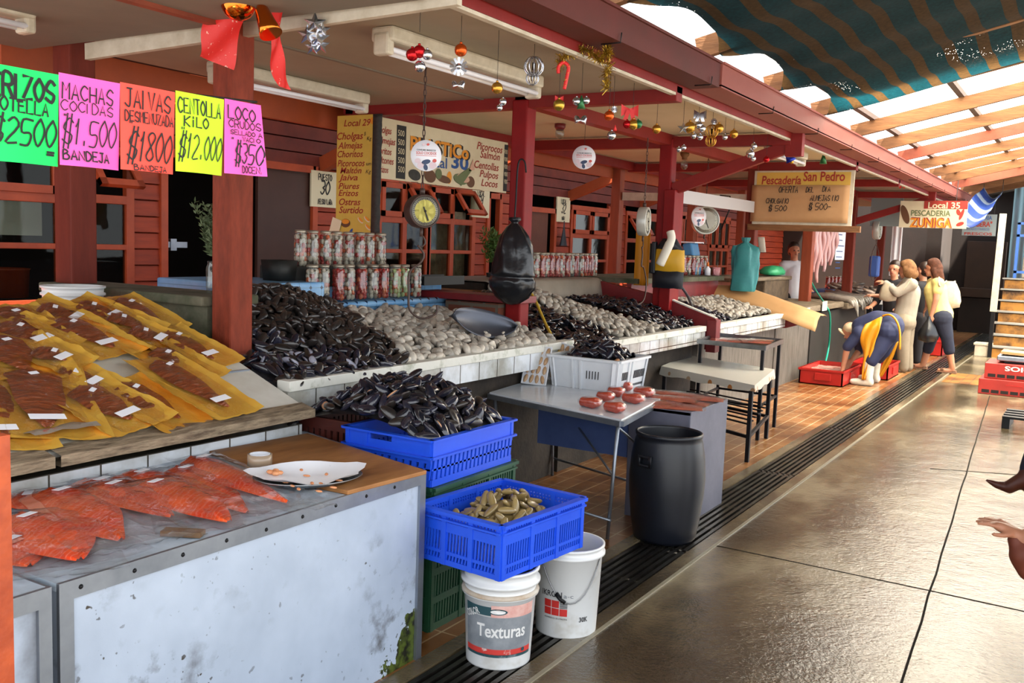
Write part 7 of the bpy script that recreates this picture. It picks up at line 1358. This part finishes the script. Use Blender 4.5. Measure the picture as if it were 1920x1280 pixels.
A, B_, C_, D_ = PY(1790, 405, 17.6), PY(1845, 350, 19.4), PY(1880, 358, 19.4), PY(1845, 412, 17.6); b = MB(); n = 12; b.sheet([[A.lerp(B_, i/n).lerp(D_.lerp(C_, i/n), j/n)+V((0, 0, -.16*math.sin(pi*j/n)+.02*math.sin(i))) for j in range(n+1)] for i in range(n+1)]); solo('awning', 'blue and white striped plastic awning at the far end of the gutter', 'awning', b, 'awning', solid=.01)
b = MB(); b.tube([A+V((0, 0, -.02)), V((A.x, A.y+.1, rz(A.x)))], .006, 5); b.tube([B_+V((0, 0, -.02)), V((B_.x, B_.y, rz(B_.x)))], .006, 5); b.tube([C_+V((0, 0, -.02)), V((C_.x, C_.y, rz(C_.x)))], .006, 5); solo('cord', 'cords tying the blue awning to the rafters', 'cord', b, 'ink')
# ================================================================ people
mat('skin', '#b98266', .5, col2='#a87054', ns=6, sss=.05); mat('navy', '#232a4c', .75, col2='#1b2140', ns=8, bump=.2, bs=20); mat('boot_white', '#d9d6c9', .4, col2='#b8b2a0', ns=7); mat('apron_yellow', '#d9920e', .4, col2='#c47f0a', ns=4, bump=.1, bs=8); mat('cap_beige', '#b5a283', .8); mat('hair_dark', '#2a1b14', .5); mat('hair_brown', '#5d3a24', .75, spec=.2, col2='#84603c', ns=25, bump=.3, bs=60); mat('hair_chestnut', '#331b12', .75, spec=.2, col2='#5b3626', ns=25, bump=.3, bs=60); mat('knit_grey', '#a39a8b', .85, col2='#8f8678', ns=6, bump=.2, bs=60); mat('trouser_beige', '#8d806b', .85, col2='#786c5b', ns=5, bump=.15, bs=12); mat('tee_yellow', '#e0cf86', .8, col2='#cdbb70', ns=5, bump=.15, bs=12); mat('jeans', '#1e2438', .85, col2='#151a2b', ns=8, bump=.2, bs=30); mat('bag_cream', '#bfb39c', .6, col2='#9c8d74', ns=8, bump=.3, bs=14); mat('dark_cloth', '#17151a', .9); mat('shirt_white', '#c9ccd6', .8); mat('sandal', '#6b4a34', .5); mat('leather_brown', '#5a2c1c', .4, col2='#3d1c12', ns=6, bump=.15, bs=25); mat('coat_brown', '#7a3a24', .6, col2='#5c2918', ns=6, bump=.3, bs=15)
def body(root, name, caps, m, vox=.013, label=None, sm=5, extra=None):
    """one continuous surface grown over tapered limbs: (a, b, radius a, radius b)"""
    b = MB()
    for c in caps:
        a, e, ra, rb = V(c[0]), V(c[1]), c[2], c[3]; b.ball(a, ra, 14); b.ball(e, rb, 14)
        if (e-a).length > .005: b.tube([a, e], [ra, rb], 14)
    if extra: b.add(extra.v, extra.f)
    r = root
    b.xf(r.matrix_basis.inverted()); me = bpy.data.meshes.new(name); me.from_pydata([tuple(p) for p in b.v], [], b.f); bm = bmesh.new(); bm.from_mesh(me); bmesh.ops.recalc_face_normals(bm, faces=bm.faces[:]); bm.to_mesh(me); bm.free()
    o = link(name, me, m, root); q = o.modifiers.new('skin', 'REMESH'); q.mode = 'VOXEL'; q.voxel_size = vox; q.use_smooth_shade = True
    q = o.modifiers.new('soft', 'SMOOTH'); q.factor = .5; q.iterations = sm
    if label: o['label'] = label
    return o
def grow(caps, e): return [(a, b, r+e, s+e) for a, b, r, s in caps]
def head_caps(c, f, s=1.):
    """skull, jaw, nose, ears; c centre, f the way it looks"""
    c, f = V(c), V(f).normalized(); r = f.cross(ZA).normalized(); u = r.cross(f)
    return [(c+u*.02*s, c+u*.03*s-f*.02*s, .086*s, .088*s), (c+f*.03*s-u*.06*s, c+f*.045*s-u*.085*s, .056*s, .036*s), (c+f*.07*s+u*.01*s, c+f*.098*s-u*.025*s, .014*s, .017*s), (c+r*.086*s-u*.01*s, c+r*.09*s-u*.03*s, .016*s, .012*s), (c-r*.086*s-u*.01*s, c-r*.09*s-u*.03*s, .016*s, .012*s), (c+f*.074*s+r*.03*s+u*.025*s, c+f*.074*s-r*.03*s+u*.025*s, .018*s, .018*s), (c+f*.07*s-u*.062*s, c+f*.07*s-u*.062*s, .017*s, .017*s)]
def face(root, c, f, s=1.):
    c, f = V(c), V(f).normalized(); r = f.cross(ZA).normalized(); u = r.cross(f); b = MB()
    for k in (-1, 1): b.ball(c+f*.084*s+r*k*.032*s+u*.004*s, .011*s, 8)
    wpart(root, 'eyes', b, 'hair_dark'); b = MB(); b.ball(c+f*.085*s-u*.058*s, (.02*s, .02*s, .007*s), 8); mat('lips', '#8d4238', .5); wpart(root, 'mouth', b, 'lips')
def hand_caps(w, d, n, s=1., curl=.5, spread=1.):
    """palm, four bent fingers of unequal length and a thumb off the side; w wrist, d along the hand, n palm normal"""
    w, d, n = V(w), V(d).normalized(), V(n).normalized(); n = (n-d*n.dot(d)).normalized(); r = d.cross(n); out = [(w, w+d*.075*s+r*.018*s, .026*s, .021*s), (w, w+d*.075*s-r*.022*s, .026*s, .020*s)]
    for k, (o, L_) in enumerate(((.034, .068), (.012, .078), (-.011, .073), (-.032, .056))):
        a = w+d*.083*s+r*o*s; m_ = a+(d+n*curl*.5+r*o*3*spread).normalized()*L_*.5*s; e = m_+(d*(1-curl*.6)+n*curl+r*o*3*spread).normalized()*L_*.5*s; out += [(a, m_, .0095*s, .009*s), (m_, e, .009*s, .0075*s)]
    a = w+d*.025*s+r*.03*s; m_ = a+(d*.6+r*.7+n*.3).normalized()*.04*s; out += [(a, m_, .014*s, .011*s), (m_, m_+(d+r*.25+n*.4).normalized()*.032*s, .011*s, .009*s)]; return out
def J(Y0): return lambda px, py, dy=0: PY(px, py, Y0+dy)
# bending man
j = J(12.75); P = {k: j(*v) for k, v in dict(pel=(1668, 612), back=(1645, 606), chest=(1619, 616), neck=(1604, 616), head=(1594, 621), sn=(1611, 625, -.17), sf=(1611, 622, .2), en=(1589, 650, -.2), ef=(1612, 655, .22), wn=(1581, 687, -.18), wf=(1598, 674, .1), hn=(1665, 622, -.09), hf=(1668, 622, .1), kn=(1645, 657, -.16), kf=(1655, 657, .15)).items()}
an, af = V((-2.36, 12.55, .10)), V((-2.36, 12.98, .10)); ttop = V((.02, 0, .22))
t = thing('person', 'person in navy clothes and yellow apron bending over the red tub, in white boots', 'person', (-2.5, 12.75, 0))
arms = [(P['sn'], P['en'], .062, .048), (P['sf'], P['ef'], .06, .046)]; fore = [(P['en'], P['wn'], .045, .03), (P['ef'], P['wf'], .044, .03)]; trunk = [(P['pel'], P['back'], .165, .15), (P['back'], P['chest'], .15, .145), (P['sn'], P['sf'], .075, .075)]; legs = [(P['hn'], P['kn'], .115, .085), (P['kn'], an+ttop, .082, .065), (P['hf'], P['kf'], .115, .085), (P['kf'], af+ttop, .082, .065)]
hf = V((-.75, -.1, -.65)); body(t, 'body', arms+fore+trunk+legs+[(P['chest'], P['neck'], .08, .055), (P['neck'], P['head'], .055, .05), (an+ttop, an, .05, .05), (af+ttop, af, .05, .05)]+head_caps(P['head'], hf)+hand_caps(P['wn'], (-.1, 0, -1), (-1, 0, 0))+hand_caps(P['wf'], (-.5, -.2, -.8), (0, -1, 0)), 'skin', .011)
face(t, P['head'], hf); body(t, 'shirt', grow(arms+trunk, .018)+[(P['chest'], P['neck'], .1, .07)], 'navy'); body(t, 'trousers', grow([(P['hn'], P['hf'], .14, .14)]+legs, .02), 'navy')
def boot(root, a, d, m='boot_white', h=.3):
    d = V(d).normalized(); b0 = V((a.x, a.y, .045)); return body(root, 'boot', [(a+V((0, 0, h-.1)), a, .075, .06), (a, b0-d*.03, .058, .05), (b0, b0+d*.15, .05, .042), (b0+d*.12, b0+d*.18, .045, .036)], m, .01)
boot(t, an, (-1, -.15, 0)); boot(t, af, (-1, .1, 0)); b = MB(); c = P['head']; b.ball(c+V((.01, 0, .035)), (.105, .1, .085), 16); b.ball(c+hf.normalized()*.1+V((-.02, 0, .05)), (.07, .075, .02), 12, R=Euler((0, .7, 0)).to_matrix()); wpart(t, 'cap', b, 'cap_beige')
def drape(root, name, L_, R_, m, solid=.006, n=6, wave=.012):
    Ls, Rs = smooth(L_, n), smooth(R_, n); b = MB(); b.sheet([[a.lerp(c, i/8)+V((0, -wave*math.sin(i*1.3+k*.3), 0)) for i in range(9)] for k, (a, c) in enumerate(zip(Ls, Rs))]); return wpart(root, name, b, m, solid=solid)
drape(t, 'apron', [j(1622, 608, -.2), j(1616, 622, -.24), j(1613, 640, -.24), j(1619, 665, -.26), j(1617, 690, -.26), j(1616, 712, -.26)], [j(1655, 592, -.12), j(1652, 605, -.22), j(1648, 622, -.25), j(1640, 645, -.26), j(1634, 672, -.26), j(1623, 712, -.26)], 'apron_yellow'); drape(t, 'apron_tail', [j(1668, 645, .25), j(1660, 670, .28), j(1645, 708, .3)], [j(1684, 640, .25), j(1674, 670, .28), j(1654, 706, .3)], 'apron_yellow')
b = MB(); b.tube(smooth([j(1655, 592, -.14), j(1668, 590, -.17), j(1680, 600, -.2), j(1687, 622, -.19), j(1687, 655, -.19)], 5), .013, 6); wpart(t, 'apron_string', b, 'apron_yellow')
# woman in grey
j = J(14.5); P = {k: j(*v) for k, v in dict(pel=(1694, 598), waist=(1701, 573), chest=(1704, 548), neck=(1702, 523), head=(1699, 506), sn=(1710, 533, -.17), sf=(1698, 533, .17), en=(1682, 549, -.22), ef=(1672, 556, .2), wn=(1661, 531, -.1), wf=(1640, 554, .1), hn=(1694, 605, -.09), hf=(1698, 605, .1), kn=(1693, 645, -.1), kf=(1699, 645, .1)).items()}
an, af = V((P['kn'].x+.03, 14.42, .07)), V((P['kf'].x+.05, 14.62, .07)); t = thing('person', 'person in grey-beige top and trousers reaching over the fish counter', 'person', (P['pel'].x, 14.5, 0))
arms = [(P['sn'], P['en'], .06, .048), (P['sf'], P['ef'], .06, .048)]; fore = [(P['en'], P['wn'], .045, .03), (P['ef'], P['wf'], .044, .028)]; trunk = [(P['pel'], P['waist'], .15, .132), (P['waist'], P['chest'], .132, .145), (P['sn'], P['sf'], .066, .066)]; legs = [(P['hn'], P['kn'], .1, .072), (P['kn'], an, .075, .05), (P['hf'], P['kf'], .115, .078), (P['kf'], af, .075, .05)]; hf = V((-.95, .25, -.05))
body(t, 'body', arms+fore+trunk+legs+[(P['chest'], P['neck'], .07, .055), (P['neck'], P['head'], .052, .05)]+head_caps(P['head'], hf)+hand_caps(P['wn'], (-1, .1, .3), (0, .3, -1))+hand_caps(P['wf'], (-1, .1, 0), (0, 0, -1)), 'skin', .011)
face(t, P['head'], hf); body(t, 'cardigan', grow(arms+trunk+[fore[0]], .018)+[(P['chest'], P['neck'], .1, .065), (P['pel'], P['pel']-V((0, 0, .03)), .165, .165)], 'knit_grey'); body(t, 'trousers', grow([(P['hn'], P['hf'], .13, .13)]+legs, .02), 'trouser_beige')
c = P['head']; body(t, 'hair', [(c+V((.02, 0, .06)), c+V((.05, -.01, .02)), .1, .1), (c+V((.05, -.05, -.03)), c+V((.09, .03, -.05)), .085, .08), (c+V((-.03, -.04, .085)), c+V((-.02, .05, .08)), .055, .055), (c+V((.0, -.085, .02)), c+V((.01, -.08, -.05)), .04, .035)], 'hair_brown', .012, sm=3)
for a in (an, af): body(t, 'shoe', [(V((a.x, a.y, .035)), V((a.x-.15, a.y, .03)), .042, .034)], 'trouser_beige', .01)
b = MB(); c = j(1665, 548, -.16); sack(b, (c.x, c.y, c.z-.13), [(.02, 0), (.1, .02), (.11, .1), (.09, .2), (.05, .26)], 1.1, .5, wr=.02); b.tube(smooth([c+V((.03, 0, .1)), j(1690, 545, -.26), P['sn']+V((0, -.06, .09))], 5), .01, 6); solo('handbag', 'cream handbag hanging from the elbow of the person in grey', 'bag', b, 'bag_cream')
# woman in yellow
j = J(14.95); P = {k: j(*v) for k, v in dict(pel=(1765, 590), waist=(1760, 570), chest=(1755, 545), neck=(1754, 522), head=(1748, 503), sn=(1760, 531, -.16), sf=(1748, 531, .16), en=(1755, 562, -.2), ef=(1740, 560, .2), wn=(1746, 592, -.2), wf=(1738, 575, .1), hn=(1767, 598, -.09), hf=(1760, 598, .09), kn=(1775, 630, -.1), kf=(1747, 632, .1)).items()}
an, af = V(PZ(1786, 686, .08)), V(PZ(1730, 683, .08)); an.y = 14.9; an.x = PY(1786, 686, 14.9).x; af.y = 15.1; af.x = PY(1731, 683, 15.1).x
t = thing('person', 'person in yellow tee and navy capri trousers walking past, beige bag on one shoulder', 'person', (P['pel'].x, 14.95, 0)); arms = [(P['sn'], P['en'], .056, .045), (P['sf'], P['ef'], .056, .045)]; fore = [(P['en'], P['wn'], .043, .028), (P['ef'], P['wf'], .043, .028)]
trunk = [(P['pel'], P['waist'], .15, .14), (P['waist'], P['chest'], .14, .15), (P['sn'], P['sf'], .066, .066)]; legs = [(P['hn'], P['kn'], .11, .075), (P['kn'], an, .068, .042), (P['hf'], P['kf'], .11, .075), (P['kf'], af, .068, .042)]; hf = V((-.97, -.1, -.03)); sl_ = [(a, a.lerp(b_, .45), r, r*.95) for a, b_, r, s in arms]; cap_ = [legs[0], legs[2], (P['kn'], P['kn'].lerp(an, .45), .07, .06), (P['kf'], P['kf'].lerp(af, .45), .07, .06)]
foot = [(an, V((an.x-.03, an.y, .04)), .04, .034), (V((an.x, an.y, .04)), V((an.x-.17, an.y-.03, .035)), .036, .03), (af, V((af.x-.02, af.y, .05)), .04, .034), (V((af.x, af.y, .05)), V((af.x-.17, af.y, .035)), .036, .03)]
body(t, 'body', arms+fore+trunk+legs+foot+[(P['chest'], P['neck'], .065, .052), (P['neck'], P['head'], .05, .048)]+head_caps(P['head'], hf)+hand_caps(P['wn'], (-.1, 0, -1), (-.3, 1, 0), curl=1)+hand_caps(P['wf'], (-.4, 0, -1), (0, 0, -1)), 'skin', .011); face(t, P['head'], hf)
body(t, 'tee', grow(sl_+trunk, .018)+[(P['chest'], P['neck']-V((0, 0, .03)), .09, .06)], 'tee_yellow'); body(t, 'trousers', grow([(P['hn'], P['hf'], .125, .125), (P['pel'], P['pel'], .13, .13)]+cap_, .018), 'jeans')
c = P['head']; body(t, 'hair', [(c+V((.02, 0, .06)), c+V((.055, 0, .0)), .098, .095), (c+V((.07, -.02, -.05)), c+V((.11, -.01, -.15)), .085, .07), (c+V((-.02, -.03, .085)), c+V((-.02, .04, .085)), .055, .055), (c+V((.03, -.075, -.02)), c+V((.07, -.07, -.13)), .045, .04)], 'hair_chestnut', .012, sm=3)
for a in (an, af): b = MB(); b.box((a.x-.07, a.y-.015, .012), (.27, .1, .02)); b.box((a.x+.03, a.y-.01, .025), (.06, .07, .04)); b.box((a.x-.13, a.y-.015, .05), (.05, .095, .03)); wpart(t, 'sandal', b, 'sandal', bevel=.008)
c = j(1779, 553, -.02); b = MB(); sack(b, (c.x, c.y+.05, c.z-.2), [(.03, 0), (.15, .03), (.17, .12), (.14, .26), (.09, .36), (.06, .4)], 1.0, .5, wr=.02, seed=4); b.tube(smooth([c+V((-.05, .03, .2)), j(1762, 536, -.24), P['sn']+V((0, -.01, .085)), j(1768, 535, .02), c+V((.06, .12, .2))], 6), .012, 6); solo('shoulder_bag', 'beige shoulder bag on the person in yellow', 'bag', b, 'bag_cream')
c = j(1740, 620, -.22); b = MB(); sack(b, (c.x, c.y, c.z-.17), [(.02, 0), (.11, .03), (.125, .12), (.08, .24), (.025, .34), (.02, .38)], 1, .7, wr=.03, seed=6); solo('carrier_bag', 'black carrier bag in the hand of the person in yellow', 'bag', b, 'bag_black')
# others half hidden
def figure(lab, Y0, hd, ht, m, hair, facing, seat=False, x_off=0):
    c = PY(*hd, Y0); t = thing('person', lab, 'person', (c.x, Y0, 0)); h = c.z; sh = V((c.x+.02, Y0, h-.24)); pl = V((c.x+.05, Y0, h-.72)); r = V(facing).normalized().cross(ZA)*.17
    ar = [(sh+r, sh+r*1.25-V((.05, 0, .28)), .055, .045), (sh-r, sh-r*1.25-V((.05, 0, .28)), .055, .045)]; fo = [(a[1], a[1]+V(facing).normalized()*.22-V((0, 0, .08)), .04, .03) for a in ar]; tr = [(pl, sh-V((0, 0, .12)), .15, .15), (sh+r, sh-r, .068, .068)]; f0 = V(facing).normalized()
    lg = [(pl+r*.5, V((pl.x, Y0, .5))+r*.5, .11, .075), (V((pl.x, Y0, .5))+r*.5, V((pl.x, Y0, .06))+r*.5, .072, .05), (pl-r*.5, V((pl.x, Y0, .5))-r*.5, .11, .075), (V((pl.x, Y0, .5))-r*.5, V((pl.x, Y0, .06))-r*.5, .072, .05)]
    body(t, 'body', ar+fo+tr+lg+[(sh, c, .06, .05)]+head_caps(c, f0)+hand_caps(fo[0][1], f0, -ZA)+hand_caps(fo[1][1], f0, -ZA), 'skin', .013); face(t, c, f0); body(t, 'top', grow(ar+tr, .018)+[(sh, sh+V((0, 0, .06)), .085, .06)], m); body(t, 'trousers', grow(lg, .018)+[(pl, pl, .16, .16)], 'dark_cloth'); body(t, 'hair', [(c+V((0, 0, .06))-f0*.03, c-f0*.05, .095, .09)], hair, .012); return t
figure('person in dark clothes behind the one in grey, facing the aisle', 15.7, (1677, 505), 1.6, 'dark_cloth', 'hair_dark', (-.2, -1, 0)); figure('person in black mostly hidden between the two standing shoppers', 15.9, (1731, 508), 1.6, 'dark_cloth', 'hair_dark', (-1, .4, 0)); figure('person in a white shirt in the dark of the fish stall', 15.2, (1489, 470), 1.6, 'shirt_white', 'hair_dark', (.6, -.8, 0))
# people cut off by the right edge
j = J(5.6); t = thing('person', 'seated person cut off at the right edge, pointed brown boot stretched out', 'person', j(2080, 1010)*1.0-V((0, 0, j(2080, 1010).z))); kn = j(1960, 800); hp = j(2120, 850); body(t, 'body', [(hp, kn, .085, .065), (kn, j(1928, 880), .06, .045), (hp, hp+V((.1, .05, .5)), .14, .15)]+head_caps(hp+V((.1, .05, .78)), (-1, 0, 0))+[(hp+V((.1, .05, .5)), hp+V((.1, .05, .75)), .07, .05), (hp+V((.06, -.12, .5)), kn+V((.1, 0, .06)), .05, .035)], 'jeans', .012)
body(t, 'boot', [(j(1945, 850), j(1925, 895), .052, .046), (j(1922, 898), j(1893, 912), .045, .034), (j(1893, 914), j(1868, 908), .032, .021), (j(1868, 908), j(1850, 900), .021, .009), (j(1928, 905), j(1928, 925), .026, .02)], 'leather_brown', .008)
hc = hp+V((.1, .05, .78)); body(t, 'jacket', [(hp+V((.02, 0, .05)), hp+V((.1, .05, .5)), .16, .17), (hp+V((.06, -.14, .52)), kn+V((.12, 0, .07)), .065, .05), (hp+V((.1, .05, .5)), hp+V((.1, .05, .62)), .12, .07)], 'dark_cloth'); body(t, 'hair', [(hc+V((.02, 0, .06)), hc+V((.05, 0, .0)), .1, .095)], 'hair_dark', .012); face(t, hc, (-1, 0, 0))
b = MB(); b.bb((hp.x-.2, hp.y-.3, 0), (hp.x+.35, hp.y+.4, hp.z-.10)); solo('seat_box', 'low box seat beyond the right edge', 'seat', b, 'dark_wood')
j = J(4.3); t = thing('person', 'person in a brown coat cut off at the lower right edge, fingers showing', 'person', V((j(2010, 1100).x, 4.3, 0))); w = j(1908, 1003); sh = j(2060, 850); hp = V((sh.x+.05, 4.3, .5)); body(t, 'body', hand_caps(w, j(1885, 990)-w, (.1, .1, -1), 1.0, .45, 1.4)+[(w, j(1932, 1020), .03, .045), (j(1932, 1020), sh, .048, .06), (hp, sh, .15, .15), (sh, sh+V((0, 0, .2)), .06, .05), (hp+V((0, -.1, 0)), V((hp.x+.25, 4.15, .06)), .1, .05), (hp+V((0, .1, 0)), V((hp.x+.25, 4.45, .06)), .1, .05)]+head_caps(sh+V((0, 0, .28)), (-1, 0, 0)), 'skin', .008, sm=3)
body(t, 'coat', [(j(1906, 1012), j(1922, 1040), .036, .058), (j(1922, 1040), j(1990, 1010), .062, .07), (j(1990, 1010), sh, .07, .075), (hp, sh, .18, .18), (j(1912, 1045), j(1930, 1070), .04, .045)], 'coat_brown', .01)
lg = [(hp+V((0, -.1, 0)), V((hp.x+.25, 4.15, .06)), .1, .05), (hp+V((0, .1, 0)), V((hp.x+.25, 4.45, .06)), .1, .05)]; body(t, 'trousers', grow(lg, .02)+[(hp, hp, .16, .16)], 'jeans'); hc = sh+V((0, 0, .28)); body(t, 'hair', [(hc+V((.02, 0, .06)), hc+V((.05, 0, .0)), .1, .095)], 'hair_dark', .012); face(t, hc, (-1, 0, 0))
for yy in (4.15, 4.45): body(t, 'shoe', [(V((hp.x+.27, yy, .045)), V((hp.x+.09, yy, .04)), .05, .042)], 'leather_brown', .01)
for o in list(COL.objects):
    if not o.parent and o.type == 'MESH' and o.name.split('.')[0] in ('mussel', 'clam', 'razor_clam') and not o.get('label'):
        for ch in list(o.children): bpy.data.objects.remove(ch)
        bpy.data.objects.remove(o)
